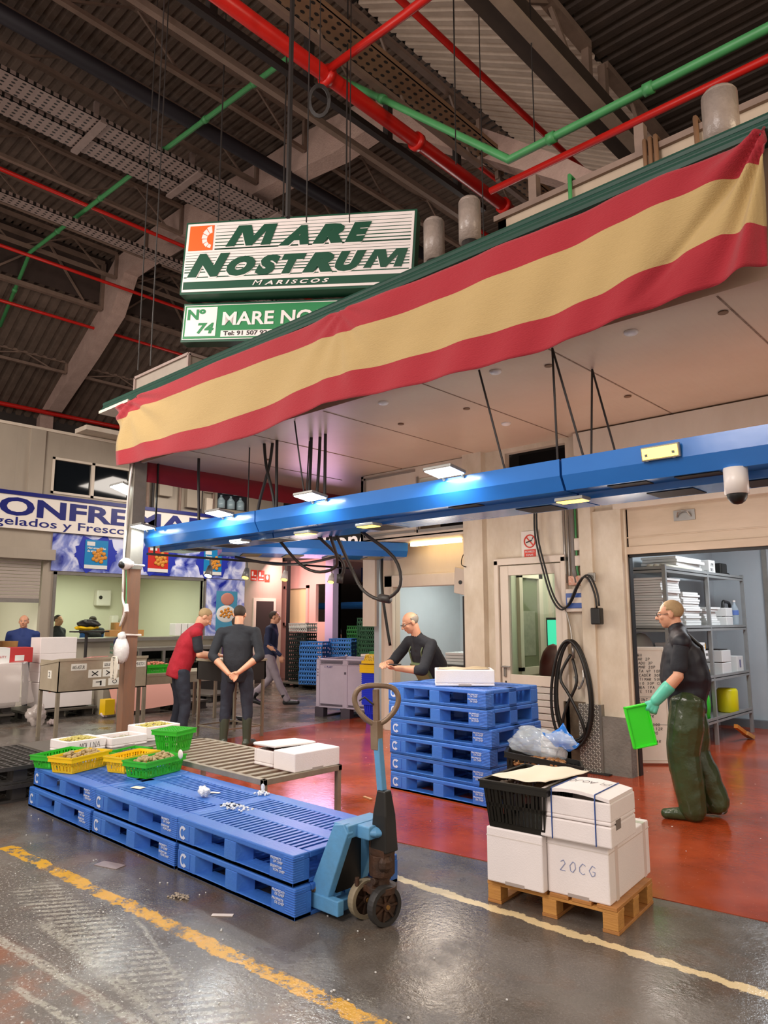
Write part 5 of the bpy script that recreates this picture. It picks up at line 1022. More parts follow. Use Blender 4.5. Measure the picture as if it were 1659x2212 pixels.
M_clear = mat('clear_film', 'dfe6ea', .12, alpha=.22, spec=.9); M_blufilm = mat('blue_print_film', '2a78d0', .2, alpha=.85)
bag('crumpled clear plastic bag with blue print lying on the tilted black crate', (-3.36, 5.52, .60), (.27, .17, .115), M_clear, 3)
cloth_patch('plastic_bag', [(-3.28, 5.42, .68), (-3.12, 5.49, .56), (-3.05, 5.62, .60), (-3.22, 5.66, .75)], M_blufilm, 'bright blue printed flap of film on the clear bag', 'bag', amp=.015, seed=6)
# fish box on the tall stack
fb_ = eps('long white polystyrene fish box lying on the tall blue pallet stack', (-4.33, 5.75, 1.01), math.radians(40), .56, .36, .15)
fw = cloth_patch('wet_paper', [(-.24, -.14, .155), (.24, -.14, .155), (.24, .14, .158), (-.24, .14, .158)], mat('wet_tan_paper', 'c8b08c', .5, 0, .4, 8), 'wet tan paper covering the fish box on the tall stack', 'paper', amp=.008, seed=9)
fw.location = (-4.33, 5.75, 1.01); fw.rotation_euler = (0, 0, math.radians(40))
# ================================================================== pallet jack
M_jb = mat('light_blue_jack_paint', '5c9ccc', .4, 0, .45, 9, .1, 30, col2='587c94'); M_rust = mat('rusty_black_iron', '30261f', .6, .2, .7, 10, .3, 30, col2='5a3820'); M_bare = mat('worn_handle_metal', '8c7a64', .45, .3, .6, 6, .1, 20, col2='6a4a38'); M_tyre = mat('dark_tyre', '2c2a28', .55)
J = thing('pallet_jack', 'light blue pallet jack with a long looped handle at the end of the row', 'pallet jack', (-3.05, 3.15, 0))
b = MB()
for y in (2.92, 3.17):
    P = [(-3.33, .04), (-3.17, .04), (-2.985, .47), (-3.02, .515), (-3.10, .50)]; Mj = Matrix(((1, 0, 0, 0), (0, 0, 1, y-.03), (0, 1, 0, 0), (0, 0, 0, 1))); b = MB(); b.prism(P[::-1], Mj, .05); b.build('side_arm', M_jb, J, world=True, bev=.006)
b = MB(); b.box(-3.11, -2.99, 2.9, 3.19, .44, .51); b.box(-3.02, -2.90, 2.97, 3.14, .435, .505); b.ell((-2.93, 3.055, .47), (.085, .085, .036), n=16); b.build('head_plate', M_jb, J, world=True, bev=.01)
b = MB(); b.box(-3.17, -3.13, 2.95, 3.16, .12, .44); b.build('back_panel', M_black, J, world=True)
b = MB()
for y in (3.0, 3.20): MB().box(-3.38, -3.1, y-.08, y+.06, .025, .085).build('fork', M_jb, J, world=True, bev=.006)
b.box(-3.37, -3.05, 2.882, 2.93, .03, .11); b.build('fork_heel', M_jb, J, world=True, bev=.006)
b = MB(); b.cyl((-3.26, 2.885, .13), (-3.26, 2.90, .13), .022, n=12); b.cyl((-3.26, 2.87, .13), (-3.26, 2.89, .13), .012, n=8); b.build('pivot_bolt', M_bare, J, world=True)
b = MB(); b.cyl((-2.90, 3.07, .16), (-2.90, 3.07, .43), .045, n=16); b.cyl((-2.90, 3.07, .24), (-2.90, 3.07, .35), .068, n=14); b.box(-2.95, -2.835, 3.02, 3.11, .25, .385); b.cyl((-2.96, 3.05, .36), (-2.96, 3.05, .44), .014, n=10); b.cyl((-2.90, 3.07, .155), (-2.90, 3.07, .19), .085, n=18); b.box(-3.06, -2.84, 3.01, 3.12, .15, .185); b.cyl((-3.0, 2.98, .18), (-3.0, 2.98, .225), .013); b.ell((-2.85, 3.05, .31), (.035, .05, .05), n=10); b.cyl((-2.90, 3.0, .22), (-2.90, 3.13, .22), .02); b.build('hydraulic_pump', M_rust, J, world=True, bev=.006)
for k, (x, m) in enumerate(((-2.88, M_tyre), (-3.03, mat('tan_wheel', '8c8068', .5)))):
    w = MB(); y = 3.04; x += .03; a = Vector((1, -.15, 0)).normalized(); c = Vector((x, y, .1)); R = a.to_track_quat('Z', 'Y').to_matrix().to_4x4()
    n = 28; prof = [(.078, -.024), (.100, -.024), (.1025, -.012), (.1025, .012), (.100, .024), (.078, .024)]; vs = [c+R @ Vector((r*math.cos(2*PI*i/n), r*math.sin(2*PI*i/n), h)) for i in range(n) for r, h in prof]
    w.add(vs, [(i*6+j, ((i+1) % n)*6+j, ((i+1) % n)*6+(j+1) % 6, i*6+(j+1) % 6) for i in range(n) for j in range(6)]); wo = w.build('wheel', m, J, world=True, smooth=False)
    h = MB(); h.cyl(c-a*.012, c+a*.006, .082, n=24); h.cyl(c-a*.03, c+a*.03, .022, n=14)
    for i in range(7):
        an = i*2*PI/7; d = R @ Vector((math.cos(an), math.sin(an), 0)); h.bar(c+d*.02+a*.010, c+d*.08+a*.010, .012, .016, 0, tuple(a))
    ho = h.build('hub', M_rust, wo); 
    for v in ho.data.vertices: v.co -= J.location
    MB().cyl(c+a*.03-J.location, c+a*.036-J.location, .012, n=10).build('hub_cap', mat('brass_cap', 'a07840', .4, .6), wo)
b = MB(); v_ = [Vector((-2.88+i*w_, 3.07+j*d_, z_)) for z_, w_, d_ in ((.37, .062, .05), (.56, .05, .042), (.69, .030, .028)) for i, j in ((-1, -1), (1, -1), (1, 1), (-1, 1))]
b.add(v_, [(3, 2, 1, 0), (8, 9, 10, 11)]+[(k*4+i, k*4+(i+1) % 4, k*4+4+(i+1) % 4, k*4+4+i) for k in range(2) for i in range(4)]); b.build('handle_shroud', M_black, J, world=True, bev=.008)
MB().bar((-2.88, 3.07, .55), (-2.935, 3.07, 1.0), .042, .042).build('handle_tube', M_jb, J, world=True, bev=.006)
b = MB(); b.bar((-2.935, 3.07, .90), (-2.94, 3.07, 1.06), .055, .05); b.bar((-2.94, 3.07, 1.04), (-2.945, 3.07, 1.235), .04, .02); b.build('handle_neck', M_bare, J, world=True, bev=.004)
hv = Vector((.729, .684, 0)).normalized()
loop = [(0, 1.035), (.05, 1.06), (.10, 1.11), (.125, 1.165), (.118, 1.215), (.08, 1.248), (0, 1.256), (-.08, 1.248), (-.118, 1.215), (-.125, 1.165), (-.10, 1.11), (-.05, 1.06)]
b = MB(); c = Vector((-2.94, 3.07, 0)); q = smooth_path([tuple(c+hv*(x*1.0)+Vector((0, 0, z))) for x, z in loop+[loop[0]]], 3)[:-1]; b.tube(q, .0155, 8, closed=True); b.build('handle_loop', M_bare, J, world=True, smooth=True)
b = MB(); b.tube([tuple(c+hv*-.02+Vector((0, 0, 1.15))), tuple(c+hv*-.07+Vector((0, 0, 1.19))), tuple(c+hv*-.10+Vector((0, 0, 1.17)))], .006, 6); b.build('release_lever', M_dark, J, world=True)
# ================================================================== low slatted steel table + boxes
M_ss = mat('stainless_steel', 'c4b8a0', .30, .45, .5, 2.5, .05, 10, col2='8c7c64'); M_tube = mat('dull_tube_steel', 'a09480', .4, .35, .4, 8)
lt = thing('slatted_table', 'low slatted steel table behind the row of blue pallets', 'table', (-5.72, 4.03, 0)); X0, X1, Y0, Y1, Z = -6.77, -4.67, 3.61, 4.45, .40
b = MB(); 
for a in ((X0, X1, Y0, Y0+.04), (X0, X1, Y1-.04, Y1), (X0, X0+.04, Y0, Y1), (X1-.04, X1, Y0, Y1)): b.box(*a, Z-.045, Z)
b.build('frame', M_tube, lt, world=True, bev=.003); b = MB(); n = 16
for i in range(1, n): x = X0+(X1-X0)*i/n; b.box(x-.028, x+.028, Y0+.02, Y1-.02, Z-.028, Z-.002)
b.build('slats', M_tube, lt, world=True, bev=.004)
for x in (X0+.025, X1-.025):
    for y in (Y0+.025, Y1-.025): MB().box(x-.02, x+.02, y-.02, y+.02, 0, Z-.04).build('leg', M_tube, lt, world=True)
a1 = eps('closed white polystyrene box at the right end of the low slatted table', (-4.83, 4.19, .40), math.radians(90), .50, .28, .15, solid=True)
a2 = eps('open white polystyrene box with its lid askew on the slatted table', (-5.12, 4.20, .40), math.radians(90), .50, .26, .13)
o = MB().box(-.25, .25, -.14, .14, 0, .025).build('lid', M_eps, a2, bev=.012, loc=(0, .02, .145)); o.rotation_euler = (0, math.radians(3), math.radians(4))
stuff('fish_pieces', 'dark fish pieces inside the half-open box on the slatted table', 'fish', (-5.13, 4.2, .505), 0, mat('dark_fish', '3a2420', .3, 0, .6, 20, col2='7a3c34'), .2, .42, 24, .028)
# ================================================================== crates with shellfish on the blue row
M_gc = mat('green_crate_plastic', '34b82c', .35, 0, .15, 5); M_yc = mat('yellow_crate_plastic', 'f4c818', .35, 0, .12, 5); M_clam = mat('clam_shell', 'b8a070', .5, 0, .55, 40, .2, 60, col2='6e5c34'); M_net = mat('net', 'd8d0b8', .6, alpha=.25)
def rot_from(c0, ang, L, W):      # near corner c0; long side runs at angle ang, width to its left
    a = math.radians(ang); d = Vector((math.cos(a), math.sin(a))); n = Vector((-d.y, d.x)); c = Vector(c0)+d*L/2+n*W/2; return (c.x, c.y), a
for k, (c0, an, L_, W_, m, s) in enumerate((((-6.24, 2.80), 111, .50, .30, M_yc, 'yellow slotted crate of netted clams at the front left of the pallet row'), ((-6.58, 2.76), 112, .50, .26, M_gc, 'empty green slotted crate at the far left edge of the pallet row'),
        ((-5.60, 3.13), 106, .50, .30, M_gc, 'green slotted crate of netted clams nearest the slatted table'), ((-5.93, 3.11), 108, .46, .27, M_yc, 'empty yellow slotted crate behind the green clam crate'), ((-6.24, 3.26), 108, .40, .25, M_gc, 'green slotted crate of dark shellfish between the two yellow ones'))):
    (x, y), a = rot_from(c0, an, L_, W_)
    if k == 4: y += .0
    crate('plastic_crate', s, 'crate', (x, y, .334), a, L_-.05, W_-.05, .115 if k in (1, 4) else .135, m, tap=.88, cols=12, rim=.014)
    if k in (0, 2): 
        for e, sg in ((-.11, 'left'), (.10, 'right')):
            px_, py_ = x+e*math.cos(a), y+e*math.sin(a)
            stuff('clam_net', 'netted clams in the '+['yellow', '', 'green'][k]+' crate, '+sg+' heap', 'clams', (px_, py_, .435), a, M_clam, .17, .17, 46, .021, hump=.055)
    if k == 4: stuff('dark_shells', 'dark shellfish in the middle green crate', 'shellfish', (x, y, .41), a, mat('dark_shell', '4c3c34', .4, 0, .5, 30), .3, .15, 60, .018)
tag(MB().ell((0, 0, 0), (.035, .012, .04), n=14).build('net_label', MC['white_plastic'], loc=(-5.66, 3.48, .49), smooth=True), 'white tag on the clam net in the near green crate', 'label')
bk = crate('plastic_basket', 'deep green basket with a tray on top, on the slatted table corner', 'basket', (-6.34, 3.82, .40), math.radians(20), .27, .27, .20, M_gc, tap=.78, cols=9, rim=.016)
b = MB()
for i in range(9): b.box(-.12, .12, -.125+i*.031, -.118+i*.031, .195, .2); b.box(-.125+i*.031, -.118+i*.031, -.12, .12, .195, .2)
b.build('grid_tray', M_gc, bk)
# ice, paper and scraps on the pallets and floor
bag('crushed ice lump in a clear bag on the blue pallet row', (-4.80, 3.16, .372), (.055, .04, .032), M_ice2, 8)
for k, (x, y, w, d, n, s) in enumerate(((-4.36, 3.13, .26, .10, 60, 'streak of crushed ice in the middle of the pallet row'), (-4.55, 3.50, .12, .08, 40, 'small heap of crushed ice at the back edge of the pallet row'))):
    stuff('crushed_ice', s, 'ice', (x, y, .336), .1, M_ice2, w, d, n, .009, hump=.015)
tag(MB().ell((0, 0, .03), (.018, .014, .032), n=8, wob=.2).build('ice_chunk', M_ice2, loc=(-4.56, 3.52, .345)), 'white ice chunk standing on the back edge of the pallet row', 'ice')
def scrap(name, label, cat, loc, w, d, m, rz=0, th=.003): return tag(MB().box(-w/2, w/2, -d/2, d/2, 0, th).build(name, m, loc=loc, rot=(0, 0, rz)), label, cat)
scrap('paper_label', 'small white paper label on the left blue pallet', 'paper', (-5.42, 2.97, .334), .10, .06, MC['cream_paper'], .3)
scrap('paper_label', 'small white paper beside the ice lump on the pallets', 'paper', (-4.85, 3.28, .334), .10, .03, MC['white_plastic'], .5)
scrap('paper_scrap', 'white paper strip lying on the floor before the pallet row', 'paper', (-3.60, 2.52, .001), .12, .03, MC['white_plastic'], .7)
scrap('plastic_scrap', 'torn grey plastic scrap on the floor before the pallet row', 'scrap', (-4.85, 2.48, .001), .20, .09, mat('grey_scrap', '9c8c88', .3, 0, .4, 20), .3)
stuff('wet_debris', 'clump of wet sawdust-like debris on the floor before the row', 'debris', (-4.0, 2.5, .003), .3, mat('wet_pulp', 'a09484', .7), .14, .06, 50, .008, hump=.006)
scrap('shell_scrap', 'brown scrap on the red floor behind the slatted table', 'scrap', (-4.85, 4.95, .006), .12, .025, mat('tan_scrap', 'c89868', .6), -.2, .01)
rnd = random.Random(5); b = MB()
for i in range(260):
    x = rnd.uniform(-8.5, -1.2); y = rnd.uniform(1.2, 3.0) if i % 3 else rnd.uniform(4.6, 8.5); r = rnd.uniform(.002, .006); b.box(x-r, x+r, y-r*.6, y+r*.6, .002, .007)
o = b.build('floor_specks', mat('ice_speck', 'd8d8d4', .4)); tag(o, 'tiny white specks of ice and polystyrene scattered on the floor', 'debris', kind='stuff')
# ================================================================== black pallets and white boxes at the left
M_bp = mat('black_pallet_plastic', '3c3834', .5, 0, .4, 6, .1, 30); M_bp2 = mat('grey_pallet_top', '5c564e', .4, 0, .4, 5)
def black_pallet(label, loc, rz=0, w=1.2, d=.8, grid=True, group=None, h=.16):
    t = thing('plastic_pallet', label, 'pallet', loc, rz, group); b = MB()
    for x in (-.5, 0, .5):
        for y in (-.4, 0, .4): b.box(x*w*.82-.07, x*w*.82+.07, y*d*.86-.06, y*d*.86+.06, .02, h-.04)
    for x in (-.5, 0, .5): b.box(x*w*.82-.07, x*w*.82+.07, -d/2, d/2, 0, .022)
    b.build('feet', M_bp, t); b = MB()
    if grid:
        for i in range(15): x = -w/2+.012+(w-.024)*i/14; b.box(x-.010, x+.010, -d/2, d/2, h-.035, h)
        for i in range(11): y = -d/2+.012+(d-.024)*i/10; b.box(-w/2, w/2, y-.010, y+.010, h-.035, h-.001)
        b.build('grid_deck', M_bp, t)
    else: b.box(-w/2, w/2, -d/2, d/2, h-.04, h); b.build('deck', M_bp2, t, bev=.006)
    return t
black_pallet('black grid-top pallet at the left edge of the photo, upper of two', (-7.66, 2.72, .16)); black_pallet('black grid-top pallet at the left edge of the photo, on the floor', (-7.66, 2.72, 0))
black_pallet('dark smooth-top pallet carrying the three open white boxes', (-7.65, 3.77, .16), 0, 1.35, 1.25, False); black_pallet('dark pallet on the floor beneath the smooth-top one', (-7.65, 3.77, 0), 0, 1.3, 1.2, False)
# three open white boxes of shellfish, aligned with the view of the lane
for k, (c0, an, L_, W_, h_, s, txt_) in enumerate((((-7.34, 3.24), 95, .42, .34, .11, 'open white polystyrene box of clams marked MOLINA', 'MOLINA'), ((-7.28, 3.68), 95, .42, .34, .10, 'open white polystyrene box between two others on the dark pallet', ''), ((-7.38, 4.08), 95, .46, .36, .15, 'tallest open white polystyrene box of clams, rightmost on the dark pallet', 'LOMBARN'))):
    if k == 1: c0 = (-7.30, 3.68)
    if k == 2: c0 = (-7.42, 4.13); L_ = .44
    (x, y), a = rot_from(c0, an, L_, W_)
    t = eps(s, (x, y, .32), a, L_, W_, h_)
    if k != 1: stuff('clam_heap', 'yellow-green clams filling the '+('box marked MOLINA' if k == 0 else 'tallest open white box'), 'clams', (x, y, .32+h_-.02), a, mat('yellow_clam', 'c8b860', .45, 0, .5, 40, .2, 60, col2='6e6a30'), L_*.75, W_*.7, 110, .019, hump=.03)
    else: stuff('razor_clams', 'sparse pale shells lying in the middle white box', 'shellfish', (x, y, .32+h_-.035), a, mat('pale_shell', 'a8a088', .45, 0, .5, 40), L_*.7, W_*.6, 34, .020, hump=.01); MB().box(-L_/2+.03, L_/2-.03, -W_/2+.03, W_/2-.03, h_-.05, h_-.04).build('inner_paper', MC['grey_scrap'], t)
    if txt_:
        Mt = Matrix.Translation((x, y, .32)) @ Matrix.Rotation(a, 4, 'Z') @ frame((-L_*.2, -W_/2-.001, .025), (1, 0, 0), (0, 0, 1)); scribble(hand(txt_, .055, 0, 0, .68 if k == 0 else .8), Mt, M_ink, .0035, t)
# ================================================================== stainless sink-desk with stickers
dk2 = thing('steel_desk', 'tall stainless steel desk with paper stickers, numbered 2 on its side', 'desk', (-10.45, 4.95, 0)); xa, xb, ya, yb = -10.78, -10.16, 4.30, 5.62
b = MB(); b.box(xb-.012, xb, ya, yb, .64, 1.07); b.box(xa, xb, ya, ya+.012, .64, 1.07); b.box(xa, xb, yb-.012, yb, .64, 1.07); b.box(xa, xa+.012, ya, yb, .64, .98); b.box(xa, xb, ya, yb, .64, .655); b.build('panels', M_ss, dk2, world=True)
b = MB(); b.add([(xb+.01, ya-.01, 1.06), (xb+.01, yb+.01, 1.06), (xa-.01, yb+.01, .98), (xa-.01, ya-.01, .98), (xb+.01, ya-.01, 1.10), (xb+.01, yb+.01, 1.10), (xa-.01, yb+.01, 1.02), (xa-.01, ya-.01, 1.02)], [(3, 2, 1, 0), (4, 5, 6, 7), (0, 1, 5, 4), (1, 2, 6, 5), (2, 3, 7, 6), (3, 0, 4, 7)]); b.build('sloped_top', M_ss, dk2, world=True, bev=.004)
for x in (xa+.02, xb-.02):
    for y in (ya+.02, yb-.02): MB().box(x-.022, x+.022, y-.022, y+.022, 0, .64).build('leg', M_tube, dk2, world=True)
Md = frame((xb+.002, 0, 0), (0, 1, 0), (0, 0, 1)); M_st = mat('sticker_white', 'e4e0d4', .5)
for k, (y, z, w, h_, kind) in enumerate(((4.47, .93, .22, .09, 'AKE-ASTUR'), (4.93, .95, .19, .085, 'AKE-ASTUR'), (5.42, .94, .17, .085, 'ME-KSTO 1'), (5.13, .91, .19, .11, 'flag'), (4.72, .82, .19, .11, 'X'), (4.93, .825, .19, .11, 'X'), (4.79, .69, .19, .10, 'flag'), (5.02, .70, .19, .10, 'o'))):
    s = MB().box(xb, xb+.003, y, y+w, z, z+h_).build('sticker', M_st, dk2, world=True)
    Mk = Md @ Matrix.Translation((y+.015, z+.02, .002))
    if len(kind) > 4: text(kind, .055, Mk, M_ink, dk2, width=w*.8, sy=1.2)
    else:
        b = MB(); cx = y+w/2; cz = z+h_/2
        if kind == 'X': b.bar((xb+.004, cx-.045, cz-.03), (xb+.004, cx+.045, cz+.03), .003, .014); b.bar((xb+.004, cx-.045, cz+.03), (xb+.004, cx+.045, cz-.03), .003, .014)
        elif kind == 'flag': b.box(xb+.003, xb+.005, cx+.01, cx+.035, cz-.035, cz+.03); b.box(xb+.003, xb+.005, cx-.05, cx+.03, cz+.01, cz+.022)
        else: b.tube([(xb+.004, cx+.03*math.cos(i*PI/5), cz+.025*math.sin(i*PI/5)) for i in range(10)], .005, 4, closed=True)
        b.build('symbol', M_ink, dk2, world=True)
MB().box(-10.5, -10.38, ya-.003, ya, .82, .93).build('number_sticker', M_st, dk2, world=True); text('2', .10, frame((-10.47, ya-.005, .84), (1, 0, 0), (0, 0, 1)), M_ink, dk2)
for k, (y, m, s, z) in enumerate(((4.75, M_navy, 'navy folder on the steel desk', 1.085), (4.9, mat('pink_paper', 'c88880', .6), 'pink and white papers on the steel desk', 1.105))): 
    o = scrap('folder', s, 'folder', (-10.45, y, z-.03), .35, .28, m, .2, .012); o.rotation_euler = (0, math.radians(-7), .2)
scrap('yellow_note', 'small yellow note block at the right end of the steel desk', 'paper', (-10.5, 5.45, 1.07), .2, .12, M_yc, 0, .03)
# second steel table with green crate
t2 = thing('steel_table', 'stainless steel table behind the post, carrying a green crate', 'table', (-10.95, 6.3, 0)); b = MB(); b.box(-11.3, -10.6, 5.72, 7.2, .74, .79); b.build('top', M_ss, t2, world=True, bev=.004); MB().box(-10.625, -10.605, 5.72, 7.2, .62, .74).build('apron', M_ss, t2, world=True)
for x in (-11.27, -10.64):
    for y in (5.76, 7.16): MB().box(x-.022, x+.022, y-.022, y+.022, 0, .74).build('leg', M_tube, t2, world=True)
crate('plastic_crate', 'bright green crate of pink shellfish on the steel table behind the post', 'crate', (-10.85, 6.12, .79), math.radians(90), .46, .30, .13, M_gc, cols=16)
stuff('pink_shellfish', 'orange-pink shellfish heaped in the green crate behind the post', 'shellfish', (-10.85, 6.12, .92), 1.57, mat('pink_shellfish', 'c87858', .5, 0, .5, 25, col2='8c4c38'), .36, .24, 60, .026, hump=.03)
eps('low white polystyrene box behind the post on the steel table', (-11.05, 5.86, .79), 1.57, .22, .3, .13)
# high table between the two men
ht = thing('high_table', 'tall steel standing table with papers between the two men', 'table', (-8.80, 6.2, 0)); b = MB(); b.box(-9.2, -8.45, 5.85, 6.55, 1.05, 1.08); b.build('top', M_ss, ht, world=True); b = MB()
for a in ((-9.18, -8.47, 5.86, 5.88), (-9.18, -8.47, 6.52, 6.54)): b.box(*a, .80, 1.05)
for a in ((-9.18, -9.16, 5.86, 6.54), (-8.49, -8.47, 5.86, 6.54)): b.box(*a, .80, 1.05)
b.box(-9.18, -8.47, 5.86, 6.54, .79, .80); b.build('drawer_box', M_dark, ht, world=True)
for x in (-9.16, -8.49):
    for y in (5.89, 6.51): MB().box(x-.018, x+.018, y-.018, y+.018, 0, 1.05).build('leg', M_wood if False else M_tube, ht, world=True)
b = MB(); b.bar((-9.16, 5.89, .15), (-8.49, 5.89, .15), .02, .02); b.bar((-9.16, 6.51, .15), (-8.49, 6.51, .15), .02, .02); b.bar((-9.16, 5.89, .15), (-9.16, 6.51, .15), .02, .02); b.bar((-8.49, 5.89, .15), (-8.49, 6.51, .15), .02, .02); b.build('foot_rail', M_tube, ht, world=True)
scrap('open_notebook', 'open notebook with cream pages on the tall standing table', 'notebook', (-8.75, 5.98, 1.08), .42, .26, MC['cream_paper'], .5, .015)
scrap('paper_pad', 'white paper pad on the tall standing table', 'paper', (-8.85, 6.3, 1.08), .3, .22, MC['white_plastic'], .2, .05)
# ================================================================== big grey-lilac bin, basket stack
gb_ = thing('pallet_bin', 'big pale lilac plastic pallet bin in front of the crate stacks', 'bin', (-9.02, 9.0, 0), math.radians(12)); M_bin = mat('lilac_grey_plastic', 'b8aab8', .4, 0, .2, 3, .05, 30); w, d, z0, z1 = .60, .44, .16, .97
b = MB()
for a in ((-w, w, -d, -d+.03), (-w, w, d-.03, d), (-w, -w+.03, -d, d), (w-.03, w, -d, d)): b.box(*a, z0, z1)
b.box(-w, w, -d, d, z0, z0+.03)
for x in (-w, w-.07, -.04): b.box(x, x+.07 if x != -.04 else .04, -d-.012, -d, z0, z1)
for z in (z0, z1-.10, z1-.02): b.box(-w, w, -d-.012, -d, z, z+.02)
b.build('walls', M_bin, gb_, bev=.008); b = MB()
for x0, x1 in ((-w+.09, -.06), (.06, w-.09)):
    for i in range(3): b.box(x0, x1, -d-.0125, -d-.001, z1-.085+i*.022, z1-.073+i*.022)
    for i in range(2): b.box(x0, x1, -d-.0125, -d-.001, z0+.035+i*.018, z0+.044+i*.018)
for i in range(3): b.cyl((-w+.035, -d-.014, z1-.18-.05*i), (-w+.035, -d-.011, z1-.18-.05*i), .012, n=8); b.cyl((w-.035, -d-.014, z1-.18-.05*i), (w-.035, -d-.011, z1-.18-.05*i), .012, n=8)
for i in range(3): b.box(w, w+.003, -d+.1, d-.1, z1-.085+i*.022, z1-.073+i*.022)
b.box(-.02, .02, -d-.0135, -d-.011, z1-.25, z1-.21); b.build('vent_slots', mat('slot_shade', '4c4450', .7), gb_); b = MB()
for x in (-w+.06, 0, w-.06):
    for y in (-d+.06, d-.06): b.box(x-.09, x+.09, y-.06, y+.06, .02, z0)
    b.box(x-.09, x+.09, -d, d, 0, .022)
b.build('feet', mat('dark_bin_feet', '453c46', .5), gb_); b = MB()
for x in (-w+.04, w-.04):
    for y in (-d+.03, d-.03): b.ell((x, y, z1+.01), .022, n=10)
b.build('corner_knob', M_bin, gb_, smooth=True)
Mg = Matrix.Translation((-9.02, 9.0, 0)) @ Matrix.Rotation(math.radians(12), 4, 'Z') @ frame((-.45, -d-.013, .82), (1, 0, 0), (0, 0, 1)); scribble(hand('(C PLAST', .03, 0, 0), Mg, M_navy, .004, gb_)
def basket_copy(proto, p, rz, label, group): return dup(proto, p, rz, label, group)
def nest(label, loc, w, d, h, m, rim=.02):
    t = thing('plastic_basket', label, 'basket', loc, .2); b, r = crate_mesh(w, d, h, tap=.72, cols=8, rim=rim); b.build('basket', m, t); r.build('rim', m, t); return t
M_bb = mat('deep_blue_plastic', '1830c8', .3)
p0 = nest('deep blue basket nested in the stack behind the tall pallets', (-8.2, 8.55, .0), .30, .30, .34, M_bb); p0['group'] = 'nested blue baskets'
for k in range(1, 15): dup(p0, (-8.2, 8.55, .032*k), .2, 'deep blue basket nested in the stack behind the tall pallets', 'nested blue baskets')
y0_ = nest('yellow basket nested on top of the blue baskets', (-8.2, 8.55, .56), .33, .33, .28, M_yc, .03); y0_['group'] = 'nested yellow baskets'
for k in range(1, 3): dup(y0_, (-8.2, 8.55, .56+.04*k), .2, 'yellow basket nested on top of the blue baskets', 'nested yellow baskets')
yy = nest('yellow basket turned upside down on the nested ones beside the leaning man', (-8.22, 8.5, 1.08), .26, .24, .14, M_yc); yy.rotation_euler = (PI, 0, .4)
# ================================================================== crate stacks far behind the bin
def flat_crate(m, w=.58, d=.38, h=.11):
    b = MB(); b.box(-w/2, w/2, -d/2, d/2, 0, .01)
    for y in (-d/2, d/2-.012): b.box(-w/2, w/2, y, y+.012, .0, h*.3); b.box(-w/2, w/2, y, y+.012, h*.7, h)
    for x in (-w/2, w/2-.012): b.box(x, x+.012, -d/2, d/2, .0, h*.3); b.box(x, x+.012, -d/2, d/2, h*.7, h)
    n = 9
    for i in range(n+1): x = -w/2+w*i/n; b.box(x-.012, x+.012, -d/2, -d/2+.01, 0, h); b.box(x-.012, x+.012, d/2-.01, d/2, 0, h)
    for i in range(6): y = -d/2+d*i/5; b.box(-w/2, -w/2+.01, y-.012, y+.012, 0, h); b.box(w/2-.01, w/2, y-.012, y+.012, 0, h)
    for z in (h-.012,): b.box(-w/2-.012, w/2+.012, -d/2-.012, -d/2, z, h); b.box(-w/2-.012, w/2+.012, d/2, d/2+.012, z, h); b.box(w/2, w/2+.012, -d/2, d/2, z, h); b.box(-w/2-.012, -w/2, -d/2, d/2, z, h)
    return b
def crate_stack(x, y, z0, n, m, rz, label, group, h=.11, pitch=.098, w=.58, jit=.012):
    me = flat_crate(m, w=w, h=h).mesh('crate_shell', m)
    for k in range(n):
        o = bpy.data.objects.new('stacking_crate', me); C.objects.link(o); o.location = (x+random.uniform(-jit, jit), y+random.uniform(-jit, jit), z0+k*pitch); o.rotation_euler = (0, 0, rz+random.uniform(-.015, .015)); tag(o, label, 'crate', group)
M_cg = mat('dark_green_crate', '1c5030', .45, 0, .2, 4); M_ck = mat('black_green_crate', '1c2420', .45); M_cb = mat('mid_blue_crate', '3c78c0', .4, 0, .15, 4); M_lg2 = mat('clear_green_crate', '2c6c34', .4)
black_pallet('pale wooden-looking pallet under the far crate stacks', (-13.65, 12.0, 0), 0, 1.5, 1.0, False, h=.13)
crate_stack(-13.95, 11.9, .13, 12, M_ck, .1, 'black-green crate in the leftmost tall stack behind the lilac bin', 'black-green stacked crates')
crate_stack(-13.95, 11.9, 1.34, 2, mat('clear_white_crate', 'c8c4bc', .3), .1, 'clear whitish crate on top of the black-green stack', 'whitish crates on the black-green stack')
crate_stack(-13.1, 11.55, .13, 10, M_cb, .35, 'blue crate in the lower blue stack behind the lilac bin', 'lower stack of blue crates')
crate_stack(-12.75, 12.15, .0, 12, M_cb, .35, 'blue crate in the taller blue stack behind the lilac bin', 'taller stack of blue crates')
crate_stack(-13.0, 13.0, .0, 15, M_lg2, .1, 'green crate in the stack just left of the tallest green one', 'second green crate stack')
crate_stack(-12.1, 12.5, .0, 17, M_cg, .3, 'dark green crate in the tallest stack behind the lilac bin', 'tallest green crate stack', w=.62)
crate_stack(-11.7, 12.1, .0, 16, M_cg, .3, 'dark green crate in the right half of the tallest stack', 'right green crate stack', w=.5)
tb2 = thing('side_table', 'pale table with yellow-green trays left of the hatch', 'table', (-10.6, 11.6, 0)); MB().box(-.6, .6, -.4, .4, .85, .9).build('top', M_white, tb2); MB().box(-.55, .55, -.35, .35, 0, .85).build('cabinet', mat('tan_cabinet', 'a89080', .5), tb2)
for k, m in enumerate((M_lg2, mat('lime_plastic', 'a8d020', .3), mat('lime_plastic', 'a8d020', .3))): tag(MB().box(-.25, .25, -.2, .2, 0, .06).build('tray', m, loc=(-10.8+.3*k, 11.5, .9+.03*k), bev=.01), ['green tray on the pale table left of the hatch', 'left lime-yellow tray on the pale table', 'right lime-yellow tray on the pale table'][k], 'tray')
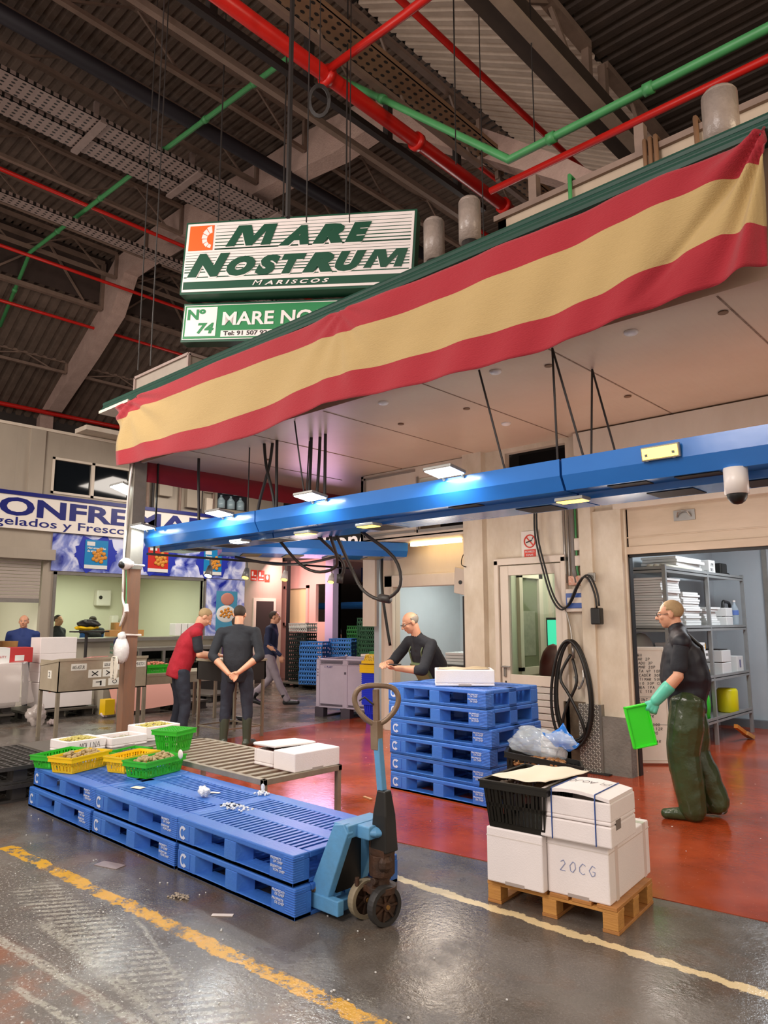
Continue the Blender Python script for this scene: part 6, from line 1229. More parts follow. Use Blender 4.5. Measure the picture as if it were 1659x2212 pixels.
# ================================================================== wrapped boxes, cartons and pallets at the far left
M_pk = mat('pink_white_polystyrene', 'dcc8cc', .55, 0, .12, 3); M_film = mat('loose_film', 'd8ccc4', .15, alpha=.30, spec=.8)
for k, (y, z) in enumerate(((4.0, 0), (5.35, 0), (4.0, .16))): black_pallet(['black pallet on the floor under the film-wrapped boxes', 'black pallet on the floor under the foam box with an orange label', 'upper black pallet under the film-wrapped boxes'][k], (-12.85, y, z), PI/2, 1.2, .9, False)
big = eps('large film-wrapped white foam box stack at the left edge', (-12.85, 4.05, .32), PI/2, 1.25, .8, .62, solid=True, notch=False)
cloth_patch('film_sheet', [(-12.43, 3.3, .95), (-12.42, 4.75, .96), (-12.30, 4.85, .28), (-12.33, 3.3, .22)], M_film, 'loose clear film hanging over the left foam stack', 'plastic film', amp=.03, seed=3)
bag('clear film bundle with red marks drooping beside the steel desk leg', (-11.9, 4.75, .16), (.13, .13, .15), M_film, 12)
ob2 = eps('long white foam box with an orange label under the pink boxes', (-12.75, 5.45, .18), PI/2, .85, .6, .40, solid=True, notch=False); MB().box(-.32, -.18, -.302, -.3, .26, .38).build('orange_label', M_or, ob2); Mo = Matrix.Translation((-12.75, 5.45, .18)) @ Matrix.Rotation(PI/2, 4, 'Z') @ frame((-.14, -.303, .30), (1, 0, 0), (0, 0, 1)); text('Maremar SELECT', .06, Mo, M_navy, ob2, width=.45)
for k in range(3): eps(['lowest', 'middle', 'topmost'][k]+' of three pinkish foam boxes stacked behind the steel desk', (-12.9, 5.35, .90+.0*k+.155*k-.3+.0), PI/2, .62, .42, .15, solid=True, notch=False) if k else eps('lowest of three pinkish foam boxes stacked behind the steel desk', (-12.9, 5.35, .59), PI/2, .62, .42, .165, solid=True, notch=False)
eps('single pinkish foam box topping the pile behind the steel desk', (-12.9, 5.35, 1.06), PI/2, .62, .42, .27, solid=True, notch=False)
cr = thing('red_carton', 'red and white printed carton lying on the film-wrapped boxes', 'box', (-12.75, 4.55, .94), PI/2-.1); MB().box(-.33, .33, -.2, .2, 0, .24).build('body', mat('carton_red', 'b83030', .5), cr, bev=.005); MB().box(-.332, -.02, -.202, .2, 0, .241).build('white_side', M_pw, cr); MB().box(.06, .2, -.203, -.2, .03, .12).build('label', M_pw, cr)
Mr = Matrix.Translation((-12.75, 4.55, .94)) @ Matrix.Rotation(PI/2-.1, 4, 'Z') @ frame((-.27, -.205, .08), (1, 0, 0), (0, 0, 1)); text('QUALITY', .05, Mr, MC['carton_red'], cr, width=.2)
for k in range(5): tag(MB().box(-.15, .15, -.3, .3, 0, .12).build('stacked_carton', [mat('carton_coral', 'c85048', .5), M_navy][k % 2], loc=(-13.7, 4.35, .95+.14*k), bev=.006), 'flat printed carton in the pile at the left edge, behind the red carton', 'box', 'flat cartons at the left edge')
for k, (y, z) in enumerate(((4.3, 1.66), (4.6, .95))): tag(MB().box(-.2, .2, -.25, .25, 0, .3 if k else .14).build('brown_carton', MC['cardboard'], loc=(-14.1, y+k*.5, z), bev=.006), ['open brown carton on top of the pile at the left edge', 'brown carton behind the man in the blue coat'][k], 'box')
cb_ = thing('cardboard_sheet', 'salmon and grey cardboard leaning on boxes beneath the steel desk', 'cardboard', (-11.9, 6.6, .0)); b = MB(); b.add([(-.02, -.55, .05), (-.02, .6, .12), (-.35, .6, .62), (-.35, -.55, .55), (-.04, -.55, .05), (-.04, .6, .12), (-.37, .6, .62), (-.37, -.55, .55)], [(0, 1, 2, 3), (7, 6, 5, 4), (0, 4, 5, 1), (3, 2, 6, 7), (1, 5, 6, 2), (0, 3, 7, 4)]); b.build('sheet', mat('salmon_card', 'c89080', .7), cb_)
MB().box(-.75, -.4, -.6, .5, 0, .5).build('grey_box', mat('grey_card', '9c9484', .7), cb_); MB().box(-.2, .0, -.75, -.58, .05, .3).build('yellow_label', M_yc, cb_)
black_pallet('small wooden-toned pallet beneath the table behind the post', (-12.3, 7.5, 0), .1, .9, .6, False)
black_pallet('grey-green pallet lying flat beyond the steel table', (-13.2, 8.6, 0), .2, 1.2, .8, False)
for k, (x, y) in enumerate(((-11.1, 4.9), (-12.0, 5.9))): bag(['small pinkish crumpled bag on the floor behind the steel desk', 'crumpled pink bag on the floor near the black pallets'][k], (x-.6*(k == 0), y, .05), (.07, .06, .045), MC['grey_scrap'] if k == 0 else M_pk, 20+k)
j2 = thing('pallet_jack', 'far pallet jack with a dark blue handle behind the post', 'pallet jack', (-13.6, 7.0, 0)); b = MB(); b.tube([(0, 0, .1), (0, 0, 1.0)], .025, 8); b.tube(smooth_path([(0, 0, 1.0), (0, -.16, 1.1), (0, -.2, 1.22), (0, -.1, 1.3), (0, .1, 1.3), (0, .15, 1.2), (0, 0, 1.0)]), .016, 8); b.build('handle', mat('dark_blue_handle', '1c2850', .4), j2, smooth=True); MB().box(-.5, .1, -.25, .25, .03, .12).build('forks', M_jb, j2)
sct = thing('weighing_stand', 'black and yellow device on a stand in the far window', 'scale', (-14.9+.4, 6.65, 0)); MB().cyl((0, 0, 0), (0, 0, 1.38), .03).build('pole', M_dark, sct); MB().box(-.12, .12, -.3, .42, 1.38, 1.41).build('tray', M_dark, sct); MB().ell((0, 0, 1.47), (.09, .24, .05), n=14, wob=.15).build('yellow_bag', M_yc, sct); MB().ell((0, .05, 1.55), (.10, .24, .09), n=14, wob=.15).build('black_bag', M_black, sct)
# ================================================================== rack, whiteboard and goods in the cold room
M_rk = mat('rack_steel', 'a4a6a4', .35, .4, .3, 5); rk = thing('steel_rack', 'stainless rack of white boxes and lids in the cold room', 'rack', (-3.78, 10.3, 0)); xa, xb = -4.07, -3.5; b = MB()
for z in (.32, .86, 1.52, 2.24):
    sb_ = MB(); sb_.box(xa, xb, 8.72, 11.66, z-.004, z+.006); sb_.box(xb-.012, xb, 8.72, 11.66, z-.035, z+.04); sb_.box(xa, xb, 8.72, 8.732, z-.035, z+.04); sb_.build('shelf', M_rk, rk, world=True)
for y in (8.74, 10.17, 11.64):
    for x in (xa+.02, xb-.02): MB().box(x-.022, x+.022, y-.022, y+.022, .0, 2.30).build('leg', M_rk, rk, world=True)
M_lid = mat('foam_lid_white', 'e8e8e4', .6, 0, .05, 4)
def lids(x, y, z, n, w, d, h, label, group, jit=.02):
    me = MB().box(-w/2, w/2, -d/2, d/2, 0, h*.86).mesh('lid_shell', M_lid)
    for k in range(n):
        o = bpy.data.objects.new('foam_lid', me); C.objects.link(o); o.location = (x+random.uniform(-jit, jit), y+random.uniform(-jit, jit), z+k*h); o.rotation_euler = (0, 0, random.uniform(-.03, .03)); tag(o, label, 'lid', group)
lids(-3.80, 9.05, 1.53, 20, .46, .56, .031, 'white foam lid in the tallest pile on the upper middle shelf', 'foam lids in the tallest pile')
lids(-3.80, 9.75, 1.53, 15, .44, .56, .031, 'white foam lid in the second pile, behind the walking man', 'foam lids in the second pile')
lids(-3.78, 10.45, 1.53, 9, .42, .48, .031, 'white foam lid in the third pile beyond the rack middle leg', 'foam lids in the third pile', .04)
lids(-3.76, 9.75, .87, 13, .44, .56, .036, 'white foam lid in the pile on the middle shelf behind his shoulder', 'foam lids on the middle shelf', .04)
lids(-3.80, 9.7, 2.25, 5, .46, .9, .04, 'white foam lid lying on the top shelf', 'foam lids on the top shelf', .03)
for k, (y, z, w_, h_, s) in enumerate(((10.42, 2.25, .24, .20, 'white box with handwriting on the top shelf of the rack'), (11.0, 1.53, .26, .14, 'lower small white carton beyond the foam lid piles'), (11.0, 1.68, .26, .12, 'upper small white carton beyond the foam lid piles'), (10.75, .87, .36, .17, 'lower of two white cartons on the middle shelf'), (10.75, 1.05, .36, .16, 'upper of two white cartons on the middle shelf, black top'), (11.32, .87, .26, .24, 'white carton with blue stripes at the end of the middle shelf'))):
    t = thing('white_carton', s, 'box', (-3.68, y, z)); MB().box(-.17, .16, -w_/2, w_/2, 0, h_).build('body', M_pw, t, bev=.006)
    if k == 4: MB().box(-.14, .13, -w_/2+.03, w_/2-.03, h_, h_+.012).build('contents', M_dark, t)
    if k == 5: MB().box(.161, .164, -.04, -.025, .08, .19).build('stripe', M_navy, t); MB().box(.161, .164, .0, .015, .08, .19).build('stripe', M_navy, t)
    if k == 0: scribble(hand('IPM', .05, 0, .06)+hand('TRES', .035, 0, 0), Matrix.Translation((-3.517, 10.34, 2.30)) @ Matrix(((0, 0, 1, 0), (1, 0, 0, 0), (0, 1, 0, 0), (0, 0, 0, 1))), M_ink, .004, t)
for k in range(3): tag(MB().cyl((0, 0, 0), (0, 1.0, .0), .03, n=14).build('film_roll', mat('roll_cream', 'd8d4c0', .4), loc=(-3.55-.08*k, 8.75, 2.285), smooth=True), 'long cream roll on the top shelf of the rack', 'roll', 'cream rolls on the top shelf')
t = thing('label_printer', 'black device at the far end of the top shelf', 'device', (-3.7, 11.1, 2.25)); MB().box(-.12, .12, -.13, .13, 0, .20).build('casing', M_black, t, bev=.02); MB().ell((.0, .28, .05), (.1, .12, .04), n=12).build('cable_heap', M_black, t)
t = thing('tape_dispenser', 'black tape dispenser on the upper middle shelf', 'tape dispenser', (-3.62, 11.2, 1.53)); b = MB(); b.tube(smooth_path([(0, -.15, .0), (0, -.15, .33), (0, -.05, .36), (0, .12, .34), (0, .15, .25)]), .022, 8); b.build('handle', M_black, t, smooth=True)
t = thing('water_bottle', 'clear water bottle with a blue label at the end of the upper middle shelf', 'bottle', (-3.56, 11.35, 1.53)); MB().tube([(0, 0, 0), (0, 0, .06), (0, 0, .26), (0, 0, .33), (0, 0, .36)], [.05, .055, .055, .02, .018], 14).build('body', mat('clear_pet', 'b8c8d0', .1, alpha=.5), t, smooth=True); MB().cyl((0, 0, .17), (0, 0, .24), .057, n=14).build('label', mat('bottle_label', '5c78b8', .3), t); MB().cyl((0, 0, .36), (0, 0, .385), .02, n=10).build('cap', MC['white_plastic'], t)
t = thing('yellow_jug', 'yellow plastic drum on the bottom shelf of the rack', 'drum', (-3.66, 11.1, .33)); MB().tube([(0, 0, 0), (0, 0, .02), (0, 0, .30), (0, 0, .33)], [.13, .14, .14, .12], 20).build('body', mat('drum_yellow', 'd8cc10', .35), t, smooth=True)
t = thing('grey_tub', 'pale rounded tub under the middle shelf, left end', 'tub', (-3.95, 8.95, .87)); MB().ell((0, 0, .3), (.13, .3, .30), n=18).build('body', MC['pale_grey_plastic'], t, smooth=True)
bl = thing('green_bag', 'green bag on the bottom shelf of the rack', 'bag', (-3.6, 10.0, .33)); MB().ell((0, 0, .18), (.09, .10, .19), n=16, wob=.2).build('body', M_gc, bl, smooth=True)
tag(MB().box(0, .03, 8.88, 8.9, 1.7, 3.0).build('yellow_strap', mat('strap_yellow', 'd8d020', .4), loc=(-4.09, -1.1, -.35)), 'yellow strap hanging inside the roller door frame', 'strap')
t = thing('mop_head', 'orange-brown brush lying at the foot of the rack', 'brush', (-3.38, 10.5, .0), .3); MB().bar((0, 0, .22), (.1, .3, .10), .05, .05).build('handle', mat('brush_orange', 'c87c28', .5), t); MB().bar((.1, .3, .10), (.18, .42, .03), .10, .05).build('bristles', MC['cardboard'], t)
wb = thing('whiteboard', 'white plastic board with handwritten order list leaning in the doorway', 'board', (-3.62, 8.3, 0)); pa, pb = Vector((-3.74, 8.15, .02)), Vector((-3.42, 8.42, .02)); dd = (pb-pa).normalized(); Mw = frame(tuple(pa), tuple(dd), (-.05, .06, 1)); wl = (pb-pa).length
MB().box(0, wl, 0, 1.30, -.01, .012, 0, Mw).build('panel', mat('board_cream', 'ece8dc', .4, 0, .15, 4), wb, world=True, bev=.008)
b = MB()
for a in ((.015, wl-.015, .03, .036), (.015, wl-.015, 1.26, 1.266), (.015, .021, .03, 1.266), (wl-.021, wl-.015, .03, 1.266)): b.box(*a, -.0, .017, 0, Mw)
b.build('raised_edge', M_white, wb, world=True)
L = []; rnd = random.Random(2)
for i, s in enumerate(['   BU', 'PIMAR 2P', 'OJSADU 3P', 'RAYMAR 20P', 'COATA 4P 10P', 'MERCADER 30P', 'CONTIMAR 50P', 'MARIO 30P CL', 'ZIMBA 1PA', 'COTE 11R', '', '  CONT', 'PIMAR 1P', 'LOLZA 5P', 'MERZU 4P', 'COATA 7R', '', '  10 X-300', '  8 JAL-12R', '  40P-500', '  4P', '  SP XL-4R']):
    L += hand(s, .030, .03, 1.19-i*.046, .95, 1.0)
Mw2 = Mw @ Matrix.Translation((0, 0, .014)); nz = (Mw.to_3x3() @ Vector((0, 0, 1)))
scribble(L, Mw2, M_ink, .0045, wb); b = MB(); b.box(.02, wl-.02, .73, .733, .012, .015, 0, Mw); b.box(.02, wl-.02, .42, .423, .012, .015, 0, Mw); b.build('ruled_line', M_ink, wb, world=True)
# ================================================================== people
def V(*a): return Vector(a)
def remesh(o, vox, it=4, disp=0.0, dscale=.12):
    m = o.modifiers.new('r', 'REMESH'); m.mode = 'VOXEL'; m.voxel_size = vox; m.use_smooth_shade = True
    s = o.modifiers.new('s', 'SMOOTH'); s.iterations = it; s.factor = .5
    if disp:
        tx = bpy.data.textures.new('folds', 'CLOUDS'); tx.noise_scale = dscale; tx.noise_depth = 1
        d = o.modifiers.new('d', 'DISPLACE'); d.texture = tx; d.strength = disp; d.mid_level = .5
    bpy.context.view_layer.update()
    me = bpy.data.meshes.new_from_object(o.evaluated_get(bpy.context.evaluated_depsgraph_get())); o.modifiers.clear(); old = o.data; mt = list(old.materials); o.data = me; me.name = o.name
    if not me.materials:
        for q in mt: me.materials.append(q)
    bpy.data.meshes.remove(old); return o
def limb(b, P, R, n=14):
    P = [Vector(p) for p in P]; Q = []; S = []
    for i in range(len(P)-1):
        for k in range(5): t = k/5; Q.append(P[i].lerp(P[i+1], t)); S.append(R[i]+(R[i+1]-R[i])*t)
    Q.append(P[-1]); S.append(R[-1]); b.tube(Q, S, n)
    for p, r in zip(P, R): b.ell(p, r, n=n)
def basis(x, z):
    z = z.normalized(); x = (x-z*x.dot(z)).normalized(); y = z.cross(x); return Matrix((x, y, z)).transposed()
def hand_mesh(b, w, d, nrm, lat, curl=.5, hold=False, fs=1.0):
    """w wrist, d towards fingers, nrm palm facing, lat towards the thumb"""
    d = d.normalized(); lat = (lat-d*lat.dot(d)).normalized(); nrm = (nrm-d*nrm.dot(d)-lat*nrm.dot(lat)).normalized()
    for s in (-.022, .0, .022): limb(b, [w, w+d*.045+lat*s, w+d*.088+lat*s*1.25], [.019, .017, .014], 8)
    for i, (s, L) in enumerate(((.033, .068), (.011, .078), (-.011, .072), (-.033, .056))):
        a = w+d*.085+lat*s; c1 = curl*.9; c2 = curl*1.9
        p1 = a+(d*math.cos(c1)+nrm*math.sin(c1)+lat*s*2)*L*.5*fs; p2 = p1+(d*math.cos(c2)+nrm*math.sin(c2))*L*.5*fs; limb(b, [a, p1, p2], [.0105, .0095, .008], 8)
    t0 = w+d*.03+lat*.026; t1 = t0+(d*.7+lat*.75+nrm*.25).normalized()*.042; t2 = t1+(d*.85+lat*.2+nrm*.5*curl*2).normalized()*.034; limb(b, [t0, t1, t2], [.014, .0115, .0095], 8)
M_skin = mat('skin', 'd09878', .5, 0, .12, 8, .05, 90, col2='b87c60'); M_hairg = mat('grey_hair', '8c8478', .8, 0, .3, 60); M_hairb = mat('dark_hair', '3a2e24', .8, 0, .3, 60); M_blond = mat('short_fair_hair', 'a88c64', .8, 0, .3, 60)
M_blkcl = mat('black_cloth', '22242a', .85, 0, .25, 6, .2, 40); M_vest = mat('red_fleece', 'a01626', .9, 0, .15, 5, .2, 60); M_jean = mat('dark_navy_trousers', '252a36', .8, 0, .3, 6, .25, 40); M_boot = mat('olive_rubber', '3c4234', .3, 0, .2, 6)
M_oil = mat('wet_olive_oilskin', '3c4a2c', .22, 0, .35, 5, .4, 14, col2='242e1c'); M_glove = mat('teal_rubber_glove', '5cc0a4', .35); M_apron = mat('olive_apron', '64704c', .4, 0, .25, 6, .3, 14); M_shoe = mat('dark_shoe', '1a1a1c', .4)
M_padv = mat('black_padded_vest', '10121c', .55, 0, .2, 5)
M_eyew = mat('eye_white', 'e0dcd4', .3); M_lip = mat('lip', 'a8604c', .5)
BASE = dict(pelvis=V(0, 0, .98), chest=V(0, .0, 1.30), neck=V(0, -.01, 1.50), head=V(0, .02, 1.69), hd=V(0, 1, 0), sR=V(.20, -.01, 1.455), sL=V(-.20, -.01, 1.455), eR=V(.26, -.03, 1.17), eL=V(-.26, -.03, 1.17), wR=V(.27, .05, .92), wL=V(-.27, .05, .92),
            hR=V(.10, 0, .95), hL=V(-.10, 0, .95), kR=V(.11, .02, .51), kL=V(-.11, .02, .51), aR=V(.11, -.02, .09), aL=V(-.11, -.02, .09), tR=V(.13, .15, .04), tL=V(-.13, .15, .04), dR=V(0, .1, -1), dL=V(0, .1, -1), nR=V(-1, 0, 0), nL=V(1, 0, 0), lR=V(0, 1, 0), lL=V(0, 1, 0))
def person(label, loc, yaw, over, top, trousers, boots, hair='short', hm=None, sleeve='short', vest=None, bib=None, glasses=False, boot_h=.30, vox=.010, fat=0.0, curl=(.5, .5), gloves=None, collar=True, bag_=0.0, group=None):
    J = {k: v.copy() for k, v in BASE.items()}; J.update({k: Vector(v) for k, v in over.items()})
    t = thing('person', label, 'person', loc, yaw, group); sh = (J['sR']-J['sL']); sp = J['neck']-J['pelvis']; Bs = basis(sh, J['neck']-J['chest']).to_4x4(); Bp = basis(J['hR']-J['hL']+V(.001, 0, 0), J['chest']-J['pelvis']).to_4x4()
    fw = J['hd'].normalized(); side = fw.cross(V(0, 0, 1)).normalized(); hu = side.cross(fw).normalized(); H = J['head']; Bh = Matrix((side, fw, hu)).transposed().to_4x4()
    def L(x, y, z): return H+side*x+fw*y+hu*z
    def torso(b, e):
        P, Cc, N = J['pelvis'], J['chest'], J['neck']; x0 = (J['hR']-J['hL']).normalized(); x1 = sh.normalized(); dn = (Cc-P).normalized()
        pts = [(P-dn*.15, 0, .150, .108), (P-dn*.06, 0, .172, .124), (P+dn*.05, .1, .172, .126+fat*.5), (P.lerp(Cc, .40), .4, .166+fat*.5, .124+fat*.9), (P.lerp(Cc, .70), .7, .174+fat*.4, .124+fat*.7), (Cc, 1, .186+fat*.2, .128+fat*.3), (Cc.lerp(N, .35), 1, .188, .118+fat*.2), (Cc.lerp(N, .62), 1, .165, .100), (Cc.lerp(N, .85), 1, .105, .078), (N, 1, .066, .064)]
        n = 24; vs = []; Q = []
        for i in range(len(pts)-1):
            for q in range(4):
                t_ = q/4; w0, w1 = pts[i], pts[i+1]; Q.append((w0[0].lerp(w1[0], t_), w0[1]+(w1[1]-w0[1])*t_, w0[2]+(w1[2]-w0[2])*t_, w0[3]+(w1[3]-w0[3])*t_))
        Q.append(pts[-1])
        for i, (c, m_, rx, ry) in enumerate(Q):
            z = (Q[min(i+1, len(Q)-1)][0]-Q[max(i-1, 0)][0]).normalized(); x = x0.lerp(x1, m_); x = (x-z*x.dot(z)).normalized(); y = z.cross(x)
            for j in range(n):
                a_ = 2*PI*j/n; ca, sa = math.cos(a_), math.sin(a_); ca = math.copysign(abs(ca)**.85, ca); sa = math.copysign(abs(sa)**.85, sa); vs.append(c+x*(rx+e)*ca+y*(ry+e)*sa)
        k_ = len(Q); b.add(vs, [(i*n+j, i*n+(j+1) % n, (i+1)*n+(j+1) % n, (i+1)*n+j) for i in range(k_-1) for j in range(n)]+[tuple(range(n))[::-1], tuple((k_-1)*n+j for j in range(n))])
        limb(b, [J['sL'], J['neck']-sp.normalized()*.04, J['sR']], [.058+e, .07+e, .058+e])
        limb(b, [J['sL'].lerp(J['neck'], .3)+V(0, 0, .01), J['neck']+sp.normalized()*.01], [.045+e, .055+e]); limb(b, [J['sR'].lerp(J['neck'], .3)+V(0, 0, .01), J['neck']+sp.normalized()*.01], [.045+e, .055+e])
    # body: one skin surface
    b = MB(); torso(b, -.022)
    for s in 'RL':
        limb(b, [J['s'+s], J['e'+s]], [.045, .040]); limb(b, [J['e'+s], J['e'+s].lerp(J['w'+s], .3), J['w'+s]], [.045, .048, .030]); limb(b, [J['h'+s], J['k'+s], J['a'+s]], [.07, .05, .035]); limb(b, [J['a'+s], J['t'+s]], [.035, .03])
        hand_mesh(b, J['w'+s], J['d'+s], J['n'+s], J['l'+s], curl[0 if s == 'R' else 1])
    limb(b, [J['neck']-V(0, 0, .03), H+hu*-.06-fw*.02], [.062, .058])
    b.ell(L(0, -.012, .028), (.077, .097, .088), Bh, 20); b.ell(L(0, .025, -.035), (.064, .075, .082), Bh, 18); b.ell(L(0, .055, -.088), (.036, .032, .028), Bh, 12); b.ell(L(0, .075, .022), (.048, .022, .018), Bh, 12)
    limb(b, [L(0, .094, .012), L(0, .118, -.026)], [.010, .015], 10); b.ell(L(.012, .106, -.03), (.010, .012, .009), Bh, 8); b.ell(L(-.012, .106, -.03), (.010, .012, .009), Bh, 8)
    for s in (-1, 1): b.ell(L(s*.079, -.008, -.008), (.011, .022, .034), Bh, 12); b.ell(L(s*.042, .068, -.025), (.022, .022, .02), Bh, 10)
    b.ell(L(0, .088, -.058), (.026, .014, .010), Bh, 10)
    o = b.build('body', M_skin, t); remesh(o, vox*.72, 3)
    e = MB()
    for s in (-1, 1): e.ell(L(s*.030, .084, .004), (.012, .010, .008), Bh, 10)
    e.build('eye', M_eyew, t, smooth=True); e = MB()
    for s in (-1, 1): e.ell(L(s*.030, .092, .003), (.006, .004, .006), Bh, 8)
    e.build('iris', M_dark, t); MB().ell(L(0, .097, -.060), (.020, .007, .005), Bh, 10).build('mouth', M_lip, t, smooth=True)
    e = MB()
    for s in (-1, 1): limb(e, [L(s*.016, .095, .024), L(s*.045, .083, .026)], [.004, .003], 6)
    e.build('eyebrow', hm or M_hairg, t)
    # hair
    hb = MB(); hb.ell(L(0, -.018, .034), (.081, .098, .088), Bh, 28)
    h_ = hb.build('hair', hm or M_hairg, t, smooth=True); bmv = h_.data; keep = []
    Hi = Matrix((side, fw, hu)) 
    import bmesh
    bm = bmesh.new(); bm.from_mesh(bmv); kill = []
    for v in bm.verts:
        q = Hi @ (v.co-H); line = .045 if hair == 'short' else .2
        ok = (q.z > -.045 and q.y < .045 and not (q.y > .0 and q.z < .02)) if hair != 'bald' else (q.z > -.045 and q.z < .065 and q.y < .012)
        if hair == 'short' and q.y > .035 and q.z < .06: ok = False
        if not ok: kill.append(v)
    bmesh.ops.delete(bm, geom=kill, context='VERTS'); bm.to_mesh(bmv); bm.free(); md = h_.modifiers.new('thickness', 'SOLIDIFY'); md.thickness = .006
    # clothes
    b = MB(); torso(b, .008)
    for s in 'RL':
        if sleeve == 'short': limb(b, [J['s'+s], J['s'+s].lerp(J['e'+s], .72)], [.066, .068])
        elif sleeve == 'rolled': limb(b, [J['s'+s], J['e'+s], J['e'+s].lerp(J['w'+s], .22)], [.070, .062, .056])
        else: limb(b, [J['s'+s], J['e'+s], J['w'+s].lerp(J['e'+s], .04)], [.062, .052, .040])
    limb(b, [J['chest'].lerp(J['neck'], .55)+Bs.to_3x3() @ V(0, .045, 0), J['neck']+Bs.to_3x3() @ V(0, .02, .0)], [.075, .066])
    if collar: limb(b, [J['neck'], J['neck']+(H-J['neck'])*.22], [.072, .066])
    o = b.build('shirt' if not vest else 'shirt', top, t); remesh(o, vox, 7, .016)
    if vest:
        b = MB(); torso(b, .024); limb(b, [J['neck']-V(0, 0, .02), J['neck']+(H-J['neck'])*.28], [.080, .075]); o = b.build('vest', vest, t); remesh(o, vox, 7, .022)
    b = MB(); k = bag_
    b.ell(J['pelvis']-V(0, 0, .02), (.168+k*.5, .122+k*.5, .13), Bp, 18)
    for s in 'RL':
        limb(b, [J['h'+s]-V(0, 0, .02), J['h'+s].lerp(J['k'+s], .5), J['k'+s], J['k'+s].lerp(J['a'+s], .3 if boot_h > .33 and not bag_ else .5), J['k'+s].lerp(J['a'+s], .42) if boot_h > .33 and not bag_ else J['a'+s]+V(0, 0, .02)], [.102+k*.6, .092+k, .074+k, .070+k, .064+k*.8])
    o = b.build('trousers', trousers, t); remesh(o, vox, 5, .024, .15)
    for s in 'RL':
        b = MB(); d = (J['t'+s]-J['a'+s]); tip = J['t'+s]+V(d.x, d.y, 0).normalized()*.04
        limb(b, [J['a'+s]+V(0, 0, -.03)-V(d.x, d.y, 0).normalized()*.04, J['a'+s].lerp(tip, .5)-V(0, 0, .01), V(tip.x, tip.y, max(.045, tip.z))], [.048, .050, .042])
        if boot_h > .15: limb(b, [J['a'+s], J['a'+s].lerp(J['k'+s], (boot_h-.09)/.42)], [.052, .066+k])
        o = b.build('boot' if boot_h > .15 else 'shoe', boots, t); remesh(o, vox, 3)
    if bib:
        b = MB(); f = lambda x, y, z: J['chest']+Bs.to_3x3() @ V(x, y, z)
        b.box(-.13, .13, .120+fat*.6, .150+fat*.9, -.36, .0, 0, Matrix.Translation(J['chest']) @ Bs)
        for s in (-1, 1): limb(b, [f(s*.10, .150+fat*.5, -.03), f(s*.11, .12, .14), f(s*.10, .0, .20), f(s*.05, -.12, .05), f(-s*.02, -.135, -.12), f(-s*.05, -.13, -.30)], [.012]*6, 6)
        b.ell(J['pelvis']+V(0, 0, .06), (.18, .14+fat*.4, .10), Bp, 18); o = b.build('bib', bib, t); remesh(o, vox, 3)
    if gloves:
        s = gloves; b = MB(); limb(b, [J['e'+s].lerp(J['w'+s], .45), J['w'+s]], [.050, .040]); hand_mesh(b, J['w'+s], J['d'+s], J['n'+s], J['l'+s], curl[0 if s == 'R' else 1]); 
        for i in range(len(b.v)): pass
        o = b.build('rubber_glove', M_glove, t); remesh(o, vox*.8, 2); md = o.modifiers.new('fit', 'DISPLACE'); md.strength = .006; md.mid_level = 0
    if glasses:
        b = MB()
        for s in (-1, 1): b.tube([L(s*.033+.021*math.cos(i*PI/6), .108, .002+.015*math.sin(i*PI/6)) for i in range(12)], .0022, 5, closed=True); b.tube([L(s*.054, .106, .005), L(s*.080, .02, .004), L(s*.082, -.01, -.002)], .0025, 5)
        b.tube([L(-.012, .110, .006), L(.012, .110, .006)], .002, 5); b.build('glasses', M_black, t)
    return t
# man in the red vest, bent over the standing table
person('man in a red sleeveless vest and dark jeans bending over the standing table', (-8.72, 5.34, 0), math.radians(-22), dict(pelvis=(0, -.04, 1.0), chest=(0, .07, 1.31), neck=(0, .17, 1.50), head=(.01, .27, 1.665), hd=(.10, .72, -.62),
    sR=(.20, .13, 1.45), sL=(-.20, .13, 1.45), eR=(.25, .17, 1.17), eL=(-.25, .18, 1.17), wR=(.14, .43, 1.15), wL=(-.10, .42, 1.16), dR=(-.3, .9, 0), dL=(.3, .9, 0), nR=(-.3, 0, -1), nL=(.3, 0, -1), lR=(-1, 0, .2), lL=(1, 0, .2),
    hR=(.11, -.03, .96), hL=(-.11, -.03, .96), kR=(.12, .04, .52), kL=(-.13, .0, .52), aR=(.12, -.02, .09), aL=(-.14, -.08, .09), tR=(.14, .15, .04), tL=(-.16, .09, .04)), M_blkcl, M_jean, M_shoe, 'short', M_blond, 'short', vest=M_vest, boot_h=.1, curl=(.5, .5))
# man in the black sweater seen from behind
person('man in a black sweater seen from behind with hands clasped at his back', (-7.98, 5.70, 0), math.radians(43), dict(head=(0, .05, 1.70), hd=(-.05, .95, -.25), sR=(.225, 0, 1.47), sL=(-.225, 0, 1.47), eR=(.31, -.10, 1.17), eL=(-.31, -.10, 1.17), wR=(.07, -.23, .97), wL=(-.06, -.24, .95),
    dR=(-1, -.05, -.55), dL=(1, -.05, -.65), nR=(.1, -1, 0), nL=(.1, -1, 0), lR=(.3, 0, -1), lL=(-.2, 0, 1), hR=(.11, 0, .96), hL=(-.11, 0, .96), kR=(.14, .02, .52), kL=(-.14, .02, .52), aR=(.15, -.02, .09), aL=(-.15, -.02, .09), tR=(.19, .14, .04), tL=(-.19, .14, .04)),
    M_blkcl, M_jean, M_boot, 'short', M_hairb, 'rolled', boot_h=.36, fat=.03, curl=(.7, .6))
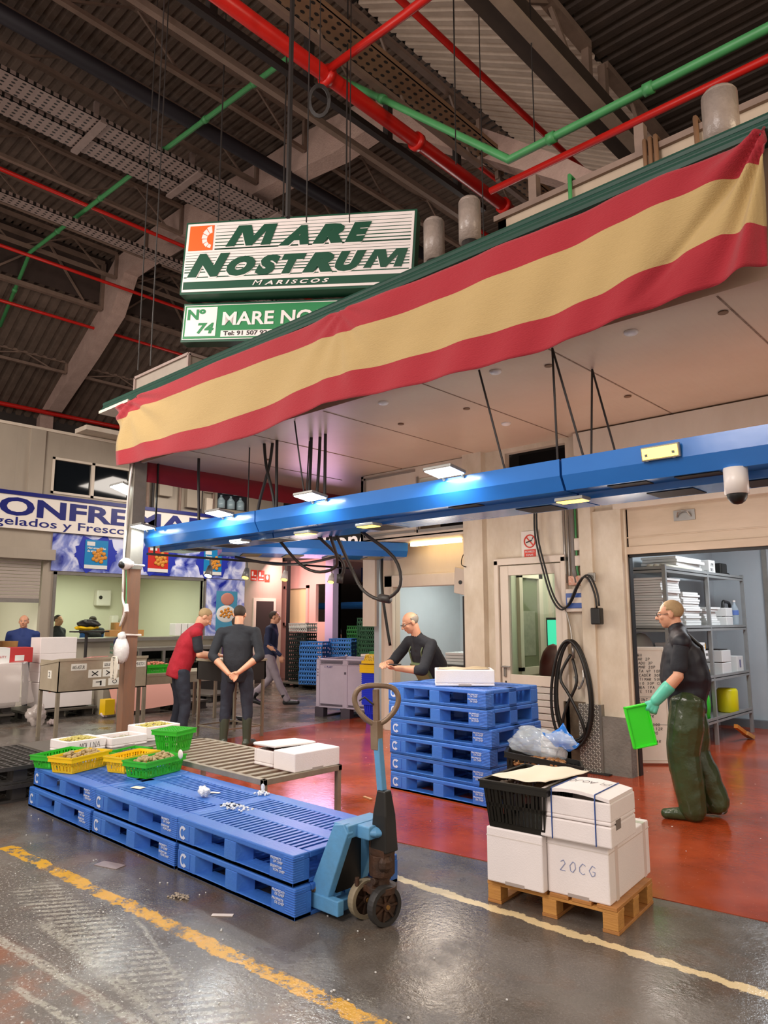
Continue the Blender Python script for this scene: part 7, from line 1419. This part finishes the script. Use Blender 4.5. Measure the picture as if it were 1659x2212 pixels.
# man leaning on the pallet stack with a phone
pm = person('man with glasses and olive bib apron leaning on the pallet stack, reading a phone', (-5.55, 6.78, 0), math.radians(168), dict(pelvis=(0, -.02, .97), chest=(-.03, .13, 1.22), neck=(-.04, .26, 1.41), head=(-.02, .36, 1.60), hd=(.30, .85, -.42),
    sR=(.17, .24, 1.37), sL=(-.24, .22, 1.35), eR=(.27, .42, 1.12), eL=(-.38, .46, 1.075), wR=(.06, .66, 1.13), wL=(-.12, .64, 1.09), dR=(-.6, .7, .05), dL=(.8, .6, .1), nR=(-.3, 0, -1), nL=(.2, .2, 1), lR=(-1, .3, 0), lL=(.2, 1, .3)),
    M_blkcl, M_oil, M_boot, 'bald', M_hairg, 'rolled', bib=M_apron, glasses=True, fat=.045, curl=(.6, .7), vox=.009)
ph = thing('phone', 'dark mobile phone held by the leaning man', 'phone', (-5.50, 6.04, 1.135), .6); MB().box(-.07, .07, -.035, .035, 0, .008).build('body', M_black, ph, bev=.003); MB().box(-.065, .065, -.031, .031, .008, .0085).build('screen', mat('phone_screen', '30343c', .1), ph)
# emblem on his chest
def badge(par, M, s=1.0): 
    b = MB(); b.box(-.022*s, .022*s, -.026*s, .018*s, -.002, .003, 0, M); b.add([M @ V(-.018*s, .0, .004), M @ V(0, .028*s, .004), M @ V(.018*s, .0, .004)], [(0, 1, 2)]); return b.build('yellow_badge', mat('badge_yellow', 'e0b020', .5), par)
bt = Matrix.Translation(V(-.12, .265, 1.30)) @ Matrix(((-1, 0, 0, 0), (0, 0, 1, 0), (0, 1, 0, 0), (0, 0, 0, 1))); badge(pm, bt)
# man walking past the cold room
wm = person('bald man in black vest and wet olive oilskin trousers carrying a green tray', (-2.42, 6.36, 0), math.radians(110), dict(pelvis=(0, .0, 1.0), chest=(0, .02, 1.31), neck=(0, .04, 1.50), head=(.01, .10, 1.68), hd=(.05, 1, -.10),
    sR=(.205, .02, 1.45), sL=(-.215, .02, 1.45), eR=(.27, -.10, 1.19), eL=(-.29, .06, 1.17), wR=(.27, -.12, .95), wL=(-.28, .24, .97), dL=(.05, .45, -.9), nL=(.5, .5, -.1), lL=(.0, .9, .5), dR=(0, .4, -.9),
    hR=(.11, 0, .96), hL=(-.11, 0, .96), kR=(.10, -.02, .52), kL=(-.11, .06, .53), aR=(.11, -.17, .10), aL=(-.11, .01, .08), tR=(.12, -.01, .05), tL=(-.12, .18, .045)), M_blkcl, M_oil, M_oil, 'short', M_blond, 'short', vest=M_padv, glasses=True, fat=.065, curl=(.4, .9), gloves='L', bag_=.055, boot_h=.34, vox=.009)
b = MB()
for s in (-1, 1): b.tube([V(s*.10, .16, 1.10), V(s*.11, .12, 1.44), V(s*.085, .0, 1.54), V(s*.05, -.135, 1.40), V(0, -.155, 1.26), V(-s*.03, -.165, 1.12), V(-s*.05, -.16, 1.04)], .014, 6)
b.build('suspenders', M_black, wm, smooth=True)
for x, z in ((-.075, 1.42), (.06, 1.40), (.0, 1.20)): badge(wm, Matrix.Translation(V(x, -.158-(1.45-z)*.1, z)) @ Matrix(((1, 0, 0, 0), (0, 0, -1, 0), (0, 1, 0, 0), (0, 0, 0, 1))), .7)
Wm = Matrix.Translation((-2.42, 6.36, 0)) @ Matrix.Rotation(math.radians(110), 4, 'Z'); hp = Wm @ V(-.27, .36, .88)
gt_ = thing('green_tray', 'bright green plastic tray in the walking man’s gloved hand', 'tray', tuple(hp)); a = rgt*-.55+Vector((0, 0, -.9)); Mt = frame((0, 0, 0), tuple(rgt*.9+Vector((0, 0, .18))), (-rgt.x*.3, -rgt.y*.3, 1))
M_neon = mat('bright_green_plastic', '38e428', .35)
b = MB(); b.box(-.13, .05, -.28, .05, -.004, .004, 0, Mt); b.build('plate', M_neon, gt_); b = MB()
for a in ((-.14, .06, .04, .055), (-.14, .06, -.29, -.275), (-.14, -.125, -.29, .055), (.045, .06, -.29, .055)): b.box(*a, -.02, .02, 0, Mt)
b.build('rim', M_neon, gt_, bev=.004)
# others
M_nv = mat('navy_jacket', '1c2444', .8, 0, .2, 6); M_gt = mat('grey_lilac_trousers', '948890', .8, 0, .25, 7, .2, 30)
STR = dict(kR=(.11, .16, .54), aR=(.11, .36, .13), tR=(.12, .52, .10), kL=(-.11, .0, .52), aL=(-.11, -.36, .16), tL=(-.11, -.20, .06), head=(0, .08, 1.68), neck=(0, .05, 1.5), chest=(0, .02, 1.3), wR=(.26, .25, .97), eR=(.28, .0, 1.17), eL=(-.27, -.1, 1.17), wL=(-.26, -.02, .93))
person('man in navy jacket and grey trousers striding right behind the black sweater', (-11.15, 8.7, 0), math.radians(-47), STR, M_nv, M_gt, M_shoe, 'short', M_hairb, 'long', boot_h=.2, vox=.014)
person('man in a dark purple jacket half hidden behind the standing table', (-9.95, 6.95, 0), math.radians(-55), dict(head=(0, .12, 1.56), neck=(0, .06, 1.4), chest=(0, .02, 1.2), sR=(.2, .03, 1.34), sL=(-.2, .03, 1.34), eR=(.26, .1, 1.08), eL=(-.26, .1, 1.08), wR=(.15, .35, 1.05), wL=(-.15, .35, 1.05), hd=(0, .9, -.3)), mat('purple_jacket', '38204c', .8), M_jean, M_shoe, 'short', M_hairb, 'long', vox=.014)
p = PX(40, 1337, -14.0); person('man in a blue coat standing in the far left shutter opening', (-14.0, p.y+.1, 0), math.radians(-118), dict(head=(0, .02, 1.60), neck=(0, 0, 1.42), chest=(0, 0, 1.22), sR=(.22, 0, 1.37), sL=(-.22, 0, 1.37)), mat('blue_coat', '1c3470', .75, 0, .2, 5), M_jean, M_shoe, 'bald', M_hairb, 'long', fat=.03, vox=.014)
p = PX(200, 1345, -16.4); person('worker in a dark vest over blue sleeves in the far window, seen from behind', (-16.4, p.y, 0), math.radians(95), dict(head=(0, .02, 1.60), neck=(0, 0, 1.42), chest=(0, 0, 1.22), sR=(.23, 0, 1.37), sL=(-.23, 0, 1.37), eR=(.30, .1, 1.12), wR=(.2, .3, 1.1)), mat('worker_blue', '3060a8', .8), M_jean, M_shoe, 'short', M_hairb, 'long', vest=M_blkcl, fat=.04, vox=.015)
p = PX(130, 1335, -16.4); person('dark-haired worker in black at the left edge of the far window', (-16.4, p.y-.05, 0), math.radians(-60), dict(head=(0, .02, 1.62), neck=(0, 0, 1.44), chest=(0, 0, 1.24), sR=(.2, 0, 1.39), sL=(-.2, 0, 1.39)), M_blkcl, M_jean, M_shoe, 'short', M_hairb, 'long', vox=.015)
p = PY(716, 1330, 14.6); person('distant person in a dark top and cap seen through the kiosk opening', (p.x, 14.6, 0), math.radians(60), dict(head=(0, .02, 1.66)), M_blkcl, M_jean, M_shoe, 'short', M_hairb, 'short', vox=.016)
